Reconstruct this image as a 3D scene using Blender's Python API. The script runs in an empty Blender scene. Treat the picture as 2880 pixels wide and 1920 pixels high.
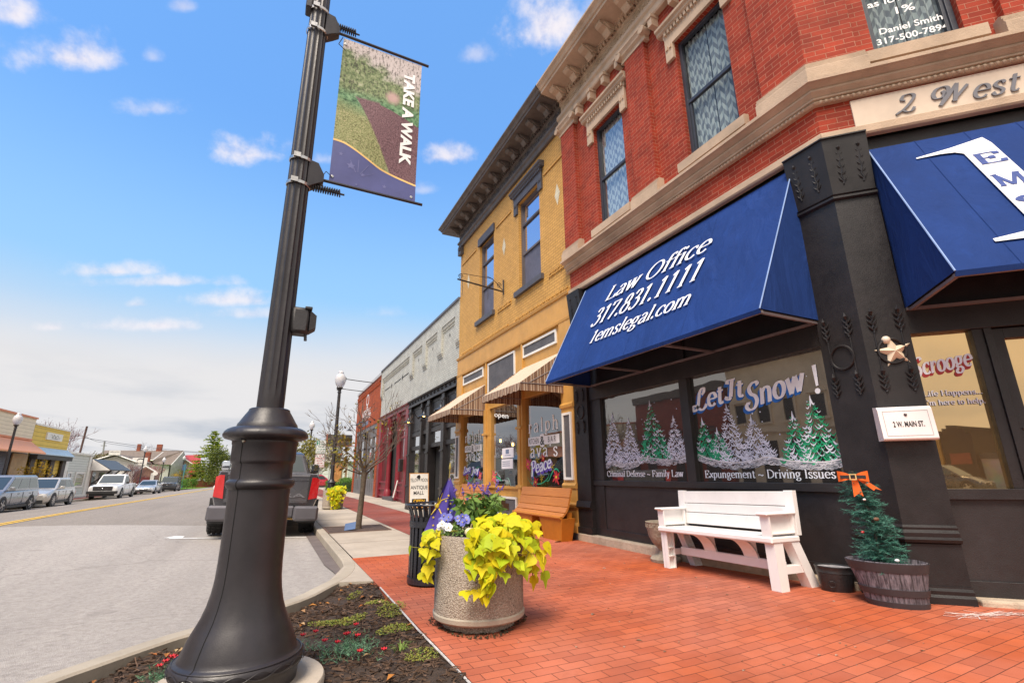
import bpy, bmesh, math, random
from mathutils import Vector, Matrix
from math import sin, cos, pi, radians, sqrt, atan2
random.seed(7)
S = bpy.context.scene
COL = S.collection
# ------------------------------------------------------------------ camera
cd = bpy.data.cameras.new('camera'); cam = bpy.data.objects.new('camera', cd); COL.objects.link(cam)
YAW, PITCH, ROLL = 0.450718519, 0.268874964, -0.00850843457
fw = Vector((sin(YAW)*cos(PITCH), cos(YAW)*cos(PITCH), sin(PITCH)))
r0 = Vector((cos(YAW), -sin(YAW), 0)); u0 = r0.cross(fw)
rt = cos(ROLL)*r0 + sin(ROLL)*u0; up = -sin(ROLL)*r0 + cos(ROLL)*u0
cam.matrix_world = Matrix(((rt.x, up.x, -fw.x, 0), (rt.y, up.y, -fw.y, 0), (rt.z, up.z, -fw.z, 1.2), (0, 0, 0, 1)))
cd.sensor_width = 36; cd.lens = 36*1351.2/2880; cd.clip_start = .05; cd.clip_end = 5000
S.camera = cam
# ------------------------------------------------------------------ world
SUN_EL, SUN_AZ = radians(58), radians(226)      # azimuth clockwise from +Y (behind the camera, street side)
W = bpy.data.worlds.new('World'); S.world = W; W.use_nodes = True
nt = W.node_tree; nt.nodes.clear()
def wn(t, **k):
    n = nt.nodes.new(t)
    for a, b in k.items():
        if isinstance(a, str) and a.startswith('i_'):
            n.inputs[a[2:]].default_value = b
        else: setattr(n, a, b)
    return n
def wl(a, b): nt.links.new(a, b)
def wmath(op, a, b=None, c=None, clamp=False):
    n = nt.nodes.new('ShaderNodeMath'); n.operation = op; n.use_clamp = clamp
    for i, v in enumerate((a, b, c)):
        if v is None: continue
        if isinstance(v, (int, float)): n.inputs[i].default_value = v
        else: nt.links.new(v, n.inputs[i])
    return n.outputs[0]
def wmix(fac, a, b):
    n = nt.nodes.new('ShaderNodeMix'); n.data_type = 'RGBA'
    for i, v in ((0, fac), (6, a), (7, b)):
        if isinstance(v, (int, float, tuple)): n.inputs[i].default_value = v
        else: nt.links.new(v, n.inputs[i])
    return n.outputs[2]
out = wn('ShaderNodeOutputWorld'); bg = wn('ShaderNodeBackground'); bg.inputs[1].default_value = 0.15
SKY_STRENGTH = 0.10
bg.inputs[1].default_value = SKY_STRENGTH
sky = wn('ShaderNodeTexSky', sky_type='NISHITA', sun_disc=False, sun_elevation=SUN_EL, sun_rotation=SUN_AZ, air_density=1.0, dust_density=0.6, ozone_density=2.6)
tc = wn('ShaderNodeTexCoord')
sep = wn('ShaderNodeSeparateXYZ'); wl(tc.outputs['Generated'], sep.inputs[0])
dx, dy, dz = sep.outputs
EXPO = 1.0
K = 1/SKY_STRENGTH/2**EXPO
hs = wn('ShaderNodeHueSaturation'); wl(sky.outputs[0], hs.inputs['Color']); hs.inputs['Saturation'].default_value = 1.22; hs.inputs['Hue'].default_value = .500
hs.inputs['Value'].default_value = 1.55
# high stratus near the horizon + puffy cumulus, on a virtual cloud layer (direction / height)
hgt = wmath('MAXIMUM', wmath('ADD', dz, .12), .03)
comb = wn('ShaderNodeCombineXYZ'); wl(wmath('DIVIDE', dx, hgt), comb.inputs[0]); wl(wmath('DIVIDE', dy, hgt), comb.inputs[1])
def noise(vec, scale, detail=5, rough=.55, off=(0, 0, 0), dist=0):
    m = wn('ShaderNodeMapping'); m.inputs[1].default_value = off; wl(vec, m.inputs[0])
    n = wn('ShaderNodeTexNoise'); n.inputs['Scale'].default_value = scale; n.inputs['Detail'].default_value = detail
    n.inputs['Roughness'].default_value = rough; n.inputs['Distortion'].default_value = dist
    wl(m.outputs[0], n.inputs['Vector']); return n.outputs['Fac']
def wramp(v, a, b):
    n = wn('ShaderNodeMapRange', interpolation_type='SMOOTHSTEP'); n.inputs[1].default_value = a; n.inputs[2].default_value = b
    wl(v, n.inputs[0]); return n.outputs[0]
n1 = noise(comb.outputs[0], .55, 3, .5, (3.1, 1.7, 0))
n2 = noise(comb.outputs[0], .9, 5, .55, (8.3, 2.1, 0))
band = wramp(wmath('ADD', dz, wmath('MULTIPLY', wmath('SUBTRACT', n1, .5), .10)), .34, .17)
streak = wramp(n2, .42, .68)
lowcol = wmix(wmath('MULTIPLY', streak, wramp(dz, 0.24, 0.02)), (.84*K, .82*K, .82*K, 1), (.52*K, .56*K, .63*K, 1))
base = wmix(.65, hs.outputs[0], (.20*K, .47*K, 1.0*K, 1))
base = wmix(wramp(dz, .62, .25), base, (.36*K, .66*K, 1.0*K, 1))
col1 = wmix(wmath('MULTIPLY', band, .97), base, lowcol)
# individual cumulus clouds standing in fixed directions of the sky (axis, half-width, half-height)
CL = [(-0.366,0.724,0.584,0.047,0.035,1.00), (-0.322,0.759,0.566,0.085,0.039,1.00), (-0.230,0.760,0.608,0.024,0.020,0.45), (-0.233,0.803,0.548,0.061,0.024,0.60), (-0.193,0.712,0.675,0.021,0.015,0.50), (-0.258,0.913,0.316,0.068,0.020,0.90), (-0.189,0.930,0.316,0.126,0.018,0.75), (-0.100,0.948,0.303,0.108,0.027,0.85), (-0.228,0.935,0.273,0.029,0.015,0.70), (-0.321,0.922,0.218,0.027,0.015,0.80), (-0.206,0.948,0.242,0.089,0.022,0.90), (-0.085,0.839,0.538,0.080,0.040,1.00), (0.020,0.832,0.555,0.045,0.024,0.55), (0.239,0.771,0.591,0.075,0.034,0.90), (0.248,0.647,0.721,0.038,0.028,0.45), (0.359,0.561,0.746,0.118,0.081,1.00), (-0.070,0.956,0.284,0.084,0.021,0.60), (0.206,0.819,0.536,0.035,0.019,0.40), (0.174,0.933,0.314,0.050,0.021,0.25)]
acc = None
nf = noise(tc.outputs['Generated'], 16, 5, .55, (1, 4, 2))
nf2 = noise(tc.outputs['Generated'], 42, 4, .6, (4, 4, 1))
for (ax, ay, az, hw, hh, amp) in CL:
    A_ = Vector((ax, ay, az)); R_ = Vector((.90, -.436, 0)); R_ = (R_-A_*R_.dot(A_)).normalized(); U_ = R_.cross(A_)
    rx, ry, rz = R_; ux, uy, uz = U_
    a = wmath('ADD', wmath('ADD', wmath('MULTIPLY', dx, rx/hw), wmath('MULTIPLY', dy, ry/hw)), wmath('MULTIPLY', dz, rz/hw))
    b = wmath('ADD', wmath('ADD', wmath('MULTIPLY', dx, ux/hh), wmath('MULTIPLY', dy, uy/hh)), wmath('MULTIPLY', dz, uz/hh))
    b = wmath('SUBTRACT', b, (ux*ax+uy*ay+uz*az)/hh)
    bl = wmath('MAXIMUM', wmath('MULTIPLY', b, -1.9), b)                 # flatter underside
    front = wmath('GREATER_THAN', wmath('ADD', wmath('ADD', wmath('MULTIPLY', dx, ax), wmath('MULTIPLY', dy, ay)), wmath('MULTIPLY', dz, az)), 0)
    d = wmath('SQRT', wmath('ADD', wmath('MULTIPLY', a, a), wmath('MULTIPLY', bl, bl)))
    v = wmath('ADD', wmath('SUBTRACT', 1, d), wmath('ADD', wmath('MULTIPLY', wmath('SUBTRACT', nf, .5), 1.7), wmath('MULTIPLY', wmath('SUBTRACT', nf2, .5), .9)))
    v = wmath('MULTIPLY', wmath('MULTIPLY', wramp(v, .05, 1.15), amp*.92), front)
    acc = v if acc is None else wmath('MAXIMUM', acc, v)
cl = wmix(wramp(nf2, .3, .6), (.86*K, .80*K, .88*K, 1), (1.0*K, .93*K, .95*K, 1))
# bright cloud cover added out of view (behind, overhead, right) as fill light
fill_cov = wmath('MULTIPLY', wramp(wmath('ADD', wmath('ADD', wmath('MULTIPLY', dy, -1), wmath('MULTIPLY', dz, .30)), wmath('MULTIPLY', wmath('MAXIMUM', wmath('SUBTRACT', dx, .42), 0), 1.9)), .12, .55), wramp(noise(tc.outputs['Generated'], 2.2, 5, .6, (5, 1, 2)), .25, .55))
col1b = wmix(wmath('MULTIPLY', fill_cov, .9), col1, (1.15*K, 1.05*K, .93*K, 1))
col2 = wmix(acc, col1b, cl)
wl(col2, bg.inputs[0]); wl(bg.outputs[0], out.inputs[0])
# ------------------------------------------------------------------ sun
sd = bpy.data.lights.new('sun', 'SUN'); sd.energy = 2.8; sd.angle = radians(28); sd.color = (1, .88, .74)
sun = bpy.data.objects.new('sun', sd); COL.objects.link(sun)
sv = Vector((sin(SUN_AZ)*cos(SUN_EL), cos(SUN_AZ)*cos(SUN_EL), sin(SUN_EL)))
sun.rotation_euler = sv.to_track_quat('Z', 'Y').to_euler()
S.view_settings.view_transform = 'Standard'; S.view_settings.look = 'None'; S.view_settings.gamma = 1
S.view_settings.exposure = EXPO
S.cycles.max_bounces = 6; S.cycles.diffuse_bounces = 3; S.cycles.glossy_bounces = 3; S.cycles.transparent_max_bounces = 8
S.cycles.use_denoising = True

# ------------------------------------------------------------------ helpers
def tag(o, label=None, cat=None, group=None, kind=None):
    if label: o['label'] = label
    if cat: o['category'] = cat
    if group: o['group'] = group
    if kind: o['kind'] = kind
    return o
def empty(name, loc=(0, 0, 0), label=None, cat=None, group=None, rz=0):
    o = bpy.data.objects.new(name, None); COL.objects.link(o); o.location = loc; o.rotation_euler.z = rz
    o.empty_display_size = .2
    return tag(o, label, cat, group)
def copy_tree(o, parent=None):
    c = o.copy(); COL.objects.link(c)
    if parent is not None: c.parent = parent
    for ch in o.children: copy_tree(ch, c)
    return c
ID = lambda u, d, z: (u, d, z)
class MB:
    def __init__(s, f=None): s.v = []; s.f = []; s.sm = []; s.map = f
    def add(s, vs, fs, smooth=False):
        b = len(s.v); m = s.map
        s.v += [m(*v) if m else tuple(v) for v in vs]
        s.f += [tuple(b+i for i in f) for f in fs]; s.sm += [smooth]*len(fs)
    def cut(s): s.cuts = getattr(s, 'cuts', [(0, 0)])+[(len(s.v), len(s.f))]
    def build_each(s, name, mat, parent=None, **k):
        c = s.cuts; o = None
        for (a, b), (d, e) in zip(c, c[1:]):
            q = MB(); q.v = s.v[a:d]; q.f = [tuple(i-a for i in f) for f in s.f[b:e]]; q.sm = s.sm[b:e]; o = q.build(name, mat, parent, **k)
        return o
    def quad(s, a, b, c, d): s.add([a, b, c, d], [(0, 1, 2, 3)])
    def box(s, x0, x1, y0, y1, z0, z1):
        s.add([(x, y, z) for z in (z0, z1) for (x, y) in ((x0, y0), (x1, y0), (x1, y1), (x0, y1))],
              [(3, 2, 1, 0), (4, 5, 6, 7), (0, 1, 5, 4), (1, 2, 6, 5), (2, 3, 7, 6), (3, 0, 4, 7)])
    def cbox(s, c, sx, sy, sz, rz=0, M=None):
        vs = [Vector((x*sx/2, y*sy/2, z*sz/2)) for z in (-1, 1) for (x, y) in ((-1, -1), (1, -1), (1, 1), (-1, 1))]
        R = M if M is not None else Matrix.Rotation(rz, 3, 'Z')
        s.add([tuple(R @ v + Vector(c)) for v in vs], [(3, 2, 1, 0), (4, 5, 6, 7), (0, 1, 5, 4), (1, 2, 6, 5), (2, 3, 7, 6), (3, 0, 4, 7)])
    def bevbox(s, x0, x1, y0, y1, z0, z1, b=.01):
        # box with chamfered vertical and top edges
        r = [(x0+b, y0), (x1-b, y0), (x1, y0+b), (x1, y1-b), (x1-b, y1), (x0+b, y1), (x0, y1-b), (x0, y0+b)]
        rin = [(min(max(x, x0+b), x1-b), min(max(y, y0+b), y1-b)) for x, y in r]
        s.loft([[(x, y, z0) for x, y in rin], [(x, y, z0+b) for x, y in r], [(x, y, z1-b) for x, y in r], [(x, y, z1) for x, y in rin]])
    def loft(s, rings, caps=True, smooth=False, closed=True):
        n = len(rings[0]); vs = [p for r in rings for p in r]; fs = []
        for i in range(len(rings)-1):
            for j in range(n if closed else n-1):
                k = (j+1) % n; fs.append((i*n+j, i*n+k, (i+1)*n+k, (i+1)*n+j))
        s.add(vs, fs, smooth)
        if caps and closed: s.add(rings[0], [tuple(range(n))[::-1]]); s.add(rings[-1], [tuple(range(n))])
    def prism(s, poly, d0, d1, ax='y'):
        # extrude a 2-D polygon (a, b) along an axis
        def P(a, b, t): return {'y': (a, t, b), 'x': (t, a, b), 'z': (a, b, t)}[ax]
        s.loft([[P(a, b, d0) for a, b in poly], [P(a, b, d1) for a, b in poly]])
    def lathe(s, prof, c=(0, 0, 0), n=24, smooth=True, cap=True, sx=1, sy=1, a0=0):
        rings = [[(c[0]+sx*r*cos(a0+2*pi*j/n), c[1]+sy*r*sin(a0+2*pi*j/n), c[2]+z) for j in range(n)] for r, z in prof]
        s.loft(rings, caps=cap, smooth=smooth)
    def tube(s, pts, r, n=8, smooth=True, cap=True, flat=1):
        pts = [Vector(p) for p in pts]; rs = r if isinstance(r, (list, tuple)) else [r]*len(pts)
        rings = []; prev = None
        for i, p in enumerate(pts):
            t = (pts[min(i+1, len(pts)-1)] - pts[max(i-1, 0)])
            if t.length < 1e-9: t = Vector((0, 0, 1))
            t.normalize()
            if prev is None:
                a = Vector((0, 0, 1)) if abs(t.z) < .9 else Vector((1, 0, 0))
                x = t.cross(a).normalized()
            else:
                x = prev - t*prev.dot(t)
                x = x.normalized() if x.length > 1e-6 else t.orthogonal().normalized()
            prev = x; y = t.cross(x)
            rings.append([tuple(p + x*(rs[i]*cos(2*pi*j/n)) + y*(rs[i]*flat*sin(2*pi*j/n))) for j in range(n)])
        s.loft(rings, caps=cap, smooth=smooth)
    def ball(s, c, r, n=10, m=7, sz=1, sx=1, sy=1):
        prof = [(max(r*sin(pi*i/m), 1e-4), -r*cos(pi*i/m)*sz) for i in range(m+1)]
        s.lathe(prof, c, n, sx=sx, sy=sy)
    def build(s, name, mat, parent=None, loc=None, bevel=0, bseg=2, auto=None, recalc=True):
        me = bpy.data.meshes.new(name)
        vs = s.v
        o = bpy.data.objects.new(name, me); COL.objects.link(o)
        if parent is not None:
            o.parent = parent
        elif loc is None and vs:
            xs = [v[0] for v in vs]; ys = [v[1] for v in vs]; zs = [v[2] for v in vs]
            loc = ((min(xs)+max(xs))/2, (min(ys)+max(ys))/2, min(zs))
        if loc is not None and parent is None:
            vs = [(v[0]-loc[0], v[1]-loc[1], v[2]-loc[2]) for v in vs]; o.location = loc
        me.from_pydata(vs, [], s.f)
        me.polygons.foreach_set('use_smooth', s.sm)
        if any(s.sm) and hasattr(me, 'set_sharp_from_angle'): sharp = True
        else: sharp = False
        if recalc:
            bm = bmesh.new(); bm.from_mesh(me); bmesh.ops.recalc_face_normals(bm, faces=bm.faces); bm.to_mesh(me); bm.free()
        if sharp: me.set_sharp_from_angle(angle=radians(38))
        uv = me.uv_layers.new(name='UVMap'); me.update()
        buf = [0.0]*(2*len(me.loops)); V = me.vertices; L = me.loops
        for p in me.polygons:
            nx, ny, nz = p.normal
            for li in p.loop_indices:
                co = V[L[li].vertex_index].co
                if abs(nz) > .75: a, b = co.x, co.y
                else:
                    h = sqrt(nx*nx+ny*ny) or 1; a = co.x*(-ny/h)+co.y*(nx/h); b = co.z
                buf[2*li] = a; buf[2*li+1] = b
        uv.data.foreach_set('uv', buf)
        if isinstance(mat, (list, tuple)):
            for m in mat: me.materials.append(m)
        elif mat: me.materials.append(mat)
        if bevel:
            b = o.modifiers.new('bevel', 'BEVEL'); b.width = bevel; b.segments = bseg; b.limit_method = 'ANGLE'; b.angle_limit = radians(40); b.harden_normals = False
        return o
def pbox(name, mat, parent, *a, f=None, bevel=0):
    m = MB(f); m.box(*a); return m.build(name, mat, parent, bevel=bevel)
def off(f, dd):   # a frame shifted outwards by dd
    return lambda u, d, z: f(u, d+dd, z)
# ------------------------------------------------------------------ materials
class NT:
    def __init__(s, name):
        s.m = bpy.data.materials.new(name); s.m.use_nodes = True; s.t = s.m.node_tree; s.n = s.t.nodes
        s.b = s.n['Principled BSDF']; s.tc = s.n.new('ShaderNodeTexCoord')
    def lk(s, a, b): s.t.links.new(a, b)
    def put(s, sock, v):
        if isinstance(v, (int, float)): sock.default_value = v
        elif isinstance(v, tuple): sock.default_value = v if len(v) == 4 else (*v, 1)
        else: s.lk(v, sock)
    def noise(s, scale, detail=4, rough=.55, vec=None, dist=0, out='Fac'):
        n = s.n.new('ShaderNodeTexNoise'); n.inputs['Scale'].default_value = scale; n.inputs['Detail'].default_value = detail
        n.inputs['Roughness'].default_value = rough; n.inputs['Distortion'].default_value = dist
        s.lk(vec or s.tc.outputs['Object'], n.inputs['Vector']); return n.outputs[out]
    def vor(s, scale, feat='F1', out='Distance', vec=None):
        n = s.n.new('ShaderNodeTexVoronoi'); n.feature = feat; n.inputs['Scale'].default_value = scale
        s.lk(vec or s.tc.outputs['Object'], n.inputs['Vector']); return n.outputs[out]
    def mapv(s, sc=(1, 1, 1), rot=(0, 0, 0), src='Object'):
        n = s.n.new('ShaderNodeMapping'); n.inputs['Scale'].default_value = sc; n.inputs['Rotation'].default_value = rot
        s.lk(s.tc.outputs[src], n.inputs[0]); return n.outputs[0]
    def rng(s, v, a, b, c=0, d=1):
        n = s.n.new('ShaderNodeMapRange'); s.put(n.inputs[0], v)
        for i, x in enumerate((a, b, c, d)): n.inputs[i+1].default_value = x
        return n.outputs[0]
    def math(s, op, a, b=0):
        n = s.n.new('ShaderNodeMath'); n.operation = op; s.put(n.inputs[0], a); s.put(n.inputs[1], b); return n.outputs[0]
    def mix(s, f, a, b, mode='MIX'):
        n = s.n.new('ShaderNodeMix'); n.data_type = 'RGBA'; n.blend_type = mode
        s.put(n.inputs[0], f); s.put(n.inputs[6], a); s.put(n.inputs[7], b); return n.outputs[2]
    def bump(s, h, dist=.01, strength=1.0, nrm=None):
        n = s.n.new('ShaderNodeBump'); n.inputs['Strength'].default_value = strength; n.inputs['Distance'].default_value = dist
        s.lk(h, n.inputs['Height'])
        if nrm is not None: s.lk(nrm, n.inputs['Normal'])
        s.lk(n.outputs[0], s.b.inputs['Normal']); return n.outputs[0]
    def fin(s, col=None, rough=None, metal=None, spec=None, coat=None):
        for k, v in (('Base Color', col), ('Roughness', rough), ('Metallic', metal), ('Specular IOR Level', spec), ('Coat Weight', coat)):
            if v is not None: s.put(s.b.inputs[k], v)
        return s.m
def sc(c, k): return tuple(min(1, x*k) for x in c)
def pm(name, col, rough=.6, var=.18, scale=3, bump=.0, bscale=80, metal=0, spec=.5, coat=0, grime=0):
    t = NT(name)
    f = t.rng(t.noise(scale, 6, .6), .3, .7)
    c = t.mix(f, sc(col, 1-var), sc(col, 1+var))
    if grime:
        g = t.rng(t.noise(scale*3.3, 8, .7), .55, .75, 0, grime); c = t.mix(g, c, sc(col, .45))
    r = t.rng(t.noise(scale*5, 4), .3, .7, max(rough-.08, .02), min(rough+.08, 1))
    if bump: t.bump(t.noise(bscale, 4, .6), bump)
    return t.fin(c, r, metal, spec, coat)
def brick(name, c1, c2, mort, bw=.2, bh=.0677, ms=.01, bumpd=.006, var=.3, rough=.75, offset=.5, light=0, bias=0):
    t = NT(name)
    n = t.n.new('ShaderNodeTexBrick'); t.lk(t.tc.outputs['UV'], n.inputs['Vector'])
    n.offset = offset
    t.put(n.inputs['Color1'], c1); t.put(n.inputs['Color2'], c2); t.put(n.inputs['Mortar'], mort)
    n.inputs['Scale'].default_value = 1; n.inputs['Mortar Size'].default_value = ms/2; n.inputs['Mortar Smooth'].default_value = .25
    n.inputs['Bias'].default_value = bias; n.inputs['Brick Width'].default_value = bw; n.inputs['Row Height'].default_value = bh
    c = n.outputs['Color']
    f = t.rng(t.noise(2.2, 6, .65), .3, .72, 1-var, 1+var*.6)
    hv = t.n.new('ShaderNodeHueSaturation'); t.put(hv.inputs['Color'], c); t.lk(f, hv.inputs['Value']); c = hv.outputs[0]
    c = t.mix(t.rng(t.noise(45, 3, .6), .35, .75, 0, .35), c, sc(c1, .55))
    if light: c = t.mix(t.rng(t.noise(5, 7, .75), .58, .8, 0, light), c, mort)
    h = t.math('ADD', t.math('MULTIPLY', n.outputs['Fac'], -1), t.math('MULTIPLY', t.noise(60, 4), .35))
    t.bump(h, bumpd)
    return t.fin(c, rough, spec=.3)
def glass(name, tint=(.012, .013, .015), refl=.28, gcol=(.95, .97, 1), rough=.015, transp=0, fk=.55):
    t = NT(name); n = t.n
    gl = n.new('ShaderNodeBsdfGlossy'); gl.inputs['Color'].default_value = (*gcol, 1); gl.inputs['Roughness'].default_value = rough
    lw = n.new('ShaderNodeLayerWeight'); lw.inputs['Blend'].default_value = .35
    f = t.math('ADD', t.math('MULTIPLY', lw.outputs['Fresnel'], (1-refl)*fk), refl)
    ms = n.new('ShaderNodeMixShader'); t.lk(f, ms.inputs[0])
    if transp:
        tr = n.new('ShaderNodeBsdfTransparent'); tr.inputs['Color'].default_value = (transp, transp, transp, 1); t.lk(tr.outputs[0], ms.inputs[1])
    else:
        t.fin(tint, .3); t.lk(t.b.outputs[0], ms.inputs[1])
    # slightly wavy panes
    bp = n.new('ShaderNodeBump'); bp.inputs['Strength'].default_value = .25; bp.inputs['Distance'].default_value = .004
    t.lk(t.noise(2.2, 1), bp.inputs['Height']); t.lk(bp.outputs[0], gl.inputs['Normal'])
    t.lk(gl.outputs[0], ms.inputs[2]); t.lk(ms.outputs[0], n['Material Output'].inputs[0])
    return t.m
def island(name, cols, rough=.5, spec=.4, trans=0, bump=0, spots=None):
    # colour picked per loose piece (leaf, petal, chip)
    t = NT(name); g = t.n.new('ShaderNodeNewGeometry'); cr = t.n.new('ShaderNodeValToRGB'); cr.color_ramp.interpolation = 'LINEAR'
    e = cr.color_ramp.elements
    while len(e) < len(cols): e.new(.5)
    for i, c in enumerate(cols): e[i].position = i/(len(cols)-1); e[i].color = (*c, 1)
    t.lk(g.outputs['Random Per Island'], cr.inputs[0]); c = cr.outputs[0]
    c = t.mix(t.rng(t.noise(25, 3), .35, .75, 0, .25), c, sc(cols[0], .6))
    if spots: c = t.mix(t.rng(t.noise(30, 4, .6), .60, .72, 0, .85), c, spots)
    t.fin(c, rough, spec=spec)
    if trans:
        tl = t.n.new('ShaderNodeBsdfTranslucent'); t.put(tl.inputs[0], c); ms = t.n.new('ShaderNodeMixShader'); ms.inputs[0].default_value = trans
        t.lk(t.b.outputs[0], ms.inputs[1]); t.lk(tl.outputs[0], ms.inputs[2]); t.lk(ms.outputs[0], t.n['Material Output'].inputs[0])
    return t.m
def emit(name, col, st):
    t = NT(name); t.fin(col, .5); t.put(t.b.inputs['Emission Color'], col); t.b.inputs['Emission Strength'].default_value = st; return t.m
def stripes(name, cols, period, axis, rough=.8):
    # woven awning stripes along one local axis
    t = NT(name); sp = t.n.new('ShaderNodeSeparateXYZ'); t.lk(t.tc.outputs['Object'], sp.inputs[0])
    v = t.math('FRACT', t.math('MULTIPLY', sp.outputs[axis], 1/period))
    cr = t.n.new('ShaderNodeValToRGB'); cr.color_ramp.interpolation = 'CONSTANT'; e = cr.color_ramp.elements
    while len(e) < len(cols): e.new(.5)
    for i, (p, c) in enumerate(cols): e[i].position = p; e[i].color = (*c, 1)
    t.lk(v, cr.inputs[0]); c = t.mix(t.rng(t.noise(4, 5), .3, .75, 0, .3), cr.outputs[0], sc(cols[0][1], .6))
    t.bump(t.noise(300, 2), .0006)
    return t.fin(c, rough)
def wood(name, c1, c2, sc_=(2, 14, 14), rough=.45):
    t = NT(name); v = t.mapv(sc_)
    f = t.noise(1.6, 6, .6, v, 2.5)
    w = t.n.new('ShaderNodeTexWave'); w.wave_type = 'BANDS'; w.bands_direction = 'Z'; w.inputs['Scale'].default_value = 1.3; w.inputs['Distortion'].default_value = 7; w.inputs['Detail'].default_value = 3
    t.lk(v, w.inputs['Vector'])
    c = t.mix(t.rng(t.math('ADD', t.math('MULTIPLY', f, .6), t.math('MULTIPLY', w.outputs['Fac'], .4)), .3, .7), c1, c2)
    t.bump(f, .0015); return t.fin(c, rough)
def siding(name, col, pitch, dark=.35, rough=.6):
    t = NT(name); sp = t.n.new('ShaderNodeSeparateXYZ'); t.lk(t.tc.outputs['Object'], sp.inputs[0])
    fr = t.math('FRACT', t.math('MULTIPLY', sp.outputs[2], 1/pitch))
    c = t.mix(t.rng(t.noise(2, 5), .3, .7, 0, .5), col, sc(col, .8)); c = t.mix(t.rng(fr, .06, .12, dark, 0), c, sc(col, .25))
    t.bump(t.math('MULTIPLY', fr, -1), .02); return t.fin(c, rough)
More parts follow.
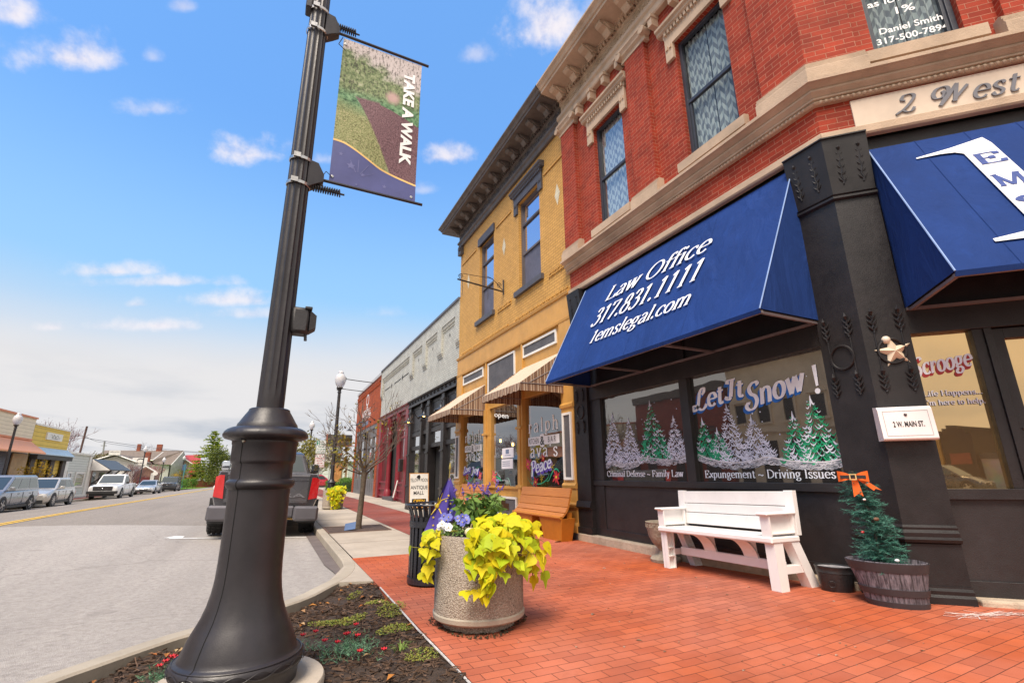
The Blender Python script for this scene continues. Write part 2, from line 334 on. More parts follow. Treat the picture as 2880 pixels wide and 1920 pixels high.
# ------------------------------------------------------------------ lettering
_fc = {}
def sans(s, bold=0.0, shear=0.0):
    k = (s, bold, shear)
    if k in _fc: return _fc[k]
    cu = bpy.data.curves.new('t', 'FONT'); cu.body = s; cu.offset = bold; cu.shear = shear; cu.resolution_u = 4; cu.fill_mode = 'FRONT'
    o = bpy.data.objects.new('t', cu); COL.objects.link(o); bpy.context.view_layer.update()
    me = o.evaluated_get(bpy.context.evaluated_depsgraph_get()).to_mesh()
    vs = [(v.co.x, v.co.y) for v in me.vertices]; fs = [tuple(p.vertices) for p in me.polygons]
    o.to_mesh_clear(); bpy.data.objects.remove(o); bpy.data.curves.remove(cu)
    _fc[k] = (vs, fs); return vs, fs
GL = {
'a': (.44, 'S .08 .37 .15 .45 .26 .44 .33 .36 .33 .2 .34 .06 .4 0|S .33 .26 .16 .23 .07 .13 .11 .02 .21 .01 .33 .1'),
'b': (.46, 'L .1 .7 .1 0|A .24 .23 .15 .22 0 360|L .03 .69 .1 .7'), 'c': (.4, 'A .23 .23 .17 .22 48 322|D .34 .36 .035'), 'd': (.48, 'A .2 .23 .15 .22 0 360|L .36 .7 .36 .02|L .28 .69 .36 .7|F .4 .01'),
'e': (.43, 'A .23 .23 .17 .22 2 318|L .07 .25 .39 .25'), 'f': (.3, 'S .34 .62 .27 .69 .18 .66 .15 .52 .15 .3 .15 0|L .03 .44 .3 .44|F .15 0'),
'g': (.45, 'A .2 .3 .13 .15 0 360|S .16 .15 .09 .09 .16 .04 .3 .02 .37 -.07 .28 -.18 .13 -.18 .06 -.1 .15 0|L .29 .42 .42 .43'),
'h': (.5, 'L .1 .7 .1 0|S .1 .32 .2 .44 .31 .43 .37 .33 .37 0|F .1 0|F .37 0|L .03 .69 .1 .7'), 'i': (.24, 'L .12 .45 .12 0|D .12 .62 .055|F .12 0|L .04 .44 .12 .45'),
'l': (.24, 'L .12 .7 .12 0|F .12 0|L .04 .69 .12 .7'), 'm': (.74, 'L .1 .45 .1 0|S .1 .32 .19 .44 .29 .43 .35 .33 .35 0|S .35 .32 .45 .44 .55 .43 .61 .33 .61 0|F .1 0|F .35 0|F .61 0|L .03 .44 .1 .45'),
'n': (.5, 'L .1 .45 .1 0|S .1 .32 .2 .44 .31 .43 .37 .33 .37 0|F .1 0|F .37 0|L .03 .44 .1 .45'), 'o': (.45, 'A .22 .23 .17 .22 0 360'),
'p': (.47, 'L .1 .45 .1 -.2|A .24 .23 .15 .22 0 360|F .1 -.2|L .03 .44 .1 .45'), 'r': (.36, 'L .1 .45 .1 0|S .1 .3 .17 .42 .27 .44|D .29 .4 .045|F .1 0|L .03 .44 .1 .45'),
's': (.37, 'S .31 .36 .25 .44 .15 .44 .08 .36 .13 .27 .24 .2 .31 .11 .25 .01 .14 0 .06 .1'), 't': (.31, 'S .15 .57 .15 .3 .15 .09 .21 .01 .3 .05|L .03 .44 .29 .44'),
'u': (.5, 'S .1 .45 .1 .13 .16 .01 .27 .02 .36 .12|L .36 .45 .36 0|L .03 .44 .1 .45|L .29 .44 .36 .45|F .39 .005'), 'v': (.42, 'L .06 .45 .21 0|L .21 0 .36 .45|F .07 .45|F .36 .45'),
'w': (.62, 'L .06 .45 .18 0|L .18 0 .31 .44|L .31 .44 .43 0|L .43 0 .56 .45|F .06 .45|F .31 .45|F .56 .45'), 'x': (.44, 'L .06 .45 .38 0|L .37 .45 .05 0'), 'y': (.43, 'L .06 .45 .22 .03|S .37 .45 .22 .03 .14 -.16 .05 -.18|F .07 .45|F .37 .45'),
'L': (.55, 'L .14 .68 .14 0|L .06 .015 .5 .015|L .5 0 .52 .16|F .14 .67'), 'O': (.7, 'A .35 .34 .28 .34 0 360'), 'C': (.63, 'A .34 .34 .28 .34 42 318|L .55 .68 .56 .48'),
'D': (.7, 'L .14 .68 .14 0|S .08 .67 .36 .66 .57 .52 .62 .34 .57 .16 .36 .02 .08 .01'), 'F': (.52, 'L .14 .68 .14 0|L .06 .665 .5 .665|L .49 .67 .51 .52|L .14 .35 .36 .35|L .36 .44 .36 .26|F .14 0'),
'E': (.57, 'L .14 .68 .14 0|L .06 .665 .5 .665|L .49 .67 .51 .52|L .14 .35 .36 .35|L .36 .44 .36 .26|L .06 .015 .52 .015|L .52 0 .54 .17'), 'I': (.29, 'L .14 .68 .14 0|F .14 0|F .14 .67'),
'M': (.84, 'L .12 .68 .12 0|L .1 .68 .4 .02|L .4 .02 .68 .68|L .71 .68 .71 0|F .1 0|F .71 0|F .09 .67|F .73 .67'), 'H': (.7, 'L .14 .68 .14 0|L .56 .68 .56 0|L .14 .35 .56 .35|F .14 0|F .14 .67|F .56 0|F .56 .67'),
'S': (.5, 'S .4 .56 .32 .67 .18 .67 .09 .54 .17 .4 .34 .3 .42 .17 .34 .02 .17 0 .07 .14'), 'W': (.9, 'L .08 .68 .26 0|L .26 0 .45 .66|L .45 .66 .63 0|L .63 0 .82 .68|F .08 .67|F .45 .67|F .82 .67'),
'1': (.42, 'L .22 .68 .22 0|L .09 .58 .22 .67|F .22 0'), '3': (.42, 'S .07 .56 .14 .66 .27 .65 .32 .53 .26 .41 .15 .37|S .15 .37 .31 .34 .37 .19 .29 .03 .15 0 .06 .1'), '7': (.42, 'L .06 .66 .39 .66|L .39 .66 .17 0|L .06 .68 .05 .54'),
'8': (.44, 'A .22 .51 .12 .155 0 360|A .22 .18 .16 .18 0 360'), '.': (.2, 'D .1 .05 .06'), '~': (.56, 'S .06 .2 .15 .29 .28 .24 .4 .18 .5 .27'), "'": (.16, 'L .09 .7 .07 .52'), ' ': (.26, ''),
'!': (.3, 'L .14 .7 .12 .2|D .12 .05 .075'),
# brush-script capitals
'\u2112': (.62, 'S .36 .50 .46 .58 .46 .70 .34 .70 .25 .56 .22 .36 .17 .12 .06 .0 -.06 .04 -.04 .16 .08 .16 .22 .04 .38 -.03 .52 .04 .58 .14'),
'\u2110': (.34, 'S .0 .54 .04 .66 .16 .67 .32 .68|L .20 .67 .15 .06|S .15 .06 .08 -.02 -.02 .02 .0 .1'),
'\u015c': (.56, 'S .52 .6 .46 .7 .3 .7 .18 .58 .24 .42 .4 .3 .46 .14 .36 -.02 .18 -.04 .06 .06 .1 .16 .2 .14'),
'\u2118': (.5, 'L .14 .64 .1 -.12|S .0 .52 .06 .68 .26 .72 .44 .64 .44 .46 .3 .32 .14 .34'),
'\u2461': (.56, 'S .2 .46 .1 .52 .14 .66 .32 .68 .42 .58 .36 .4 .2 .16 .0 .0|S .0 .0 .14 .1 .28 .03 .4 .04 .46 .16'),
'\u20a9': (.86, 'S .22 .54 .26 .42 .18 .3 .05 .3 .0 .46 .08 .64 .26 .7 .36 .6 .3 .36 .14 .0|S .14 .0 .3 .24 .5 .62 .56 .72|S .56 .72 .52 .4 .48 .06|S .44 .08 .6 .32 .8 .6'),
}
GL['\u0134'] = (.5, 'S .12 .62 .24 .7 .4 .66 .36 .4 .3 .0 .18 -.18 .04 -.12')
def _cr(P, k=7):
    o = []
    for i in range(len(P)-1):
        p0 = P[max(i-1, 0)]; p1 = P[i]; p2 = P[i+1]; p3 = P[min(i+2, len(P)-1)]
        for j in range(k):
            t = j/k
            o.append(tuple(.5*(2*p1[a]+(p2[a]-p0[a])*t+(2*p0[a]-5*p1[a]+4*p2[a]-p3[a])*t*t+(3*p1[a]-p0[a]-3*p2[a]+p3[a])*t**3) for a in (0, 1)))
    o.append(P[-1]); return o
def serif(s, thick=.1, thin=.032, shear=0.0, serifs=True, track=0.0, nib=0.0):
    # broad-nib stroke lettering: returns list of (verts2d, faces) per stroke; advance in em
    out = []; x = 0
    for ch in s:
        adv, g = GL.get(ch, GL['.'])
        for st in [q for q in g.split('|') if q]:
            k, *a = st.split(); a = [float(q) for q in a]
            if k == 'F':
                if not serifs: continue
                P = [(a[0]-.085, a[1]), (a[0]+.085, a[1])]; P = [(p[0], p[1]+(.014 if a[1] < .3 else -.004)) for p in P]
            elif k == 'D':
                n = 14; vs = [(a[0]+a[2]*cos(2*pi*i/n), a[1]+a[2]*sin(2*pi*i/n)) for i in range(n)]; out.append(([(x+p[0]+shear*p[1], p[1]) for p in vs], [tuple(range(n))])); continue
            elif k == 'L': P = [(a[0], a[1]), (a[2], a[3])]
            elif k == 'A':
                n = 22; P = [(a[0]+a[2]*cos(radians(a[4]+(a[5]-a[4])*i/n)), a[1]+a[3]*sin(radians(a[4]+(a[5]-a[4])*i/n))) for i in range(n+1)]
            else: P = _cr([(a[i], a[i+1]) for i in range(0, len(a), 2)])
            vs = []; fs = []; loop = k == 'A' and abs(a[5]-a[4]) >= 359
            for i, p in enumerate(P):
                q = P[min(i+1, len(P)-1)]; o_ = P[max(i-1, 0)]
                if loop and i in (0, len(P)-1): q = P[1]; o_ = P[-2]
                tx, ty = q[0]-o_[0], q[1]-o_[1]; l = sqrt(tx*tx+ty*ty) or 1; tx /= l; ty /= l
                ang = atan2(ty, tx)
                w = thin+(thick-thin)*abs(sin(ang-nib))**1.3
                vs += [(p[0]-ty*w/2, p[1]+tx*w/2), (p[0]+ty*w/2, p[1]-tx*w/2)]
            fs = [(2*i, 2*i+1, 2*i+3, 2*i+2) for i in range(len(P)-1)]
            out.append(([(x+p[0]+shear*p[1], p[1]) for p in vs], fs))
        x += adv+track
    return out, x-track
def put_text(mb, place, strokes, W, H, x0=0, y0=0, wid=None, em=.7, d=0, curve=None, dz=.0004):
    # place(x, y, d): fit lettering of advance 'wid' and cap height 'em' into W x H
    for i, (vs, fs) in enumerate(strokes):
        k = d+(i % 7)*dz
        P = []
        for a, b in vs:
            xx = x0+a/wid*W; yy = y0+b/em*H
            if curve: yy += curve(a/wid)
            P.append(place(xx, yy, k))
        mb.add(P, fs)
def put_sans(mb, place, s, W, H, x0=0, y0=0, d=0, bold=0, shear=0, align='l'):
    vs, fs = sans(s, bold, shear)
    if not vs: return
    a0 = min(v[0] for v in vs); a1 = max(v[0] for v in vs); ref = sans('H', bold)[0]; h = max(v[1] for v in ref)
    kx = W/(a1-a0) if W else H/h
    sh = {'l': 0, 'c': -(a1-a0)*kx/2}[align]
    mb.add([place(x0+sh+(v[0]-a0)*kx, y0+v[1]/h*H, d) for v in vs], fs)
def ring(mb, place, cx, cy, rx, ry, w, d=0, n=28, a0=0, a1=360):
    P = []
    for i in range(n+1):
        a = radians(a0+(a1-a0)*i/n)
        P += [place(cx+rx*cos(a), cy+ry*sin(a), d), place(cx+(rx-w)*cos(a), cy+(ry-w)*sin(a), d)]
    mb.add(P, [(2*i, 2*i+1, 2*i+3, 2*i+2) for i in range(n)])
def ribbon(mb, place, pts, w, d=0, taper=True):
    P = _cr(pts, 6); vs = []; n = len(P)
    for i, p in enumerate(P):
        q = P[min(i+1, n-1)]; o_ = P[max(i-1, 0)]; tx, ty = q[0]-o_[0], q[1]-o_[1]; l = sqrt(tx*tx+ty*ty) or 1
        ww = w*(sin(pi*(i+.35)/(n+.0)) if taper else 1); ww = max(ww, w*.12)
        vs += [place(p[0]-ty/l*ww/2, p[1]+tx/l*ww/2, d), place(p[0]+ty/l*ww/2, p[1]-tx/l*ww/2, d)]
    mb.add(vs, [(2*i, 2*i+1, 2*i+3, 2*i+2) for i in range(n-1)])

# ------------------------------------------------------------------ ground, road, kerbs, pavements
def sstep(t): t = max(0., min(1., t)); return t*t*(3-2*t)
def zg(x, y):                                   # near pavement: rises a little towards the corner of the building
    return .075*sstep((6.0-y)/3.4)*sstep((x-2.6)/2.7)
def zr(x, y):                                   # carriageway: crown near our side, falls to the far gutter and downhill
    if x > -5: b = -.02-.13*sstep((x+5)/6.2)
    else: b = -.02-.40*sstep((-5-x)/8.2*.8)*1.12
    return b-.005*max(0., y-22)
zf = lambda y: -.27-.005*max(0., y-22)          # far pavement
def asphalt(name, base, spk=.35, stain=.3, crack=True):
    t = NT(name)
    n = t.noise(160, 3, .7); v = t.vor(140); big = t.noise(.45, 6, .65, t.mapv((1, .35, 1)), 1); mid = t.noise(15, 8, .85); trk = t.noise(1.1, 5, .6, t.mapv((1, .08, 1), (0, 0, .25)), .6)
    c = t.mix(t.rng(n, .3, .7), sc(base, 1-spk), sc(base, 1+spk))
    c = t.mix(t.rng(v, .0, .35, .35, 0), c, sc(base, 1.5))
    c = t.mix(t.rng(mid, .34, .52, .75, 0), c, sc(base, .5)); c = t.mix(t.rng(mid, .52, .68, 0, .6), c, sc(base, 1.35)); c = t.mix(t.rng(trk, .46, .70, 0, .42), c, sc(base, .6)); c = t.mix(t.rng(t.noise(1.7, 3, .5), .70, .73, 0, .35), c, sc(base, .45))
    c = t.mix(t.rng(big, .35, .7, 0, stain), c, sc(base, .6))
    if crack:
        vv = t.n.new('ShaderNodeTexVoronoi'); vv.feature = 'DISTANCE_TO_EDGE'; vv.inputs['Scale'].default_value = .22
        nv = t.noise(1.3, 5, .6, out='Color'); m = t.mix(.35, t.tc.outputs['Object'], nv, 'ADD'); t.lk(m, vv.inputs['Vector'])
        c = t.mix(t.rng(vv.outputs['Distance'], .0, .0035, .35, 0), c, sc(base, .45))
    t.bump(t.math('ADD', n, t.math('MULTIPLY', v, -.8)), .006)
    return t.fin(c, .85, spec=.25)
M_road = asphalt('asphalt_road', (.30, .265, .235))
M_near = asphalt('asphalt_crossing', (.42, .385, .355), .34, .36)
def concrete(name, base, joint=None):
    t = NT(name)
    c = t.mix(t.rng(t.noise(1.2, 7, .65), .3, .72), sc(base, .78), sc(base, 1.12))
    c = t.mix(t.rng(t.noise(9, 6, .75), .5, .78, 0, .4), c, sc(base, .6))
    c = t.mix(t.rng(t.noise(150, 2), .55, .75, 0, .35), c, sc(base, .6))
    t.bump(t.noise(120, 4), .003); return t.fin(c, .85, spec=.25)
M_conc = concrete('pavement_concrete', (.44, .38, .31))
M_kerb = concrete('kerb_concrete', (.40, .35, .28))
def paver(name, c1, c2, mort, bw=.2, bh=.1):
    t = NT(name)
    n = t.n.new('ShaderNodeTexBrick'); nv = t.mix(.012, t.tc.outputs['UV'], t.noise(3, 3, out='Color'), 'ADD'); t.lk(nv, n.inputs['Vector'])
    t.put(n.inputs['Color1'], c1); t.put(n.inputs['Color2'], c2); t.put(n.inputs['Mortar'], mort)
    n.inputs['Scale'].default_value = 1; n.inputs['Mortar Size'].default_value = .0026; n.inputs['Mortar Smooth'].default_value = .3
    n.inputs['Brick Width'].default_value = bw; n.inputs['Row Height'].default_value = bh; n.inputs['Bias'].default_value = -.15
    c = n.outputs['Color']
    hv = t.n.new('ShaderNodeHueSaturation'); t.put(hv.inputs['Color'], c)
    t.lk(t.rng(t.noise(.9, 6, .65), .3, .72, .72, 1.14), hv.inputs['Value']); t.lk(t.rng(t.noise(.6, 4), .3, .7, .86, 1.05), hv.inputs['Saturation']); c = hv.outputs[0]
    c = t.mix(t.rng(t.noise(140, 3, .7), .52, .75, 0, .35), c, sc(c1, .6))
    c = t.mix(t.rng(t.noise(6, 9, .8), .64, .8, 0, .55), c, (.62, .42, .36))
    c = t.mix(t.rng(t.vor(3.1), .0, .09, .5, 0), c, sc(c1, .35)); c = t.mix(t.rng(t.noise(1.6, 7, .75), .56, .74, 0, .4), c, sc(c1, .5))
    # dirt caught in stretches of the joints only
    gap = t.math('MULTIPLY', n.outputs['Fac'], t.rng(t.noise(2.6, 4), .42, .62, .25, 1)); c = t.mix(gap, n.outputs['Color'] if False else c, mort)
    h = t.math('ADD', t.math('MULTIPLY', n.outputs['Fac'], -1), t.math('MULTIPLY', t.noise(90, 4), .22))
    t.bump(h, .004); return t.fin(c, .78, spec=.25)
M_pav = paver('brick_pavers', (.49, .122, .052), (.38, .088, .040), (.12, .04, .025))
M_band = paver('dark_brick_pavers', (.30, .075, .05), (.22, .055, .04), (.13, .05, .035))
def grid(mb, x0, x1, y0, y1, nx, ny, f, skip=None):
    vs = [(x0+(x1-x0)*i/nx, y0+(y1-y0)*j/ny) for j in range(ny+1) for i in range(nx+1)]
    fs = []
    for j in range(ny):
        for i in range(nx):
            cx = x0+(x1-x0)*(i+.5)/nx; cy = y0+(y1-y0)*(j+.5)/ny
            if skip and skip(cx, cy): continue
            k = j*(nx+1)+i; fs.append((k, k+1, k+nx+2, k+nx+1))
    mb.add([(x, y, f(x, y)) for x, y in vs], fs, True)
KO = [(-2.2, .4), (-2.15, 2.2), (-1.75, 3.55), (-1.27, 4.30), (-1.012, 4.62), (-.667, 5.0), (-.442, 5.19), (.259, 5.82), (.564, 6.30), (.841, 6.81), (1.0, 7.36), (1.06, 7.95), (1.07, 8.6), (1.07, 14), (1.07, 26), (1.07, 70)]
KO = _cr(KO[:13], 5)[:-1]+KO[12:]
def offs(P, d):
    o = []
    for i, p in enumerate(P):
        a = P[max(i-1, 0)]; b = P[min(i+1, len(P)-1)]; tx, ty = b[0]-a[0], b[1]-a[1]; l = sqrt(tx*tx+ty*ty)
        o.append((p[0]+ty/l*d, p[1]-tx/l*d))
    return o
KI = offs(KO, .165)
o = MB(); grid(o, -3000, 3000, -3000, 3000, 8, 8, lambda x, y: -2.2); o = o.build('ground', pm('far_ground', (.10, .12, .05), .9, .3, .05)); tag(o, kind='structure')
def roadskip(x, y): return y > 8 and x > 1.07
m = MB(); grid(m, -13.2, 1.07, 15.2, 230, 20, 120, zr); tag(m.build('road', M_road), kind='structure')
# pale newer asphalt of the crossing, seam running at a slant across the road
m = MB(); nx = 60
def seam(x): return 17.9-(x+6.3)*.34 if x > -6.3 else 17.9-(x+6.3)*.12
for i in range(nx):
    xa = -40+(42.2)*i/nx; xb = -40+42.2*(i+1)/nx
    ys = [-60, -30, -12, -4, 0, 2, 4, 6, 8, 10, 12, 14, None]
    for j in range(12):
        def pt(x, y):
            yy = seam(x) if y is None else y
            if y is None and x < -13.2: yy = 16
            z = zr(max(min(x, 1.1), -14), yy)+.004
            return (x, yy, z-.03*sstep((x-.9)/.3))
        m.quad(pt(xa, ys[j]), pt(xb, ys[j]), pt(xb, ys[j+1]), pt(xa, ys[j+1]))
tag(m.build('crossing', M_near), kind='structure')
# kerb
m = MB(); n = len(KO)
prof = [(0, -.24), (0, -.02), (.018, 0), (.147, 0), (.165, -.015), (.165, -.16)]
rings = []
for i in range(n):
    rings.append([(*offs(KO, a)[i], b-.0005) for a, b in prof] if False else None)
OF = {a: offs(KO, a) for a, _ in prof}
rings = [[(OF[a][i][0], OF[a][i][1], b) for a, b in prof] for i in range(n)]
m.loft(rings, caps=False, closed=False)
tag(m.build('kerb', M_kerb), kind='structure')
m = MB(); GP = [p for p in KO if p[1] > 6.6]; G2 = [offs(GP, -.22*sstep((p[1]-6.6)/2.6))[i] for i, p in enumerate(GP)]
m.loft([[(p[0], p[1], zr(1, 10)+.012), (q[0], q[1], zr(.9, 10)+.012)] for p, q in zip(GP, G2)], caps=False, closed=False)
tag(m.build('gutter', pm('worn_gutter', (.13, .105, .095), .8, .2)), kind='structure')
# pavements
m = MB(); grid(m, 1.215, 16, -6, 8.1, 60, 56, zg); grid(m, 4.13, 5.5, 8.1, 11, 4, 6, lambda x, y: 0); m.quad((1.215, -6, 0), (1.215, 6.4, 0), (1.215, 6.4, -.2), (1.215, -6, -.2)); tag(m.build('brick_pavement', M_pav), kind='structure')
def slab(name, mat, x0, x1, y0, y1, z=0): 
    m = MB(); grid(m, x0, x1, y0, y1, max(1, int(abs(x1-x0)/2)), max(1, int((y1-y0)/4)), lambda x, y: z); return tag(m.build(name, mat), kind='structure')
m = MB(); m.add([(1.235, 7.93, 0), (1.235, 8.1, 0), (2.7, 8.1, 0), (2.7, 70, 0), (1.235, 70, 0)], [(0, 1, 2, 3, 4)]); 
m.add([(.72, 6.49, -.004), (1.215, 6.33, -.004), (1.215, 7.95, -.004), (1.16, 7.95, -.004), (.72, 6.49, -.2), (1.215, 6.33, -.2)], [(0, 1, 2, 3), (0, 1, 5, 4)])
m.add([(4.13, 11, 0), (5.5, 11, 0), (5.5, 70, 0), (4.13, 70, 0)], [(0, 1, 2, 3)])
tag(m.build('concrete_pavement', M_conc), kind='structure')
slab('brick_band', M_band, 2.7, 4.13, 8.1, 70)
m = MB()
for y in (9.9, 11.55, 13.1, 15.2, 17.3, 19.4, 21.5, 23.6, 26, 29): m.box(1.24, 2.695, y-.006, y+.006, .0, .002)
for y in (13, 15.2, 17.4, 19.6, 21.8, 24, 27): m.box(4.14, 5.35, y-.005, y+.005, .0, .002)
m.box(2.688, 2.698, 8.1, 60, 0, .003); m.box(4.132, 4.142, 11, 60, 0, .003)
tag(m.build('pavement_joints', pm('joint_dirt', (.16, .13, .1), .9)), kind='structure')
# far pavement and kerb
m = MB(); grid(m, -16.6, -13.36, 16, 230, 2, 60, lambda x, y: zf(y)); tag(m.build('far_pavement', M_conc), kind='structure')
m = MB(); grid(m, -14.6, -13.5, 30, 75, 2, 20, lambda x, y: zf(y)+.004); tag(m.build('far_brick_band', M_band), kind='structure')
m = MB()
ys = [16+4*i for i in range(54)]
m.loft([[(-13.2, y, zf(y)-.2), (-13.2, y, zf(y)+.003), (-13.36, y, zf(y)+.003), (-13.36, y, zf(y)-.02)] for y in ys], caps=False, closed=False); tag(m.build('far_kerb', M_kerb), kind='structure')
m = MB(); grid(m, -90, -16.6, 16, 230, 10, 40, lambda x, y: zf(y)-.06); grid(m, -90, -13.4, 95, 230, 8, 20, lambda x, y: zf(y)+.01)
M_grass = pm('lawn_grass', (.11, .14, .05), .9, .45, .9, .05, 60)
tag(m.build('far_lawn', M_grass), kind='structure')
m = MB(); grid(m, 1.3, 40, 44, 230, 10, 20, lambda x, y: -.02-.012*max(0, y-46)*.3); tag(m.build('lawn', pm('bright_lawn', (.16, .36, .02), .9, .35, 1.2, .05, 60)), kind='structure')
# markings
M_yel = pm('yellow_paint', (.75, .46, .05), .7, .2, 2.5, grime=.5); M_wht = pm('white_road_paint', (.72, .72, .7), .7, .15, 3, grime=.4)
m = MB(); ys = [15.2+3*i for i in range(62)]
for a, b in ((-6.93, -6.80), (-6.67, -6.54)):
    m.loft([[(a, max(y, seam(a)+.1), zr(a, y)+.012), (b, max(y, seam(b)+.1), zr(b, y)+.012)] for y in ys], caps=False, closed=False)
tag(m.build('yellow_lines', M_yel), kind='structure')
m = MB()
def mark(P): m.add([(x, y, zr(x, y)+.010) for x, y in P], [tuple(range(len(P)))])
mark([(-1.86, 13.30), (.85, 12.62), (.85, 12.52), (-1.86, 13.18)]); mark([(-1.98, 13.34), (-1.62, 13.26), (-1.62, 13.62), (-1.82, 13.72)])
tag(m.build('parking_marking', M_wht), kind='structure')
# bed with bark mulch inside the kerb
zm = lambda x, y: -.085+.062*sstep((x-.72)/.42)+.02*sin(x*3.1+y*2)*cos(y*2.7)+.015*sin(x*9+y*7)
def inbed(x, y):
    if x > 1.2 or y < -1: return False
    if y > 6.52-.30*(x-.62): return False
    for i in range(len(KI)-1):
        (a, b), (c, d) = KI[i], KI[i+1]
        if b <= y <= d:
            xx = a+(c-a)*(y-b)/(d-b+1e-9); return x > xx-.03
    return y < .4 and x > -2
E_ = 0
m = MB(); grid(m, -2.1, 1.2, -1, 6.6, 44, 96, zm, lambda x, y: not inbed(x, y)); m.add([(-2.0, -1, -.1), (1.214, -1, -.1), (1.214, 6.34, -.09), (.76, 6.48, -.09), (.3, 5.7, -.1), (-.6, 4.85, -.1), (-1.5, 3.7, -.1)], [tuple(range(7))])
tag(m.build('mulch_bed', pm('bark_soil', (.055, .035, .024), .95, .5, 14, .03, 50)), kind='structure')
M_chip = island('bark_chips', [(.025, .016, .012), (.06, .036, .024), (.10, .06, .038), (.16, .10, .07), (.045, .028, .02)], .9, .2)
m = MB(); rr = random.Random(3)
for i in range(15000):
    x = rr.uniform(-1.6, 1.2); y = 1.2+5.3*rr.random()**1.0
    if not inbed(x, y): continue
    L = rr.uniform(.02, .085)*(1 if rr.random() < .93 else 1.6); w = rr.uniform(.004, .013); a = rr.uniform(0, pi); t = rr.uniform(-.3, .3)
    c, s_ = cos(a), sin(a); z = zm(x, y)+rr.uniform(.002, .016)
    u = (c*L/2, s_*L/2, t*L/2); v = (-s_*w/2, c*w/2, rr.uniform(-.5, .5)*w)
    m.add([(x-u[0]-v[0], y-u[1]-v[1], z-u[2]-v[2]), (x+u[0]-v[0]*.4, y+u[1]-v[1]*.4, z+u[2]-v[2]), (x+u[0]+v[0]*.6, y+u[1]+v[1]*.6, z+u[2]+v[2]), (x-u[0]+v[0], y-u[1]+v[1], z-u[2]+v[2]), (x, y, z+w*.7)],
          [(0, 1, 4), (1, 2, 4), (2, 3, 4), (3, 0, 4)])
tag(m.build('bark_mulch', M_chip, recalc=False), 'dark bark mulch chips covering the bed behind the kerb', 'mulch', kind='stuff')
m = MB(); M_dead = island('dead_leaves', [(.30, .10, .03), (.45, .20, .05), (.22, .09, .04), (.52, .38, .2)], .8, .2)
for i in range(150):
    x = rr.uniform(-1.6, 1.2); y = rr.uniform(1.5, 6.5)
    if not inbed(x, y): continue
    if i < 60: 
        k = rr.randrange(10, len(KI)-8); x, y = KI[k]; x += rr.uniform(.0, .18); y -= rr.uniform(0, .15)
        if not inbed(x, y): continue
    r = rr.uniform(.012, .035); a = rr.uniform(0, 6.3); z = zm(x, y)+.02
    P = [(x+r*1.6*cos(a), y+r*1.6*sin(a), z), (x+r*.7*cos(a+1.4), y+r*.7*sin(a+1.4), z+r*.6), (x-r*1.2*cos(a), y-r*1.2*sin(a), z+.005), (x+r*.7*cos(a-1.4), y+r*.7*sin(a-1.4), z+r*.5)]
    m.add(P, [(0, 1, 2), (0, 2, 3)])
tag(m.build('fallen_leaves', M_dead, recalc=False), 'scattered brown dead leaves lying on the mulch', 'fallen leaves', kind='stuff')
# low green weeds in the bed: moss mats, one thing each
M_moss = island('weed_mat', [(.14, .17, .03), (.22, .24, .04), (.30, .27, .05), (.12, .2, .04), (.36, .30, .08)], .8, .2)
def mat_patch(cx, cy, rx, ry, n, label):
    m = MB()
    for i in range(n):
        a = rr.uniform(0, 6.3); q = sqrt(rr.random()); x = cx+rx*q*cos(a); y = cy+ry*q*sin(a)
        if x > 1.28: continue
        z = zm(min(x, 1.2), y)+.008+.022*(1-q)*rr.random()+(.025 if x > 1.2 else 0); r = rr.uniform(.006, .016); b = rr.uniform(0, 6.3); t = rr.uniform(.2, 1)*r
        m.add([(x, y, z), (x+r*cos(b), y+r*sin(b), z+t), (x+r*1.7*cos(b+.4), y+r*1.7*sin(b+.4), z+t*.6), (x+r*cos(b+.9), y+r*sin(b+.9), z+t*.8)], [(0, 1, 2, 3)])
    tag(m.build('weed_mat', M_moss, recalc=False), label, 'weeds', 'mats of low weeds in the mulch bed')
mat_patch(.68, 5.08, .26, .12, 900, 'yellow green weed mat in the middle of the mulch bed, nearest the lamp post')
mat_patch(1.10, 5.42, .13, .14, 420, 'weed mat by the brick edging, farthest along the bed from the viewer')
mat_patch(1.13, 4.95, .12, .2, 520, 'narrow weed mat creeping over the edging beside the concrete planter')
mat_patch(1.06, 4.45, .15, .15, 560, 'weed mat at the edging in front of the concrete planter')
mat_patch(.95, 5.95, .08, .08, 160, 'smallest weed mat, at the pointed end of the mulch bed')
mat_patch(1.08, 3.72, .12, .16, 320, 'loose weed mat at the edging nearest the bottom of the picture')
m = MB(); m.tube([(1.212, 5.9, .004), (1.20, 5.0, .006), (1.19, 4.2, .002), (1.195, 3.4, .004), (1.19, 2.2, .003), (1.2, .5, 0)], .008, 6)
tag(m.build('bed_edging', pm('edging_plastic', (.5, .47, .45), .5, .4, 9)), 'thin pale edging strip between mulch bed and brick pavement', 'edging')

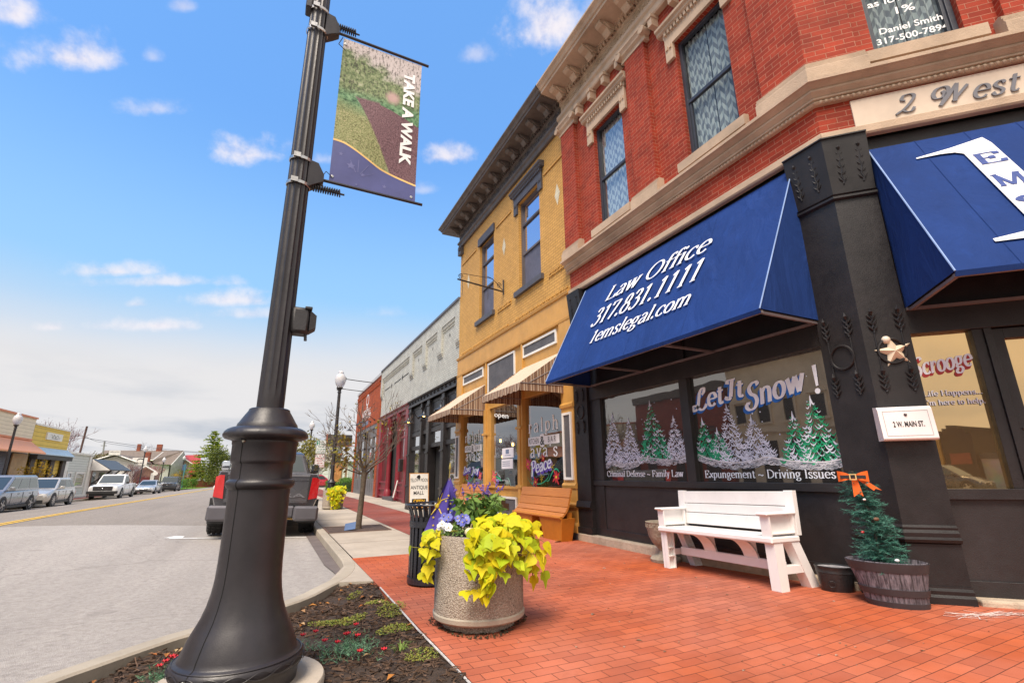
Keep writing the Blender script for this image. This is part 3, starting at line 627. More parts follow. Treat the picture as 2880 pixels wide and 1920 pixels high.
# ------------------------------------------------------------------ red brick corner building
R2 = 1/sqrt(2)
FX = 5.36
def FS(u, d, z): return (FX-d, u, z)
def FC(u, d, z): return (FX+(u-d)*R2, 2.727-(u+d)*R2, z)
def place_s(u0, z0): return lambda x, y, d: FS(u0-x, d, z0+y)
def place_c(u0, z0): return lambda x, y, d: FC(u0+x, d, z0+y)
def wallh(mb, u0, u1, z0, z1, holes, depth=.14, d=0):
    us = sorted({u0, u1, *[h[0] for h in holes], *[h[1] for h in holes]}); zs = sorted({z0, z1, *[h[2] for h in holes], *[h[3] for h in holes]})
    for i in range(len(us)-1):
        for j in range(len(zs)-1):
            cu = (us[i]+us[i+1])/2; cz = (zs[j]+zs[j+1])/2
            if any(h[0] < cu < h[1] and h[2] < cz < h[3] for h in holes): continue
            mb.quad((us[i], d, zs[j]), (us[i+1], d, zs[j]), (us[i+1], d, zs[j+1]), (us[i], d, zs[j+1]))
    for a, b, c, e in holes:
        mb.quad((a, d, c), (a, d, e), (a, d-depth, e), (a, d-depth, c)); mb.quad((b, d, c), (b, d, e), (b, d-depth, e), (b, d-depth, c))
        mb.quad((a, d, e), (b, d, e), (b, d-depth, e), (a, d-depth, e)); mb.quad((a, d, c), (b, d, c), (b, d-depth, c), (a, d-depth, c))
def sweep(mb, prof, u0, u1, n=1, ends=True):
    us = [u0+(u1-u0)*i/n for i in range(n+1)]
    mb.loft([[(u, d, z) for d, z in prof] for u in us], caps=ends)
M_red = brick('red_brick', (.38, .046, .019), (.25, .028, .012), (.44, .19, .12), .205, .0700, .009, .006, .34, .8, light=.28)
M_stone = pm('limestone', (.47, .345, .245), .8, .24, 1.6, .006, 60, grime=.35)
M_black = pm('black_trim_paint', (.019, .0165, .0175), .42, .3, 3, .003, 90, spec=.5)
M_iron = pm('black_cast_iron', (.017, .0148, .0158), .45, .3, 4, .0018, 90, spec=.38)
M_wframe = pm('dark_window_frame', (.035, .04, .055), .4, .2, 4)
M_glaw = glass('shop_glass', (.010, .009, .009), .20, (1, .95, .88))
M_gclear = glass('clear_glass', refl=.03, transp=.93, fk=.25)
M_gamber = glass('amber_film_glass', (.16, .09, .03), .62, (.98, .68, .34))
M_white = pm('white_letter_paint', (.86, .86, .86), .5, .05, 6); M_lilac = pm('lilac_white_paint', (.80, .84, .96), .6, .12, 8)
def chev(name, a, b, p=.16, q=.15):
    t = NT(name); sp = t.n.new('ShaderNodeSeparateXYZ'); t.lk(t.tc.outputs['Object'], sp.inputs[0])
    nz = t.noise(2, 2)
    uu = t.math('ADD', t.math('MULTIPLY', t.math('SUBTRACT', sp.outputs[1], sp.outputs[0]), 1/p), t.math('MULTIPLY', nz, .4)); fr = t.math('FRACT', uu)
    tri = t.math('ABSOLUTE', t.math('SUBTRACT', fr, .5)); v = t.math('FRACT', t.math('ADD', t.math('MULTIPLY', sp.outputs[2], 1/q), t.math('MULTIPLY', tri, .9)))
    k = t.math('LESS_THAN', fr, .5); v2 = t.math('FRACT', t.math('ADD', v, t.math('MULTIPLY', k, .5)))
    f = t.rng(v2, .44, .54)
    return t.fin(t.mix(f, a, b), .9)
M_curt = chev('chevron_curtain', (.16, .20, .23), (.35, .43, .44), .17, .21)
B = empty('brick_building', (0, 0, 0), 'red brick corner building with limestone trim and a black shopfront under blue awnings', 'building')
# upper walls
m = MB(FS); W1 = (6.10, 7.02, 5.96, 8.22); W2 = (3.70, 4.65, 5.96, 8.22)
wallh(m, 2.727, 8.155, 4.95, 9.3, [W1, W2], .16)
m.map = FC; W3 = (.70, 1.56, 5.96, 8.22); wallh(m, 0, 2.2, 4.95, 9.3, [W3], .16)
m.map = None
x1, y1, _ = FC(2.2, 0, 0)
m.quad((x1, y1, 0), (16, y1, 0), (16, y1, 10), (x1, y1, 10)); m.quad((5.4, 8.155, 4.9), (16, 8.155, 4.9), (16, 8.155, 10), (5.4, 8.155, 10)); m.quad((16, y1, 0), (16, 8.155, 0), (16, 8.155, 10), (16, y1, 10))
m.quad((FX, 2.727, 9.98), (FX, 8.15, 9.98), (16, 8.15, 9.98), (16, y1, 9.98)); m.quad((FX, 2.727, 9.98), (16, y1, 9.98), (x1, y1, 9.98), (FX, 2.727, 9.985))
# brick piers standing proud of the wall
def pier(f, a, b, d=.095): m.map = f; m.box(a, b, 0.001, d, 5.6, 9.02)
pier(FS, 7.62, 8.15); pier(FS, 5.27, 5.80)
m.map = None
def cornerpier(z0, z1, d):
    P = [FS(3.28, 0, 0), FS(3.28, d, 0), (FX-d, 2.727-d*math.tan(pi/8), 0), FC(.5, d, 0), FC(.5, 0, 0)]
    m.loft([[(p[0], p[1], z) for p in P] for z in (z0, z1)])
cornerpier(5.6, 9.02, .095)
m.map = FC; m.box(1.86, 2.2, .001, .095, 5.6, 9.02)
m.build('brick_wall', M_red, B)
# limestone: ledge band, string course, sills, lintels, pier bases, capitals, frieze and cornice
m = MB(FS)
band = [(-.02, 4.86), (.05, 4.86), (.065, 4.88), (.065, 4.965), (.04, 4.985), (-.02, 4.985)]
sweep(m, band, 2.70, 8.155)
m.map = FC; sweep(m, band, -.02, 2.2)
m.build('stone_band', M_stone, B)
sc_prof = [(0, 5.37), (.05, 5.37), (.075, 5.39), (.05, 5.415), (.042, 5.42), (.075, 5.428), (.078, 5.446), (.058, 5.45), (.085, 5.475), (.122, 5.505), (.122, 5.53), (.098, 5.534), (.138, 5.56), (.185, 5.582), (.212, 5.586), (.212, 5.632), (.03, 5.64), (0, 5.64)]
m = MB(FS); 
def mit(prof, z0=0):    # mitre the street face run into the chamfer run
    tg = math.tan(pi/8)
    m.map = None
    ra = [FS(8.2, d, z) for d, z in prof]; rb = [(FX-d, 2.727-d*tg, z) for d, z in prof]; rc = [FC(2.2, d, z) for d, z in prof]
    m.loft([ra, rb, rc])
mit(sc_prof)
m.build('string_course', M_stone, B)
m = MB()
k = 0
def beads(f, a, b, z, d, r=.024, st=.055):
    n = int((b-a)/st)
    for i in range(n):
        c = f(a+st*(i+.5), d, z); m.ball(c, r, 8, 5, sz=1.0)
beads(FS, 2.8, 8.1, 5.39, .055); m.cut(); beads(FC, .02, 2.15, 5.39, .055); m.cut()
m.build_each('bead_moulding', M_stone, B)
def sill(f, a, b, d=.11): 
    m = MB(f); sweep(m, [(-.15, 5.76), (d, 5.745), (d, 5.895), (d-.02, 5.91), (-.15, 5.96)], a, b); return m.build('sill', M_stone, B)
sill(FS, 5.98, 7.16); sill(FS, 3.56, 4.79); sill(FC, .58, 1.70)
def lintel(f, a, b, mat, par, z0=8.22, ear=.17):
    m = MB(f)
    m.box(a-ear, b+ear, .001, .05, z0, z0+.20); 
    for e in ((a-ear, a-.005), (b+.005, b+ear)): m.box(*e, .0012, .052, z0-.30, z0-.001)
    sweep(m, [(0, z0+.29), (.09, z0+.29), (.12, z0+.315), (.12, z0+.355), (.16, z0+.38), (.16, z0+.43), (0, z0+.45)], a-ear-.1, b+ear+.1)
    m.box(a-ear-.02, b+ear+.02, .001, .055, z0+.2005, z0+.2895)
    n = int((b-a+2*ear)/.075)
    for i in range(n):
        u = a-ear+.075*i+.01; m.box(u, u+.042, .0551, .092, z0+.215, z0+.2885)
    for e in (a-ear, b+.005):
        for q in range(2): m.box(e+.02+.075*q, e+.062+.075*q, .0521, .075, z0-.08, z0-.01)
    return m.build('lintel', mat, par)
lintel(FS, 6.10, 7.02, M_stone, B); lintel(FS, 3.70, 4.65, M_stone, B); lintel(FC, .70, 1.56, M_stone, B)
pb = [(0, 5.64), (.17, 5.64), (.17, 5.80), (.15, 5.82), (.155, 5.855), (.13, 5.87), (.135, 5.90), (.10, 5.93), (0, 5.93)]
m = MB(FS)
for a, b in ((7.56, 8.2), (5.20, 5.87)): sweep(m, pb, a, b); m.cut()
m.map = None; tg = math.tan(pi/8)
m.loft([[FS(3.34, d, z) for d, z in pb], [(FX-d, 2.727-d*tg, z) for d, z in pb], [FC(.56, d, z) for d, z in pb]]); m.cut()
m.map = FC; sweep(m, pb, 1.80, 2.2); m.cut()
m.build_each('pier_base', M_stone, B)
cp = [(0, 8.82), (.11, 8.82), (.11, 8.90), (.16, 8.94), (.17, 9.0), (.2, 9.03), (.2, 9.08), (0, 9.08)]
m = MB(FS)
for a, b in ((7.56, 8.2), (5.20, 5.87)):
    sweep(m, cp, a, b)
    for e in (a, b): 
        m.map = None; m.tube([FS(e, .02, 8.97), FS(e, .2, 8.97)], .075, 10); m.map = FS
    m.cut()
m.map = None; m.loft([[FS(3.34, d, z) for d, z in cp], [(FX-d, 2.727-d*tg, z) for d, z in cp], [FC(.56, d, z) for d, z in cp]]); m.cut()
m.build_each('pier_capital', M_stone, B)
arch = [(0, 9.10), (.10, 9.10), (.12, 9.13), (.12, 9.25), (.16, 9.29), (.16, 9.37), (.06, 9.385), (.06, 9.68), (.10, 9.70), (.10, 9.715), (.10, 9.80), (.17, 9.815), (.17, 9.85), (.60, 9.86), (.60, 9.93), (.63, 9.94), (.66, 10.0), (.72, 10.05), (.72, 10.09), (0, 10.16)]
m = MB(); mit(arch); m.build('cornice', M_stone, B)
def dentils(m, f, a, b, z0=9.72, z1=9.797, d0=.1005, d1=.15):
    m.map = f; n = int((b-a)/.1)
    for i in range(n): m.box(a+.1*i+.02, a+.1*i+.075, d0, d1, z0, z1)
def modillion(m, f, u, w=.17):
    m.map = f
    P = [(.18, 9.852), (.18, 9.66), (.24, 9.62), (.29, 9.66), (.33, 9.73), (.44, 9.75), (.5, 9.79), (.5, 9.852)]
    m.loft([[(u-w/2, d, z) for d, z in P], [(u+w/2, d, z) for d, z in P]])
    P = [(.16, 9.72), (.27, 9.72), (.42, 9.80), (.42, 9.83), (.16, 9.83)]
    m.loft([[(u-w/2-.03, d, z+.0) for d, z in P], [(u+w/2+.03, d, z+.0) for d, z in P]])
def relief(m, f, a, b, zc=9.535, amp=.075):
    m.map = None; n = int((b-a)/.62); P = []
    for i in range(n*16+1): u = a+(b-a)*i/(n*16); P.append(f(u, .066, zc+amp*sin(2*pi*i/16)))
    m.tube(P, .016, 5, cap=False)
    for i in range(n*2):
        u = a+(b-a)*(i+.5)/(n*2); s_ = 1 if i % 2 == 0 else -1
        P = [f(u+.09*cos(q)*(1-q/9), .066, zc-s_*.03+s_*.085*sin(q)*(1-q/9)) for q in [j*.55 for j in range(13)]]; m.tube(P, .013, 5, cap=False)
        for q in range(5): c = f(u+.12*cos(q*1.3), .066, zc+.1*sin(q*1.3)); m.ball(c, .026, 6, 4, sz=1)
m = MB(); dentils(m, FS, 2.75, 8.1); m.cut(); dentils(m, FC, .05, 2.1); m.cut(); m.build_each('dentils', M_stone, B)
for u in [7.86-.61*i for i in range(9)]:
    m = MB(); modillion(m, FS, u); m.build('modillion', M_stone, B)
for u in (.4, 1.0, 1.6): m = MB(); modillion(m, FC, u); m.build('modillion', M_stone, B)
m = MB(); relief(m, FS, 2.8, 8.1); m.build('frieze_ornament', M_stone, B)
m = MB(FS)
for u in (7.38, 6.9, 6.42, 5.98, 5.0, 4.5, 4.0, 3.5): m.box(u-.05, u+.05, .0, .16, 8.86, 9.10); m.box(u-.065, u+.065, .0, .18, 9.03, 9.0995); m.cut()
m.build_each('corbel', M_stone, B)
# upstairs windows: frame, sashes, glass, chevron curtains
def sash(f, W, par, mat=M_wframe, curtain=True, d=-.10, name='window', gl=None, split=.46, tilt=0, wt=.055):
    a, b, c, e = W; m = MB(f)
    t = wt
    m.box(a, a+t, d-.05, d+.02, c, e); m.box(b-t, b, d-.05, d+.02, c, e); m.box(a+t, b-t, d-.05, d+.02, e-t, e); m.box(a+t, b-t, d-.05, d+.02, c, c+t)
    zm_ = c+(e-c)*split
    m.box(a+t, b-t, d-.045, d+.012, zm_-.03, zm_+.03)
    m.box(a+t, a+t+.035, d-.06, d-.005, c+t, zm_-.03); m.box(b-t-.035, b-t, d-.06, d-.005, c+t, zm_-.03)
    w = m.build(name, mat, par, bevel=.004)
    m = MB(f); m.quad((a+t, d-.03, c+t), (b-t, d-.03, c+t), (b-t, d-.03, e-t), (a+t, d-.03, e-t)); m.build('pane', gl or M_gclear, w)
    if curtain:
        m = MB(f); n = 26; aa = a+.02; bb = b-.02
        for lo, hi in ((aa, (aa+bb)/2-.004), ((aa+bb)/2+.004, bb)):
            k = [(lo+(hi-lo)*i/n, d-.10+.018*sin(i*1.35)) for i in range(n+1)]
            m.loft([[(u, dd, c+.02) for u, dd in k], [(u, dd, e-.01) for u, dd in k]], caps=False, closed=False, smooth=True)
        m.build('curtain', M_curt, w)
        m = MB(f); m.quad((a-.02, d-.16, c-.02), (b+.02, d-.16, c-.02), (b+.02, d-.16, e+.02), (a-.02, d-.16, e+.02)); m.build('room_backing', pm('dark_room', (.02, .02, .025), .9), w)  # dark sheet standing in for the unlit room behind the curtains
    return w
sash(FS, W1, B); sash(FS, W2, B)
w3 = sash(FC, W3, B)
m = MB()
def tx(s, u, z, W, H): put_sans(m, place_c(u, z), s, W, H, d=-.120, bold=.012); m.cut()
tx('as low as', .80, 6.70, .56, .095); tx('1%', 1.06, 6.515, .19, .10); tx('Daniel Smith', .85, 6.275, .62, .085); tx('317-500-7894', .80, 6.13, .70, .085)
m.build_each('window_lettering', M_white, w3)
# --- sign panel with script letters
m = MB(FC); m.box(.345, 2.2, -.01, .02, 4.988, 5.345); m.build('sign_panel', pm('pale_sign_stone', (.60, .49, .39), .7, .12, 2, grime=.15), B)
M_gray = pm('grey_sign_letters', (.14, .14, .16), .5)
m = MB()
s_, w_ = serif('\u2461', .095, .02, .25, False); put_text(m, place_c(.735, 5.035), s_, .20, .235, wid=w_, d=.028)
s_, w_ = serif('\u20a9', .10, .02, .1, False); put_text(m, place_c(1.085, 5.035), s_, .33, .23, wid=w_, d=.028)
s_, w_ = serif('est', .10, .03, .35, False, .02); put_text(m, place_c(1.41, 5.03), s_, .40, .25, wid=w_, d=.028)
s_, w_ = serif('Main', .10, .03, .35, False, .02); put_text(m, place_c(1.98, 5.03), s_, .55, .25, wid=w_, d=.028)
lt = m.build('sign_lettering', M_gray, B); sm = lt.modifiers.new('t', 'SOLIDIFY'); sm.thickness = .018; sm.offset = 0
# --- shopfront: corner iron column (street face + chamfer face), end column, glazing
def sprig(m, f, u, z0, z1, lean=1, nl=5, r=.010, d=.045):
    m.map = None
    m.tube([f(u+.012*sin(q*2.2)*lean, d+.006, z0+(z1-z0)*q/8) for q in range(9)], r, 5)
    for i in range(nl):
        z = z0+(z1-z0)*(i+.35)/nl
        for s_ in (1, -1):
            P = [f(u, d+.002, z), f(u+s_*.022, d+.010, z+.024), f(u+s_*.046, d+.006, z+.06)]; m.tube(P, [.006, .011, .001], 5)
    m.tube([f(u, d, z1), f(u, d+.02, z1+.04), f(u+.01*lean, d+.008, z1+.09)], [.01, .02, .001], 5)
m = MB(FS); c0, c1 = 2.727, 3.15
def colrun(prof):       # profile (d, z) swept round street face + chamfer face of the corner column
    m.map = None
    m.loft([[FS(c1, d, z) for d, z in prof], [(FX-d, 2.727-d*tg, z) for d, z in prof], [FC(.385, d, z) for d, z in prof]])
colrun([(-.2, .10), (.04, .10), (.04, 4.15), (-.2, 4.15)])
colrun([(-.2, .02), (.11, .02), (.11, .13), (.09, .15), (.095, .18), (.07, .2), (.07, .215), (-.2, .215)])
colrun([(-.2, .56), (.05, .56), (.09, .575), (.105, .60), (.08, .62), (.085, .655), (.06, .68), (.065, .70), (.045, .72), (-.2, .72)])
colrun([(-.2, .2155), (.06, .2155), (.06, .5595), (-.2, .5595)])
colrun([(-.2, 4.10), (.05, 4.10), (.075, 4.115), (.075, 4.14), (.055, 4.15), (.075, 4.165), (.045, 4.18), (.12, 4.84), (.14, 4.845), (.14, 4.86), (-.2, 4.86)])
cc = m.build('iron_column', M_iron, B)
m = MB()
for u in (2.84, 3.04): sprig(m, lambda a, d, z: FS(a, d+.055*(z-4.18)/.66, z), u, 4.28, 4.68)
m.cut()
for u in (.1, .29): sprig(m, lambda a, d, z: FC(a, d+.055*(z-4.18)/.66, z), u, 4.28, 4.68)
m.cut()
for f, cu in ((FS, 2.945), (FC, .20)):
    for u in (cu-.115, cu+.115):
        sprig(m, f, u, 2.56, 2.74, nl=3); sprig(m, f, u, 1.95, 2.12, nl=3)
        m.tube([f(u, .045, 1.95), f(u, .045, 2.7)], .008, 5)
    m.tube([f(cu+.115*cos(q*pi/14), .05, 2.36+.125*sin(q*pi/14)) for q in range(29)], .014, 6); m.cut()
m.build_each('column_ornament', M_iron, cc)
m = MB(FS)
e0, e1 = 7.70, 8.155
m.box(e0, e1, -.2, .04, .24, 4.15); m.box(e0-.01, e1+.01, -.2, .07, .14, .24); sweep(m, [(-.1, .56), (.05, .56), (.10, .6), (.06, .7), (-.1, .72)], e0-.005, e1+.005)
m.loft([[(e0, .04, 4.15), (e1, .04, 4.15), (e1, -.2, 4.15), (e0, -.2, 4.15)], [(e0, .12, 4.86), (e1, .12, 4.86), (e1, -.2, 4.86), (e0, -.2, 4.86)]]); sweep(m, [(-.1, 4.08), (.075, 4.1), (.075, 4.16), (-.1, 4.18)], e0-.004, e1+.004)
c2 = m.build('iron_column', M_iron, B)
m = MB(); cu = 7.93
for u in (cu-.11, cu+.11):
    sprig(m, FS, u, 2.56, 2.74, nl=3); sprig(m, FS, u, 1.95, 2.12, nl=3); sprig(m, lambda a, d, z: FS(a, d+.055*(z-4.18)/.66, z), u, 4.28, 4.68)
m.tube([FS(cu+.115*cos(q*pi/14), .05, 2.36+.125*sin(q*pi/14)) for q in range(29)], .014, 6)
m.build('column_ornament', M_iron, c2)
# plinth stone
m = MB(FS); m.box(3.2, 8.165, -.2, .075, -.1, .13); m.map = FC; m.box(.42, 2.2, -.2, .09, -.1, .125)
m.build('stone_plinth', pm('weathered_plinth', (.40, .32, .24), .85, .35, 2.5, .012, 25, grime=.6), B, bevel=.02)
# kick panels, mullions, transoms
m = MB(FS); d = -.06
m.box(3.15, 7.70, -.2, d, .255, .985)            # kick panel
m.map = FC; m.box(.385, .99, -.2, d, .255, .94); m.map = FS
m.build('kick_panel', pm('dark_kick_panel', (.021, .0175, .0185), .5, .35, 2.5, .002, 120), B)
m = MB(FS)
m.box(3.15, 7.70, -.2, d+.045, .985, 1.075); m.box(3.15, 7.70, -.2, d+.02, .13, .2545); m.box(7.41, 7.70, -.2, d+.02, .255, .984)
m.box(5.20, 5.36, -.2, d+.045, 1.0755, 2.549); m.box(7.38, 7.70, -.2, d+.03, 1.0755, 2.549); m.box(3.15, 3.165, -.2, d+.03, 1.0755, 2.549)
m.box(3.15, 7.70, -.2, d+.05, 2.55, 2.80); m.box(3.15, 7.70, -.2, d-.01, 2.8005, 4.86); m.box(5.22, 5.34, -.2, d+.03, 2.801, 4.0)
m.map = FC
m.box(.385, .99, -.2, d+.045, .9405, 1.035); m.box(.385, .99, -.2, d+.02, .125, .2545); m.box(.385, 2.2, -.2, d+.05, 2.53, 2.80); m.box(.385, 2.2, -.2, d-.01, 2.8005, 4.86)
m.box(.905, .99, -.2, d+.03, 1.0355, 2.529); m.box(.99, 1.05, -.2, d+.05, .13, 2.5295); m.box(2.05, 2.2, -.2, d+.03, .13, 2.5295)
m.build('shopfront_frame', M_black, B, bevel=.004)
dr = MB(FC); dr.box(1.055, 1.15, -.16, -.05, .14, 2.52); dr.box(1.85, 2.04, -.16, -.05, .14, 2.52); dr.box(1.15, 1.85, -.16, -.05, 2.42, 2.52); dr.box(1.15, 1.85, -.16, -.05, .14, .45)
door = dr.build('door', M_black, B, bevel=.004)
m = MB(FC); m.quad((1.15, -.10, .45), (1.85, -.10, .45), (1.85, -.10, 2.42), (1.15, -.10, 2.42)); m.build('door_pane', M_gamber, door)
m = MB(); m.tube([FC(1.11, -.04, 1.35), FC(1.11, .02, 1.35), FC(1.11, .02, 1.05), FC(1.11, -.04, 1.05)], .012, 6); m.map = FC; m.lathe([(.02, 0), (.025, .02), (.001, .03)], (1.11, -.05, 1.55), 10); m.build('door_handle', pm('steel_handle', (.6, .6, .6), .3, metal=1), door)
def pane(name, f, a, b, c, e, d, mat): m = MB(f); m.quad((a, d, c), (b, d, c), (b, d, e), (a, d, e)); return m.build(name, mat, B)
s1 = pane('shop_window', FS, 5.36, 7.38, 1.075, 2.55, -.09, M_glaw); s2 = pane('shop_window', FS, 3.165, 5.20, 1.075, 2.55, -.09, M_glaw); s3 = pane('shop_window', FC, .385, .905, 1.035, 2.53, -.09, M_gamber)
PD = -.086
def lett(name, par, mat, fn): m = MB(); fn(m); return m.build(name, mat, par, recalc=False)
def _t1(m):
    a, w = serif('Criminal Defense ~ Family Law', .105, .04, 0, True, -.005); put_text(m, place_s(7.36, 1.141), a, 1.85, .100, wid=w, d=PD)
lett('window_lettering', s1, M_lilac, _t1)
def _t2(m):
    a, w = serif('Expungement ~ Driving Issues', .105, .04, 0, True, -.005); put_text(m, place_s(5.11, 1.128), a, 1.80, .100, wid=w, d=PD)
lett('window_lettering', s2, M_lilac, _t2)
M_pg = island('painted_green', [(.01, .30, .13), (.015, .44, .2), (.01, .16, .08), (.04, .55, .28)], .6); M_pw = island('painted_white', [(.54, .60, .74), (.72, .80, .95), (.80, .86, .97), (.36, .42, .55)], .6)
M_pgr = island('painted_snow_grey', [(.12, .14, .17), (.3, .33, .38), (.6, .62, .68), (.85, .86, .9)], .6)
rt_ = random.Random(11)
def ptree(par, tip, bl, br, green):
    pl = place_s(0, 0)
    def P(x, y, d): return pl(-x, y, d)
    mw = MB(); mg = MB(); H = tip[1]-min(bl[1], br[1]); nrow = int(9+H*13); zb = (bl[1]+br[1])/2
    for i in range(nrow+1):
        t = (i+.3)/(nrow+.3); cx = tip[0]+((bl[0]+br[0])/2-tip[0])*t; hw = abs(bl[0]-br[0])/2*t**.9*1.05+.012; z = tip[1]-(tip[1]-zb)*t
        n = max(3, int(hw/.022)+2)
        for j in range(n):
            q = (j+.5)/n*2-1+rt_.uniform(-.12, .12); x = cx+hw*q*.92; s_ = (1 if q > 0 else -1) if abs(q) > .2 else rt_.choice((1, -1))
            L = .03+.055*t*rt_.uniform(.7, 1.2); zz = z+rt_.uniform(-.6, .6)*H/nrow
            pts = [(x-s_*L*.25, zz+L*.55), (x+s_*L*.15, zz-L*.1), (x+s_*L*.55, zz-L*.18), (x+s_*L*.95, zz+L*.22)]
            tgt = mg if (green and rt_.random() < .74) else mw
            ribbon(tgt, P, pts, rt_.uniform(.010, .019)*(.7+.5*t), PD+.0004+rt_.random()*.0015)
    # tip
    ribbon(mw, P, [(tip[0], tip[1]+.07), (tip[0]+.004, tip[1]), (tip[0]+.012, tip[1]-.06)], .018, PD+.002); ribbon(mw, P, [(tip[0], tip[1]+.05), (tip[0]-.015, tip[1]-.02), (tip[0]-.035, tip[1]-.045)], .016, PD+.0025)
    base = mg.build('painted_tree', M_pg, par, recalc=False) if green else None
    w_ = mw.build('painted_snow' if green else 'painted_tree', M_pw, par, recalc=False)
TR = [(s1, (7.104, 2.2), (7.371, 1.40), (6.88, 1.38), 0), (s1, (6.669, 2.06), (6.865, 1.39), (6.42, 1.40), 0), (s1, (6.101, 2.28), (6.40, 1.45), (5.75, 1.42), 1), (s1, (5.606, 1.98), (5.80, 1.43), (5.40, 1.42), 0),
      (s2, (5.05, 1.89), (5.18, 1.46), (4.84, 1.40), 1), (s2, (4.808, 1.73), (4.96, 1.39), (4.64, 1.37), 1), (s2, (4.605, 2.03), (4.79, 1.34), (4.35, 1.33), 0), (s2, (4.248, 1.84), (4.42, 1.37), (4.0, 1.38), 0), (s2, (3.689, 1.82), (3.852, 1.35), (3.55, 1.32), 1), (s2, (3.445, 1.97), (3.645, 1.30), (3.19, 1.33), 1)]
for a in TR: ptree(*a)
def hill(par, P0):
    m = MB(); pl = place_s(0, 0); P = _cr(P0, 10)
    for i, (x, z) in enumerate(P):
        for k in range(9):
            y = z-rt_.random()**1.5*.085+.005; L = rt_.uniform(.03, .07); s_ = rt_.choice((1, -1))
            ribbon(m, lambda a, b, d: pl(-a, b, d), [(x-s_*L, y+rt_.uniform(-.005, .02)), (x-s_*L*.2, y-.012), (x+s_*L*.5, y+.0), (x+s_*L*.8, y+.018)], rt_.uniform(.004, .009), PD+rt_.random()*.0018)
    ribbon(m, lambda a, b, d: pl(-a, b, d), P0, .012, PD+.0022, False)
    m.build('painted_snowbank', M_pgr, par, recalc=False)
hill(s1, [(7.375, 1.36), (7.1, 1.41), (6.875, 1.35), (6.6, 1.37), (6.356, 1.44), (6.0, 1.41), (5.75, 1.39), (5.40, 1.44)])
hill(s2, [(5.185, 1.45), (4.995, 1.38), (4.629, 1.32), (4.3, 1.34), (4.097, 1.375), (3.85, 1.33), (3.659, 1.31), (3.4, 1.30), (3.18, 1.33)])
m = MB(); pl = place_s(0, 0)
def snow(n, a, b, c, e):
    for i in range(n):
        u = rt_.uniform(a, b); z = rt_.uniform(c, e); r = rt_.uniform(.005, .011); m.add([pl(-u+r*cos(q*pi/4), z+r*sin(q*pi/4), PD) for q in range(8)], [tuple(range(8))])
snow(24, 5.45, 7.3, 1.55, 2.3); m.build('painted_snowflakes', M_pw, s1, recalc=False); m = MB(); snow(26, 3.3, 5.0, 1.5, 2.3); m.build('painted_snowflakes', M_pw, s2, recalc=False)
M_pblue = pm('painted_blue', (.01, .13, .50), .6, .15, 10)
def script(par, word, u0, z0, W, H, slope, mats, em=.68, shear=.12, thick=.15, thin=.055, dx=.035, dz=-.035):
    a, w = serif(word, thick, thin, shear, False, .0)
    m = MB(); put_text(m, lambda x, y, d: FS(u0-x, d, z0+y+slope*x), a, W, H, wid=w, em=em, d=PD+.003); m2 = MB()
    for k in range(5):
        put_text(m2, lambda x, y, d: FS(u0-x+dx*(k+1)/5, d, z0+y+slope*x+dz*(k+1)/5), a, W, H, wid=w, em=em, d=PD-.0005-.00045*k*.0+k*.0001)
    m2.build('lettering_shadow', mats[1], par, recalc=False); return m.build('window_lettering', mats[0], par, recalc=False)
script(s2, '\u2112et', 5.165, 2.06, .53, .27, .10, (M_lilac, M_pblue))
script(s2, '\u2110t', 4.575, 2.15, .27, .25, .02, (M_lilac, M_pblue))
script(s2, '\u015cnow', 4.31, 1.975, .83, .29, .17, (M_lilac, M_pblue), shear=.1)
m = MB(); m.map = FS; m.add([(3.362, PD+.004, 2.37), (3.312, PD+.004, 2.375), (3.322, PD+.004, 2.135), (3.352, PD+.004, 2.13)], [(0, 1, 2, 3)]); m.add([(3.343+.032*cos(q*pi/8), PD+.004, 2.075+.032*sin(q*pi/8)) for q in range(16)], [tuple(range(16))]); m.build('window_lettering', M_lilac, s2, recalc=False)
def scc(word, u0, z0, W, H, slope):
    a, w = serif(word, .15, .055, .12, False, .0)
    m = MB(); put_text(m, lambda x, y, d: FC(u0+x, d, z0+y+slope*x), a, W, H, wid=w, em=.68, d=PD+.003); m2 = MB(); 
    for k in range(5): put_text(m2, lambda x, y, d: FC(u0+x-.004*k, d, z0+y+slope*x-.007*k), a, W, H, wid=w, em=.68, d=PD-.0005+k*.0001)
    m2.build('lettering_shadow', pm('painted_red', (.38, .03, .03), .6), s3, recalc=False); m.build('window_lettering', M_lilac, s3, recalc=False)
scc('\u015ccrooge', .372, 2.105, .50, .17, .16)
m = MB()
for q in (0,):  # black offset copies stand in for the shadow these letters cast
    a, w = serif('Life Happens...', .125, .05); put_text(m, place_c(.415, 1.899), a, .47, .052, wid=w, d=PD-.002); a, w = serif("I'm here to help.", .125, .05); put_text(m, place_c(.415, 1.809), a, .475, .052, wid=w, d=PD-.002)
    m.build('lettering_shadow', M_black, s3, recalc=False); m = MB()
a, w = serif('Life Happens...', .125, .05); put_text(m, place_c(.42, 1.905), a, .47, .052, wid=w, d=PD); m.cut(); a, w = serif("I'm here to help.", .125, .05); put_text(m, place_c(.42, 1.815), a, .475, .052, wid=w, d=PD); m.cut(); m.build_each('window_lettering', M_lilac, s3, recalc=False)
# dark core so no daylight leaks in behind the facade
m = MB(); m.quad((5.62, 2.9, 0), (5.62, 8.1, 0), (5.62, 8.1, 9.9), (5.62, 2.9, 9.9)); m.quad(FC(.05, -.24, 0), FC(2.2, -.24, 0), FC(2.2, -.24, 9.9), FC(.05, -.24, 9.9)); m.build('dark_core', pm('dark_core_black', (.03, .03, .03), .9), B)
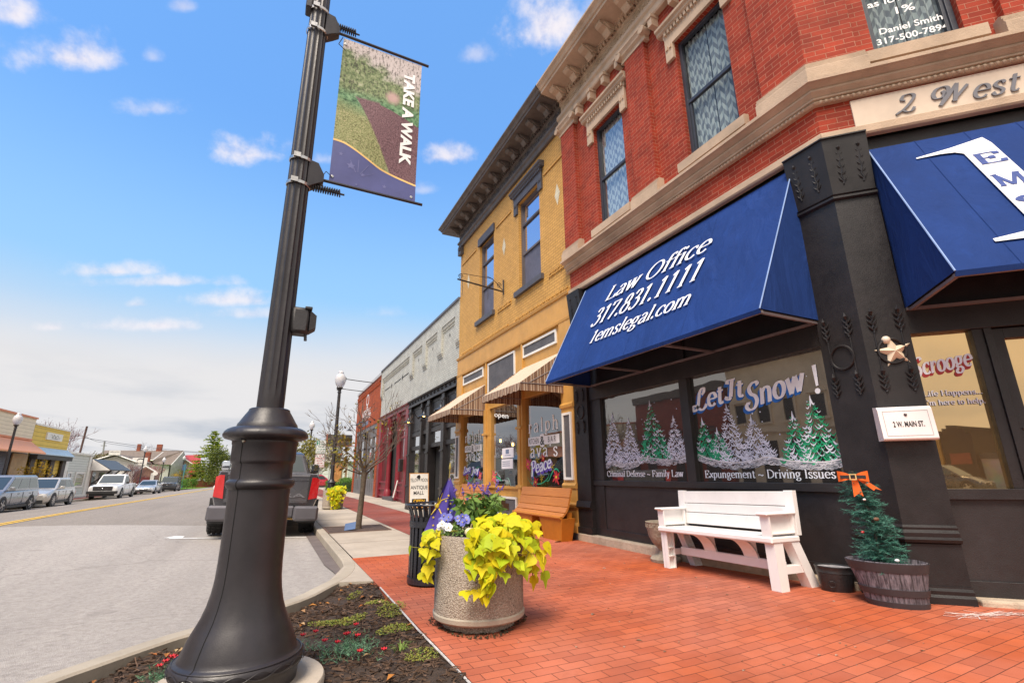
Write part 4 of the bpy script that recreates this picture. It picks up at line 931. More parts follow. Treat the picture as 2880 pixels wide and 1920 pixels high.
# ------------------------------------------------------------------ blue awnings
def fabric(name, c):
    t = NT(name); f = t.rng(t.noise(1.3, 5, .6, t.mapv((1, 1, .5))), .3, .7); w = t.noise(2.1, 4, .5, t.mapv((1, 1, .45), (.3, .2, 0)), 1.2); t.bump(t.math('ADD', t.math('MULTIPLY', t.noise(400, 2), .05), w), .05)
    k = t.mix(f, sc(c, .80), sc(c, 1.15)); k = t.mix(t.rng(t.noise(6, 6, .7, t.mapv((1, 1, .12))), .55, .75, 0, .3), k, sc(c, 1.7))
    return t.fin(k, .8, spec=.2)
M_blue = fabric('blue_awning_canvas', (.011, .040, .175)); M_piping = pm('pale_piping', (.22, .32, .55), .5); M_abar = pm('grey_awning_bar', (.20, .17, .17), .5, metal=.2)
def awning(f, uL, uR, zt, zb, dep, label, iL, iR, posts, dwall=.0):
    A = empty('awning', f((uL+uR)/2, 0, zb), label, 'awning', 'blue canvas awnings of the corner building')
    par = A; ox, oy, oz = A.location
    def g(u, d, z): p = f(u, d, z); return (p[0]-ox, p[1]-oy, p[2]-oz)
    m = MB(g); n = 14
    rows = [[(uL+(uR-uL)*i/n, dwall+(dep-dwall)*t, zt+(zb-zt)*t-.03*sin(pi*t)*(.55+.45*cos(2*pi*i/n*3))+.006*sin(i*2.1+t*7)*sin(pi*t)) for i in range(n+1)] for t in [j/10 for j in range(11)]]
    m.loft(rows, caps=False, closed=False, smooth=True)
    for u in (uL, uR): m.add([(u, dwall, zt), (u, dep, zb), (u, dwall, zb)], [(0, 1, 2)])
    m.quad((uL, dep, zb), (uR, dep, zb), (uR, dep-.015, zb-.045), (uL, dep-.015, zb-.045))
    cv = m.build('canvas', M_blue, par)
    m = MB()
    for q in (1, 2, 3):
        i_ = uL+(uR-uL)*q/4.0; m.tube([g(i_, dwall+(dep-dwall)*t, zt+(zb-zt)*t-.03*sin(pi*t)*(.55+.45*cos(2*pi*q/4*3))+.006) for t in [j/8 for j in range(9)]], .0035, 4)
    m.build('seam', M_blue, par)
    m = MB(); m.tube([g(uL, dwall, zt), g(uL, dep, zb)], .008, 6); m.tube([g(uR, dwall, zt), g(uR, dep, zb)], .008, 6); m.build('piping', M_piping, par)
    m = MB(g)
    m.box(min(uL, uR), max(uL, uR), .0, .03, zb-.03, zb+.0); m.box(min(uL, uR), max(uL, uR), dep-.05, dep-.02, zb-.045, zb-.015)
    for u in posts: m.box(u-.015, u+.015, .03, dep-.05, zb-.04, zb-.012)
    m.map = None
    for u in posts: m.tube([g(u, .02, zt-.1), g(u, dep-.04, zb)], .014, 6)
    m.build('frame_bar', M_abar, par)
    return A, g
A1, g1 = awning(FS, 7.60, 3.12, 4.79, 2.83, 1.0, 'wide blue awning with white law office lettering along the street front', 0, 0, (3.15, 4.6, 6.05, 7.57))
M_atext = pm('white_awning_lettering', (.80, .80, .82), .6, .04)
Ls = sqrt(1+1.96**2)
def pa(u0, s0, sl=0):       # x to the right, y up the slope
    def p(x, y, d):
        s_ = (s0+y+sl*x)/Ls
        return g1(u0-x, 1-s_+(.030*sin(pi*s_)*0)+.012+d, 2.83+1.96*s_+.02)
    return p
m = MB()
k = Ls/1.96
def aw(word, u0, u1, z0, z1, zu, shear=.42, th=.105):
    a, w = serif(word, th, .036, shear, True, .0); s0 = (z0-2.83)*k; put_text(m, pa(u0, s0, ((z1-z0)*k)/(u0-u1)), a, (u0-u1)*.965, zu*k, wid=w, em=.68); m.cut()
aw('Law Office', 6.58, 4.12, 4.135, 4.085, .285, .24); aw('317.831.1111', 6.72, 4.12, 3.665, 3.63, .33, .24); aw('1emslegal.com', 6.53, 4.16, 3.29, 3.26, .23, .24)
m.build_each('awning_lettering', M_atext, A1, recalc=False)
A2, g2 = awning(FC, .41, 2.15, 4.68, 2.80, 1.0, 'blue awning with a large white numeral over the corner doorway', 0, 0, (.44, 2.1))
m = MB()
def q2(u, z, d=.012):
    s_ = (4.68-z)/1.88; return g2(u, s_+d, z+d*.5)
one = [(.738, 4.375), (1.10, 4.45), (1.36, 4.515), (1.36, 3.30), (1.40, 3.20), (1.62, 3.12), (1.62, 3.05), (.80, 3.05), (.80, 3.095), (1.05, 3.14), (1.10, 3.22), (1.10, 3.85)]
one = [(.738, 4.368), (1.05, 4.43), (1.36, 4.515), (1.385, 4.40), (1.385, 3.28), (1.43, 3.17), (1.66, 3.11), (1.66, 3.055), (.79, 3.055), (.79, 3.09), (1.02, 3.13), (1.115, 3.22), (1.115, 4.30), (1.06, 4.345), (.95, 4.36), (.738, 4.350)]
m.add([q2(u, z) for u, z in one[:4]]+[q2(1.385, 4.34), q2(1.115, 4.30), q2(1.06, 4.345), q2(.95, 4.36), q2(.738, 4.350)], [(0, 1, 8), (1, 7, 8), (1, 6, 7), (1, 5, 6), (1, 2, 5), (2, 3, 5), (3, 4, 5)])
m.add([q2(u, z, .0122) for u, z in ((1.115, 4.30), (1.385, 4.34), (1.385, 3.28), (1.115, 3.22))], [(0, 1, 2, 3)])
m.add([q2(u, z, .0124) for u, z in ((1.115, 3.22), (1.385, 3.28), (1.43, 3.17), (1.66, 3.11), (1.66, 3.055), (.79, 3.055), (.79, 3.09), (1.02, 3.13))], [(0, 1, 2, 7), (2, 3, 4, 5), (2, 5, 6, 7)])
m.build('awning_numeral', M_atext, A2, recalc=False)
m = MB()
for ch, z in (('E', 4.075), ('M', 3.72), ('S', 3.38)):
    a, w = serif(ch, .13, .05); put_text(m, lambda x, y, d, z=z: q2(1.135+x, z+y, .017+d), a, .225, .175, wid=w, em=.68); m.cut()
m.build_each('awning_lettering', pm('navy_lettering', (.02, .05, .22), .6), A2, recalc=False)
# star and mailbox on the corner column
St = empty('metal_star', FC(.215, .06, 2.33), 'cream metal barn star hung on the corner column', 'star ornament')
m = MB(); P = []
for i in range(10):
    r = .165 if i % 2 == 0 else .066; a = pi/2+i*pi/5+.15; p = FC(.215+r*cos(a), .045, 2.35+r*sin(a)); P.append(tuple(Vector(p)-St.location))
c = tuple(Vector(FC(.215, .10, 2.35))-St.location); m.add(P+[c], [(i, (i+1) % 10, 10) for i in range(10)]); m.build('star', pm('cream_metal', (.72, .60, .44), .45, .1), St)
m = MB(); c = Vector(FC(.17, .045, 2.475))-St.location; m.ball(tuple(c), .04, 10, 6); m.build('hook_knob', pm('cream_knob', (.7, .6, .48), .5), St)
Mb = empty('mailbox', FC(.2, .12, 1.47), 'white wall mailbox lettered with the street address on the black corner column', 'mailbox')
def gm(u, d, z): return tuple(Vector(FC(u, d, z))-Mb.location)
m = MB(gm)
pr = [(.042, 1.475), (.165, 1.475), (.18, 1.49), (.155, 1.765), (.135, 1.79), (.042, 1.80)]
m.loft([[(-.065, d, z) for d, z in pr], [.0 and 0 or (-.065+.43, d, z) for d, z in pr]]); mb_ = m.build('box', pm('white_enamel', (.78, .73, .72), .35, .05), Mb, bevel=.006)
def fr(u, z, e=.003): t = (z-1.49)/.275; return gm(u, .18-.025*t+e, z)
m = MB()
def fq(a, b, c, e, k): m.add([fr(a, c, k), fr(b, c, k), fr(b, e, k), fr(a, e, k)], [(0, 1, 2, 3)])
for a, b, c, e in ((-.03, .33, 1.515, 1.519), (-.03, .33, 1.746, 1.75), (-.03, -.026, 1.519, 1.746), (.326, .33, 1.519, 1.746)): fq(a, b, c, e, .0025)
m.build('panel_line', pm('seam_grey', (.35, .33, .33), .5), Mb)
m = MB(); put_sans(m, lambda x, y, d: fr(.035+x, 1.60+y, .004), '2 W. MAIN ST.', .245, .05, bold=.02); m.build('mailbox_lettering', M_black, Mb, recalc=False)
m = MB(); m.ball(fr(.15, 1.712, .002), .014, 10, 6, sz=1); m.build('lock', pm('dark_steel', (.12, .1, .1), .35, metal=.8), Mb)

# ------------------------------------------------------------------ yellow brick restaurant
M_ybr = brick('yellow_painted_brick', (.66, .37, .10), (.60, .33, .082), (.29, .13, .03), .21, .0725, .011, .005, .16, .6)
M_ywd = pm('ochre_painted_wood', (.55, .29, .07), .5, .14, 2, .004, 40, grime=.3)
M_ygr = pm('slate_trim_paint', (.075, .070, .080), .5, .2, 4, .004, 60)
M_corn = pm('brown_grey_cornice', (.115, .095, .085), .6, .25, 4, .004, 60)
M_pgrey = pm('grey_panel', (.095, .09, .095), .6, .22, 3, .01, 18); M_pwht = pm('white_panel_frame', (.74, .72, .68), .5, .08, 5)
Yb = empty('brick_building', (0, 0, 0), 'yellow painted brick restaurant with dark bracketed cornice and striped awnings', 'building')
YA = (9.42, 10.60, 5.84, 8.42); YB = (12.30, 13.44, 5.84, 8.42)
m = MB(FS); wallh(m, 8.158, 15.27, 4.95, 9.3, [YA, YB], .16); m.map = None
m.quad((5.36, 15.27, 0), (16, 15.27, 0), (16, 15.27, 10), (5.36, 15.27, 10)); m.quad((FX, 8.16, 9.98), (FX, 15.27, 9.98), (16, 15.27, 9.98), (16, 8.16, 9.98))
m.map = FS
def panel_line(a, b, z, t=.02):  m.box(a, b, .0005, .022, z, z+t)
# corbelled lines of the recessed brick panels
for a, b in ((8.2, 9.15), (11.05, 12.1), (13.75, 15.1)): m.box(a, b, -.0, .03, 8.42, 8.49)
m.build('brick_wall', M_ybr, Yb)
m = MB(FS)
for a, b, z in ((8.25, 10.9, 5.02), (8.3, 9.1, 5.62), (11.1, 12.0, 5.66), (14.1, 15.0, 5.02), (11.3, 14, 5.02)):
    for i in range(int((b-a)/.075)):
        for j in range(2): m.box(a+.075*i, a+.075*i+.055, .001, .02+.02*((i*7+j*3) % 5)/5, z+.07*j, z+.07*j+.05)
    m.cut()
m.build_each('rough_brick_band', M_ybr, Yb)
m = MB()
for cy, cz in ((8.545, 7.56), (11.545, 7.56), (14.45, 7.58)):
    m.add([FS(cy, .006, cz+.29), FS(cy-.12, .006, cz), FS(cy, .006, cz-.29), FS(cy+.12, .006, cz)], [(0, 1, 2, 3)]); m.cut()
m.build_each('cream_lozenge', brick('cream_painted_brick', (.72, .66, .50), (.66, .60, .45), (.45, .38, .25), .21, .0725, .007), Yb)
arch2 = [(0, 9.16), (.07, 9.16), (.085, 9.19), (.085, 9.28), (.13, 9.32), (.13, 9.375), (.06, 9.385), (.06, 9.68), (.10, 9.70), (.10, 9.715), (.10, 9.80), (.17, 9.815), (.17, 9.85), (.60, 9.86), (.60, 9.93), (.63, 9.94), (.66, 10.0), (.72, 10.05), (.72, 10.09), (0, 10.16)]
m = MB(FS); sweep(m, arch2, 8.159, 15.32)
m.map = None     # returned end of the cornice
m.loft([[FS(15.32, d, z) for d, z in arch2], [FS(15.32+.9*max(d-.1, 0), d, z) for d, z in arch2], [FS(15.32+.9*max(d-.1, 0), -.3, z) for d, z in arch2]])
m.build('cornice', M_corn, Yb)
m = MB(); dentils(m, FS, 8.2, 15.3); m.build('dentils', M_corn, Yb)
for i in range(12): m = MB(); modillion(m, FS, 8.47+.61*i); m.build('modillion', M_corn, Yb)
m = MB(); relief(m, FS, 8.2, 15.28); m.build('frieze_ornament', M_ygr, Yb)
m = MB(); m.tube([FS(15.1, .02, 9.05), FS(15.1, .17, 9.05)], .08, 10); m.map = FS; m.box(15.0, 15.3, .001, .12, 8.85, 9.15); m.build('corner_scroll', M_ygr, Yb)
M_gup = glass('upstairs_glass', (.05, .05, .07), .42, (.80, .82, 1.0))
for W_ in (YA, YB):
    w_ = sash(FS, W_, Yb, pm('brown_sash', (.10, .085, .085), .5), False, gl=M_gup, split=.40, wt=.07)
    a, b, c, e = W_; m = MB(FS); m.box(a+.07, b-.07, -.15, -.085, e-.72, e-.66); m.build('sash_bar', M_ygr, w_)
    m = MB(FS); m.quad((a+.1, -.127, c+.1), (b-.1, -.127, c+.1), (b-.1, -.127, c+1.0), (a+.1, -.127, c+1.0)); m.build('insect_screen', pm('grey_screen', (.10, .10, .14), .6), w_)
def ysill(a, b): m = MB(FS); m.box(a, b, -.1, .09, 5.70, 5.84); m.build('sill', M_ygr, Yb)
ysill(9.28, 10.78); ysill(12.2, 13.62)
lintel(FS, 9.42, 10.60, M_ygr, Yb, 8.42, .2); m = MB(FS); m.box(12.22, 13.52, -.05, .05, 8.42, 8.68); m.build('lintel', M_ygr, Yb)
# shopfront
m = MB(FS)
m.box(8.16, 15.27, -.2, .05, 4.42, 4.95); sweep(m, [(.0, 4.93), (.08, 4.93), (.1, 5.0), (0, 5.02)], 8.16, 15.27); sweep(m, [(.0, 4.36), (.07, 4.36), (.08, 4.42), (0, 4.44)], 8.16, 15.27)
m.box(8.66, 14.75, -.2, .0, 2.98, 4.36)
for a, b in ((8.16, 8.62), (14.78, 15.27)):
    m.box(a, b, -.2, .06, .12, 4.42); sweep(m, [(0, 2.5), (.09, 2.5), (.10, 2.56), (.07, 2.6), (0, 2.62)], a-.01, b+.01); sweep(m, [(0, .92), (.085, .92), (.1, .98), (.07, 1.02), (0, 1.04)], a-.01, b+.01); sweep(m, [(0, .56), (.085, .56), (.1, .62), (.07, .66), (0, .68)], a-.01, b+.01); sweep(m, [(0, .12), (.10, .12), (.10, .26), (.07, .30), (0, .31)], a-.01, b+.01)
for a, b in ((10.45, 10.73), (12.58, 12.90)):
    m.box(a, b, -.2, .05, .12, 2.98); m.box(a-.0+.08, b-.08, .05, .085, .3, 2.96); 
    for z in (.88, 2.25): sweep(m, [(0, z), (.1, z), (.1, z+.06), (0, z+.07)], a-.01, b+.01)
m.box(8.62, 14.78, -.2, -.01, .12, .90); m.box(8.62, 14.78, -.2, .03, .845, .905)
m.box(10.40, 10.46, .0, .06, 2.98, 4.36); m.box(12.72, 12.78, .0, .06, 2.98, 4.36)
m.build('shopfront_frame', M_ywd, Yb, bevel=.005)
m = MB(FS); m.box(8.16, 15.27, -.2, .09, -.05, .12); m.build('painted_plinth', M_ygr, Yb)
def wpanel(a, b, c, e, d=.0):
    m = MB(FS); t = .05
    for q in ((a, b, c, c+t), (a, b, e-t, e), (a, a+t, c+t, e-t), (b-t, b, c+t, e-t)): m.box(q[0], q[1], d, d+.035, q[2], q[3])
    p_ = m.build('panel', M_pwht, Yb); m = MB(FS); m.box(a+t, b-t, d-.01, d+.012, c+t, e-t); m.build('panel_field', M_pgrey, p_)
for q in ((8.78, 10.42, 3.98, 4.30), (10.88, 12.66, 3.2, 4.30), (13.02, 14.75, 4.0, 4.30), (8.72, 9.9, .22, .62), (10.85, 12.45, .2, .66), (13.0, 14.6, .22, .66)): wpanel(*q)
for q in ((8.22, 8.56, 1.08, 2.4), (14.86, 15.2, 1.08, 2.4)): wpanel(*q, d=.06)
m = MB(FS); m.box(11.3, 12.0, .012, .02, .34, .50); m.box(11.5, 11.8, .012, .02, .5, .57); m.build('bronze_plaque', pm('bronze', (.10, .055, .03), .45, metal=.6), Yb)
M_grest = glass('restaurant_glass', refl=.07, transp=.75, fk=.28)
def ypane(a, b): m = MB(FS); m.quad((a, -.05, .905), (b, -.05, .905), (b, -.05, 2.98), (a, -.05, 2.98)); return m.build('shop_window', M_grest, Yb)
pA = ypane(8.62, 10.45); pM = ypane(10.73, 12.58); pC = ypane(12.90, 14.78)
# room behind the glass
m = MB(); x0, x1_ = 5.57, 8.4; m.quad((x1_, 8.2, 0), (x1_, 15.2, 0), (x1_, 15.2, 3.2), (x1_, 8.2, 3.2)); m.quad((x0, 8.2, 0), (x1_, 8.2, 0), (x1_, 8.2, 3.2), (x0, 8.2, 3.2)); m.quad((x0, 15.2, 0), (x1_, 15.2, 0), (x1_, 15.2, 3.2), (x0, 15.2, 3.2)); m.quad((x0, 8.2, 3.2), (x0, 15.2, 3.2), (x1_, 15.2, 3.2), (x1_, 8.2, 3.2)); m.quad((x0, 8.2, .02), (x0, 15.2, .02), (x1_, 15.2, .02), (x1_, 8.2, .02)); m.quad((x0-.005, 8.2, 2.99), (x0-.005, 15.2, 2.99), (x0-.005, 15.2, 9.9), (x0-.005, 8.2, 9.9))
m.build('interior_room', brick('dark_room_brick', (.05, .028, .02), (.035, .02, .015), (.07, .05, .04), .2, .07), Yb)
PY = -.044
M_rw = M_white; mm_red = pm('painted_flower_red', (.50, .02, .03), .6); mm_pink = pm('painted_flower_pink', (.70, .10, .14), .6); mm_ylw = pm('painted_flower_yellow', (.75, .55, .03), .6); mm_grn = pm('painted_vine_green', (.02, .36, .18), .6); mm_pur = pm('painted_purple', (.12, .06, .45), .6)
def flower(par, u, z, r, star=False):
    m = MB(); P = place_s(0, 0)
    for k in range(8 if not star else 7):
        a = k*2*pi/(8 if not star else 7)+.2; L = r*(1.25 if k % 2 else .85)
        ribbon(m, lambda x, y, d: P(-x, y, d), [(u+.15*r*cos(a), z+.15*r*sin(a)), (u+L*.5*cos(a+.1), z+L*.5*sin(a+.1)), (u+L*cos(a), z+L*sin(a))], r*(.34 if not star else .14), PY+.0006*(k % 3))
    f_ = m.build('painted_flower', mm_ylw if star else (mm_red, mm_pink)[int(u*10) % 2], par, recalc=False)
    if not star: m = MB(); m.add([P(-(u+r*.2*cos(q*pi/5)), z+r*.2*sin(q*pi/5), PY+.003) for q in range(10)], [tuple(range(10))]); m.build('flower_centre', mm_ylw, par, recalc=False)
def restaurant_sign(par, uL, W, word_z):
    # 'ralph / KITCHEN & BAR / ava's'
    m = MB(); a, w = serif('ralph', .095, .04, 0, True, .14); put_text(m, place_s(uL-.01*W, word_z+.27), a, W*.98, .31, wid=w, d=PY); m.cut()
    a, w = serif("ava's", .10, .04, 0, True, .12); put_text(m, place_s(uL-.06*W, word_z-.29), a, W*.88, .29, wid=w, d=PY); m.cut()
    m.build_each('window_lettering', M_white, par, recalc=False)
    m = MB(); P = place_s(uL, word_z-.03)
    m.add([P(0, 0, PY), P(W, 0, PY), P(W, .19, PY), P(0, .19, PY)], [(0, 1, 2, 3)]); n = 32
    m.add([P(W*.475+(.15*W/1.4+.012*cos(q*pi*.75))*cos(q*2*pi/n), .095+(.15+.012*cos(q*pi*.75))*sin(q*2*pi/n), PY+.001) for q in range(n)], [tuple(range(n))]); m.build('white_label', M_white, par, recalc=False)
    m = MB(); put_sans(m, P_ := (lambda x, y, d: P(x, y, d)), 'KITCHEN', W*.33, .12, x0=W*.035, y0=.04, d=PY+.002); put_sans(m, P_, 'B A R', W*.24, .12, x0=W*.66, y0=.04, d=PY+.002); put_sans(m, P_, '&', W*.14, .19, x0=W*.41, y0=-.0, d=PY+.003, bold=.02)
    m.build('label_lettering', M_black, par, recalc=False)
restaurant_sign(pA, 10.32, 1.42, 1.86); restaurant_sign(pC, 14.65, 1.40, 1.89)
def yscript(par, word, u0, z0, W, H, slope, em=.68):
    a, w = serif(word, .15, .06, .05, False); m = MB(); put_text(m, lambda x, y, d: FS(u0-x, d, z0+y+slope*x), a, W, H, wid=w, em=em, d=PY+.002); m2 = MB()
    for k in range(4): put_text(m2, lambda x, y, d: FS(u0-x-.012*(k+1), d, z0+y+slope*x-.012*(k+1)), a, W, H, wid=w, em=em, d=PY-.0016+k*.0001)
    m2.build('lettering_shadow', mm_pur, par, recalc=False); m.build('window_lettering', M_lilac, par, recalc=False)
yscript(pA, '\u2118eace', 10.20, 1.18, .92, .27, .16); yscript(pC, '\u2112ove', 14.76, 1.22, .62, .19, .12); yscript(pC, '\u0134oy', 14.06, 1.22, .6, .18, .05)
for u, z, r in ((10.36, 1.42, .15), (9.62, 1.53, .09), (10.0, 1.02, .12), (9.08, 1.13, .15)): flower(pA, u, z, r)
for u, z in ((9.92, 1.5), (9.25, 1.36), (9.72, 1.12)): flower(pA, u, z, .10, True)
for u, z, r in ((12.35, 1.13, .17),): flower(pM, u, z, r)
for u, z, r in ((14.4, 1.12, .1), (13.35, 1.16, .13)): flower(pC, u, z, r)
flower(pC, 14.7, 1.02, .08, True); flower(pC, 13.8, 1.05, .08, True)
m = MB(); P = lambda x, y, d: FS(x, d, y)
ribbon(m, P, [(10.42, 1.15), (10.2, .99), (9.85, .98), (9.6, 1.03), (9.4, 1.15), (9.5, 1.24)], .025, PY); ribbon(m, P, [(9.55, 1.05), (9.4, 1.06), (9.25, 1.22), (9.08, 1.30), (8.95, 1.22), (8.98, 1.1)], .03, PY); ribbon(m, P, [(10.3, 1.4), (10.1, 1.2), (10.15, 1.0)], .02, PY); m.build('painted_vine', mm_grn, pA, recalc=False)
m = MB(); ribbon(m, P, [(12.3, 1.15), (12.05, 1.10), (11.85, 1.03)], .05, PY); ribbon(m, P, [(12.4, 1.15), (12.2, 1.25)], .04, PY); m.build('painted_vine', mm_grn, pM, recalc=False)
m = MB(); ribbon(m, P, [(14.7, 1.12), (14.4, 1.0), (14.0, 1.05), (13.7, 1.35), (13.4, 1.42)], .025, PY); m.build('painted_vine', mm_grn, pC, recalc=False)
m = MB(); put_sans(m, lambda x, y, d: FS(12.46-x, d, 2.76-.16*x+y), 'open', .92, .13, d=-.1, bold=.01); m.build('neon_open_sign', emit('neon_white', (.8, .76, .72), .8), pM)
m = MB(FS); m.quad((11.13, PY, 1.60), (11.82, PY, 1.60), (11.82, PY, 1.85), (11.13, PY, 1.85)); m.quad((11.17, PY, 1.33), (11.86, PY, 1.33), (11.86, PY, 1.575), (11.17, PY, 1.575)); nt_ = m.build('paper_notice', pm('paper', (.70, .68, .72), .8, .05), pM)
m = MB()
for i in range(3): m.map = FS; m.box(11.35, 11.80, PY+.001, PY+.002, 1.50-.05*i, 1.515-.05*i)
m.box(11.4, 11.6, PY+.001, PY+.002, 1.70, 1.81); m.box(11.3, 11.66, PY+.001, PY+.002, 1.655, 1.67); m.build('notice_print', pm('notice_ink', (.15, .2, .3), .8), pM, recalc=False)
M_bulb = emit('warm_bulb', (1, .55, .12), 7)
M_cord = pm('lamp_cord', (.02, .02, .02), .6)
for i, (y, x, z) in enumerate(((12.4, 6.0, 2.0), (9.7, 6.2, 2.05), (9.25, 6.0, 1.68), (13.3, 6.1, 1.7), (13.9, 6.3, 2.2))):
    L = empty('pendant_bulb', (x, y, z), 'small glowing pendant bulb hanging inside the yellow restaurant window', 'pendant lamp', 'pendant bulbs in the restaurant')
    m = MB(); m.ball((0, 0, 0), .035, 8, 6, sz=1.5); m.build('bulb', M_bulb, L); m = MB(); m.tube([(0, 0, .05), (0, 0, 3.2-z)], .004, 5); m.build('cord', M_cord, L)
M_chair = pm('mint_metal', (.30, .52, .42), .4, metal=.1)
for y, lab in ((11.35, 'mint green metal cafe chair behind the middle restaurant window'), (12.35, 'mint green metal cafe chair at the left edge of the middle window'), (14.0, 'mint green metal cafe chair behind the far restaurant window')):
    C_ = empty('cafe_chair', (6.0, y, .02), lab, 'chair', 'cafe chairs in the restaurant')
    m = MB(); m.box(-.2, .2, -.2, .2, .44, .46); m.build('seat', M_chair, C_)
    m = MB(); m.tube([(.18*0-.2, .22*cos(q*pi/10), .46+.62*sin(q*pi/10)**.6) for q in range(11)], .012, 6); m.box(-.205, -.195, -.1, .1, .5, .98); m.build('backrest', M_chair, C_)
    for a, b in ((-.18, -.18), (-.18, .18), (.18, -.18), (.18, .18)): m = MB(); m.tube([(a, b, .44), (a*1.15, b*1.15, 0)], .011, 6); m.build('leg', M_chair, C_)
# striped awnings
beige = (.60, .47, .34)
def sawning(u0, u1, lab):
    A = empty('awning', (0, 0, 0), lab, 'awning', 'striped awnings of the yellow restaurant')
    zt, zb, dp, n = 3.74, 2.97, 1.08, 20
    M_top = stripes('awning_top_stripe', [(0, beige), (.42, (.33, .22, .15)), (.5, beige), (.62, (.42, .30, .2)), (.7, (.66, .54, .41))], .145, 1)
    M_sid = stripes('awning_side_stripe', [(0, (.22, .125, .075)), (.3, (.62, .50, .38)), (.42, (.12, .07, .045)), (.52, (.30, .18, .11)), (.7, (.55, .42, .3)), (.8, (.16, .09, .06))], .16, 0)
    M_val = stripes('awning_valance_stripe', [(0, (.22, .125, .075)), (.3, (.62, .50, .38)), (.42, (.12, .07, .045)), (.52, (.30, .18, .11)), (.7, (.55, .42, .3)), (.8, (.16, .09, .06))], .16, 1)
    m = MB(FS); m.loft([[(u0+(u1-u0)*i/n, dp*t, zt+(zb-zt)*t-.03*sin(pi*t)) for i in range(n+1)] for t in (0, .2, .4, .6, .8, 1)], caps=False, closed=False, smooth=True); m.build('canopy', M_top, A)
    m = MB(FS)
    for u in (u0, u1):
        m.add([(u, 0, zt), (u, dp, zb), (u, 0, zb)], [(0, 1, 2)])
        m.loft([[(u, dp*t, zb) for t in (0, .5, 1)], [(u, dp*t, zb-.155-.012*sin(9*t)) for t in (0, .5, 1)]], caps=False, closed=False); m.cut()
    m.build_each('side_panel', M_sid, A)
    m = MB(FS); k = 60; m.loft([[(u0+(u1-u0)*i/k, dp+.0, zb) for i in range(k+1)], [(u0+(u1-u0)*i/k, dp+.015+.01*sin(i*.9), zb-.145-.02*abs(sin(i*.42))) for i in range(k+1)]], caps=False, closed=False, smooth=True); m.build('valance', M_val, A)
    m = MB(); m.tube([FS(u0, dp-.02, zb), FS(u1, dp-.02, zb)], .012, 6)
    for u in (u0, u1): m.tube([FS(u, 0, zb), FS(u, dp-.02, zb)], .012, 6); m.tube([FS(u, 0, zb+.5), FS(u, dp*.8, zb+.02)], .01, 6)
    m.build('frame_bar', M_abar, A)
sawning(8.50, 10.50, 'nearer brown and beige striped awning above the Peace window'); sawning(12.85, 15.02, 'farther brown and beige striped awning beside the black shopfront')
# iron sign bracket
Bk = empty('sign_bracket', (0, 0, 0), 'empty black wrought iron scroll bracket on the yellow brick wall', 'bracket')
m = MB(); yb = 11.55; m.tube([(5.33, yb, 6.52), (5.33, yb, 6.08)], .02, 6); m.tube([(5.34, yb, 6.16), (3.96, yb, 6.31)], .022, 6); m.tube([(5.0, yb, 6.5), (4.1, yb, 6.5), (3.98, yb, 6.42)], .008, 5)
m.tube([(5.33-.02-.5*t, yb, 6.2+.34*sin(t*pi*.5)) for t in [q/10 for q in range(11)]], .01, 5)
m.tube([(5.2+.07*cos(q*.6)*(1-q/20), yb, 6.33+.09*sin(q*.6)*(1-q/20)) for q in range(18)], .009, 5); m.tube([(4.05+.07*cos(q*.6)*(1-q/20), yb, 6.4+.09*sin(q*.6)*(1-q/20)) for q in range(18)], .009, 5)
for x in (4.1, 4.85): m.tube([(x, yb, 6.28), (x+.01, yb, 6.0), (x, yb, 5.85)], .006, 5)
m.build('bracket', M_black, Bk)
# ------------------------------------------------------------------ white painted brick building with two shopfronts
Gb = empty('brick_building', (0, 0, 0), 'white painted brick building over a black shopfront and a dark red shopfront', 'building')
M_wbr = brick('white_painted_brick', (.62, .62, .56), (.54, .54, .49), (.20, .20, .17), .23, .085, .016, .008, .2, .6)
m = MB(FS)
m.quad((15.275, -.06, 4.40), (29.2, -.06, 4.40), (29.2, -.06, 6.70), (15.275, -.06, 6.70)); m.box(15.275, 29.2, -.3, .02, 6.70, 7.2)
for a, b in ((15.275, 15.7), (17.3, 17.85), (19.5, 20.05), (21.7, 22.3), (28.8, 29.2)):
    m.box(a, b, -.3, .03, 5.75, 6.72)
    for k in range(3): m.box(a-.0, b, -.3, .02-.028*k, 5.75-.075*(k+1), 5.75-.075*k)
def corb(a, b, z=6.70):
    n = int((b-a)/.16)
    for i in range(n):
        u = a+.16*i+.03; m.box(u, u+.09, -.06, .0, z-.12, z); m.box(u+.012, u+.078, -.06, -.025, z-.24, z-.12)
for a, b in ((15.7, 17.3), (17.85, 19.5), (20.05, 21.7), (22.3, 28.8)): corb(a, b)
m.map = None; m.quad((5.42, 29.2, 0), (18, 29.2, 0), (18, 29.2, 7.2), (5.42, 29.2, 7.2)); m.quad((5.4, 15.28, 7.2), (5.4, 29.2, 7.2), (18, 29.2, 7.2), (18, 15.28, 7.2))
m.build('brick_wall', M_wbr, Gb)
m = MB(FS)
for u, z in ((16.5, 6.2), (18.7, 6.2), (20.9, 6.2)): m.add([(u, -.055, z+.1), (u-.06, -.055, z), (u, -.055, z-.1), (u+.06, -.055, z)], [(0, 1, 2, 3)]); m.cut()
for u, z in ((24, 5.95), (26.5, 5.95)): m.add([(u, -.055, z+.17), (u-.14, -.055, z), (u, -.055, z-.17), (u+.14, -.055, z)], [(0, 1, 2, 3)]); m.cut()
for a in (22.5, 24.3, 26.8): m.box(a, a+1.5, -.0595, -.05, 5.92, 5.97); m.cut()
m.build_each('wall_vent', pm('vent_dark', (.03, .03, .03), .8), Gb)
m = MB(FS); m.box(15.275, 29.2, -.4, .07, 7.201, 7.29); m.build('roof_coping', pm('coping_grey', (.10, .10, .12), .5), Gb)
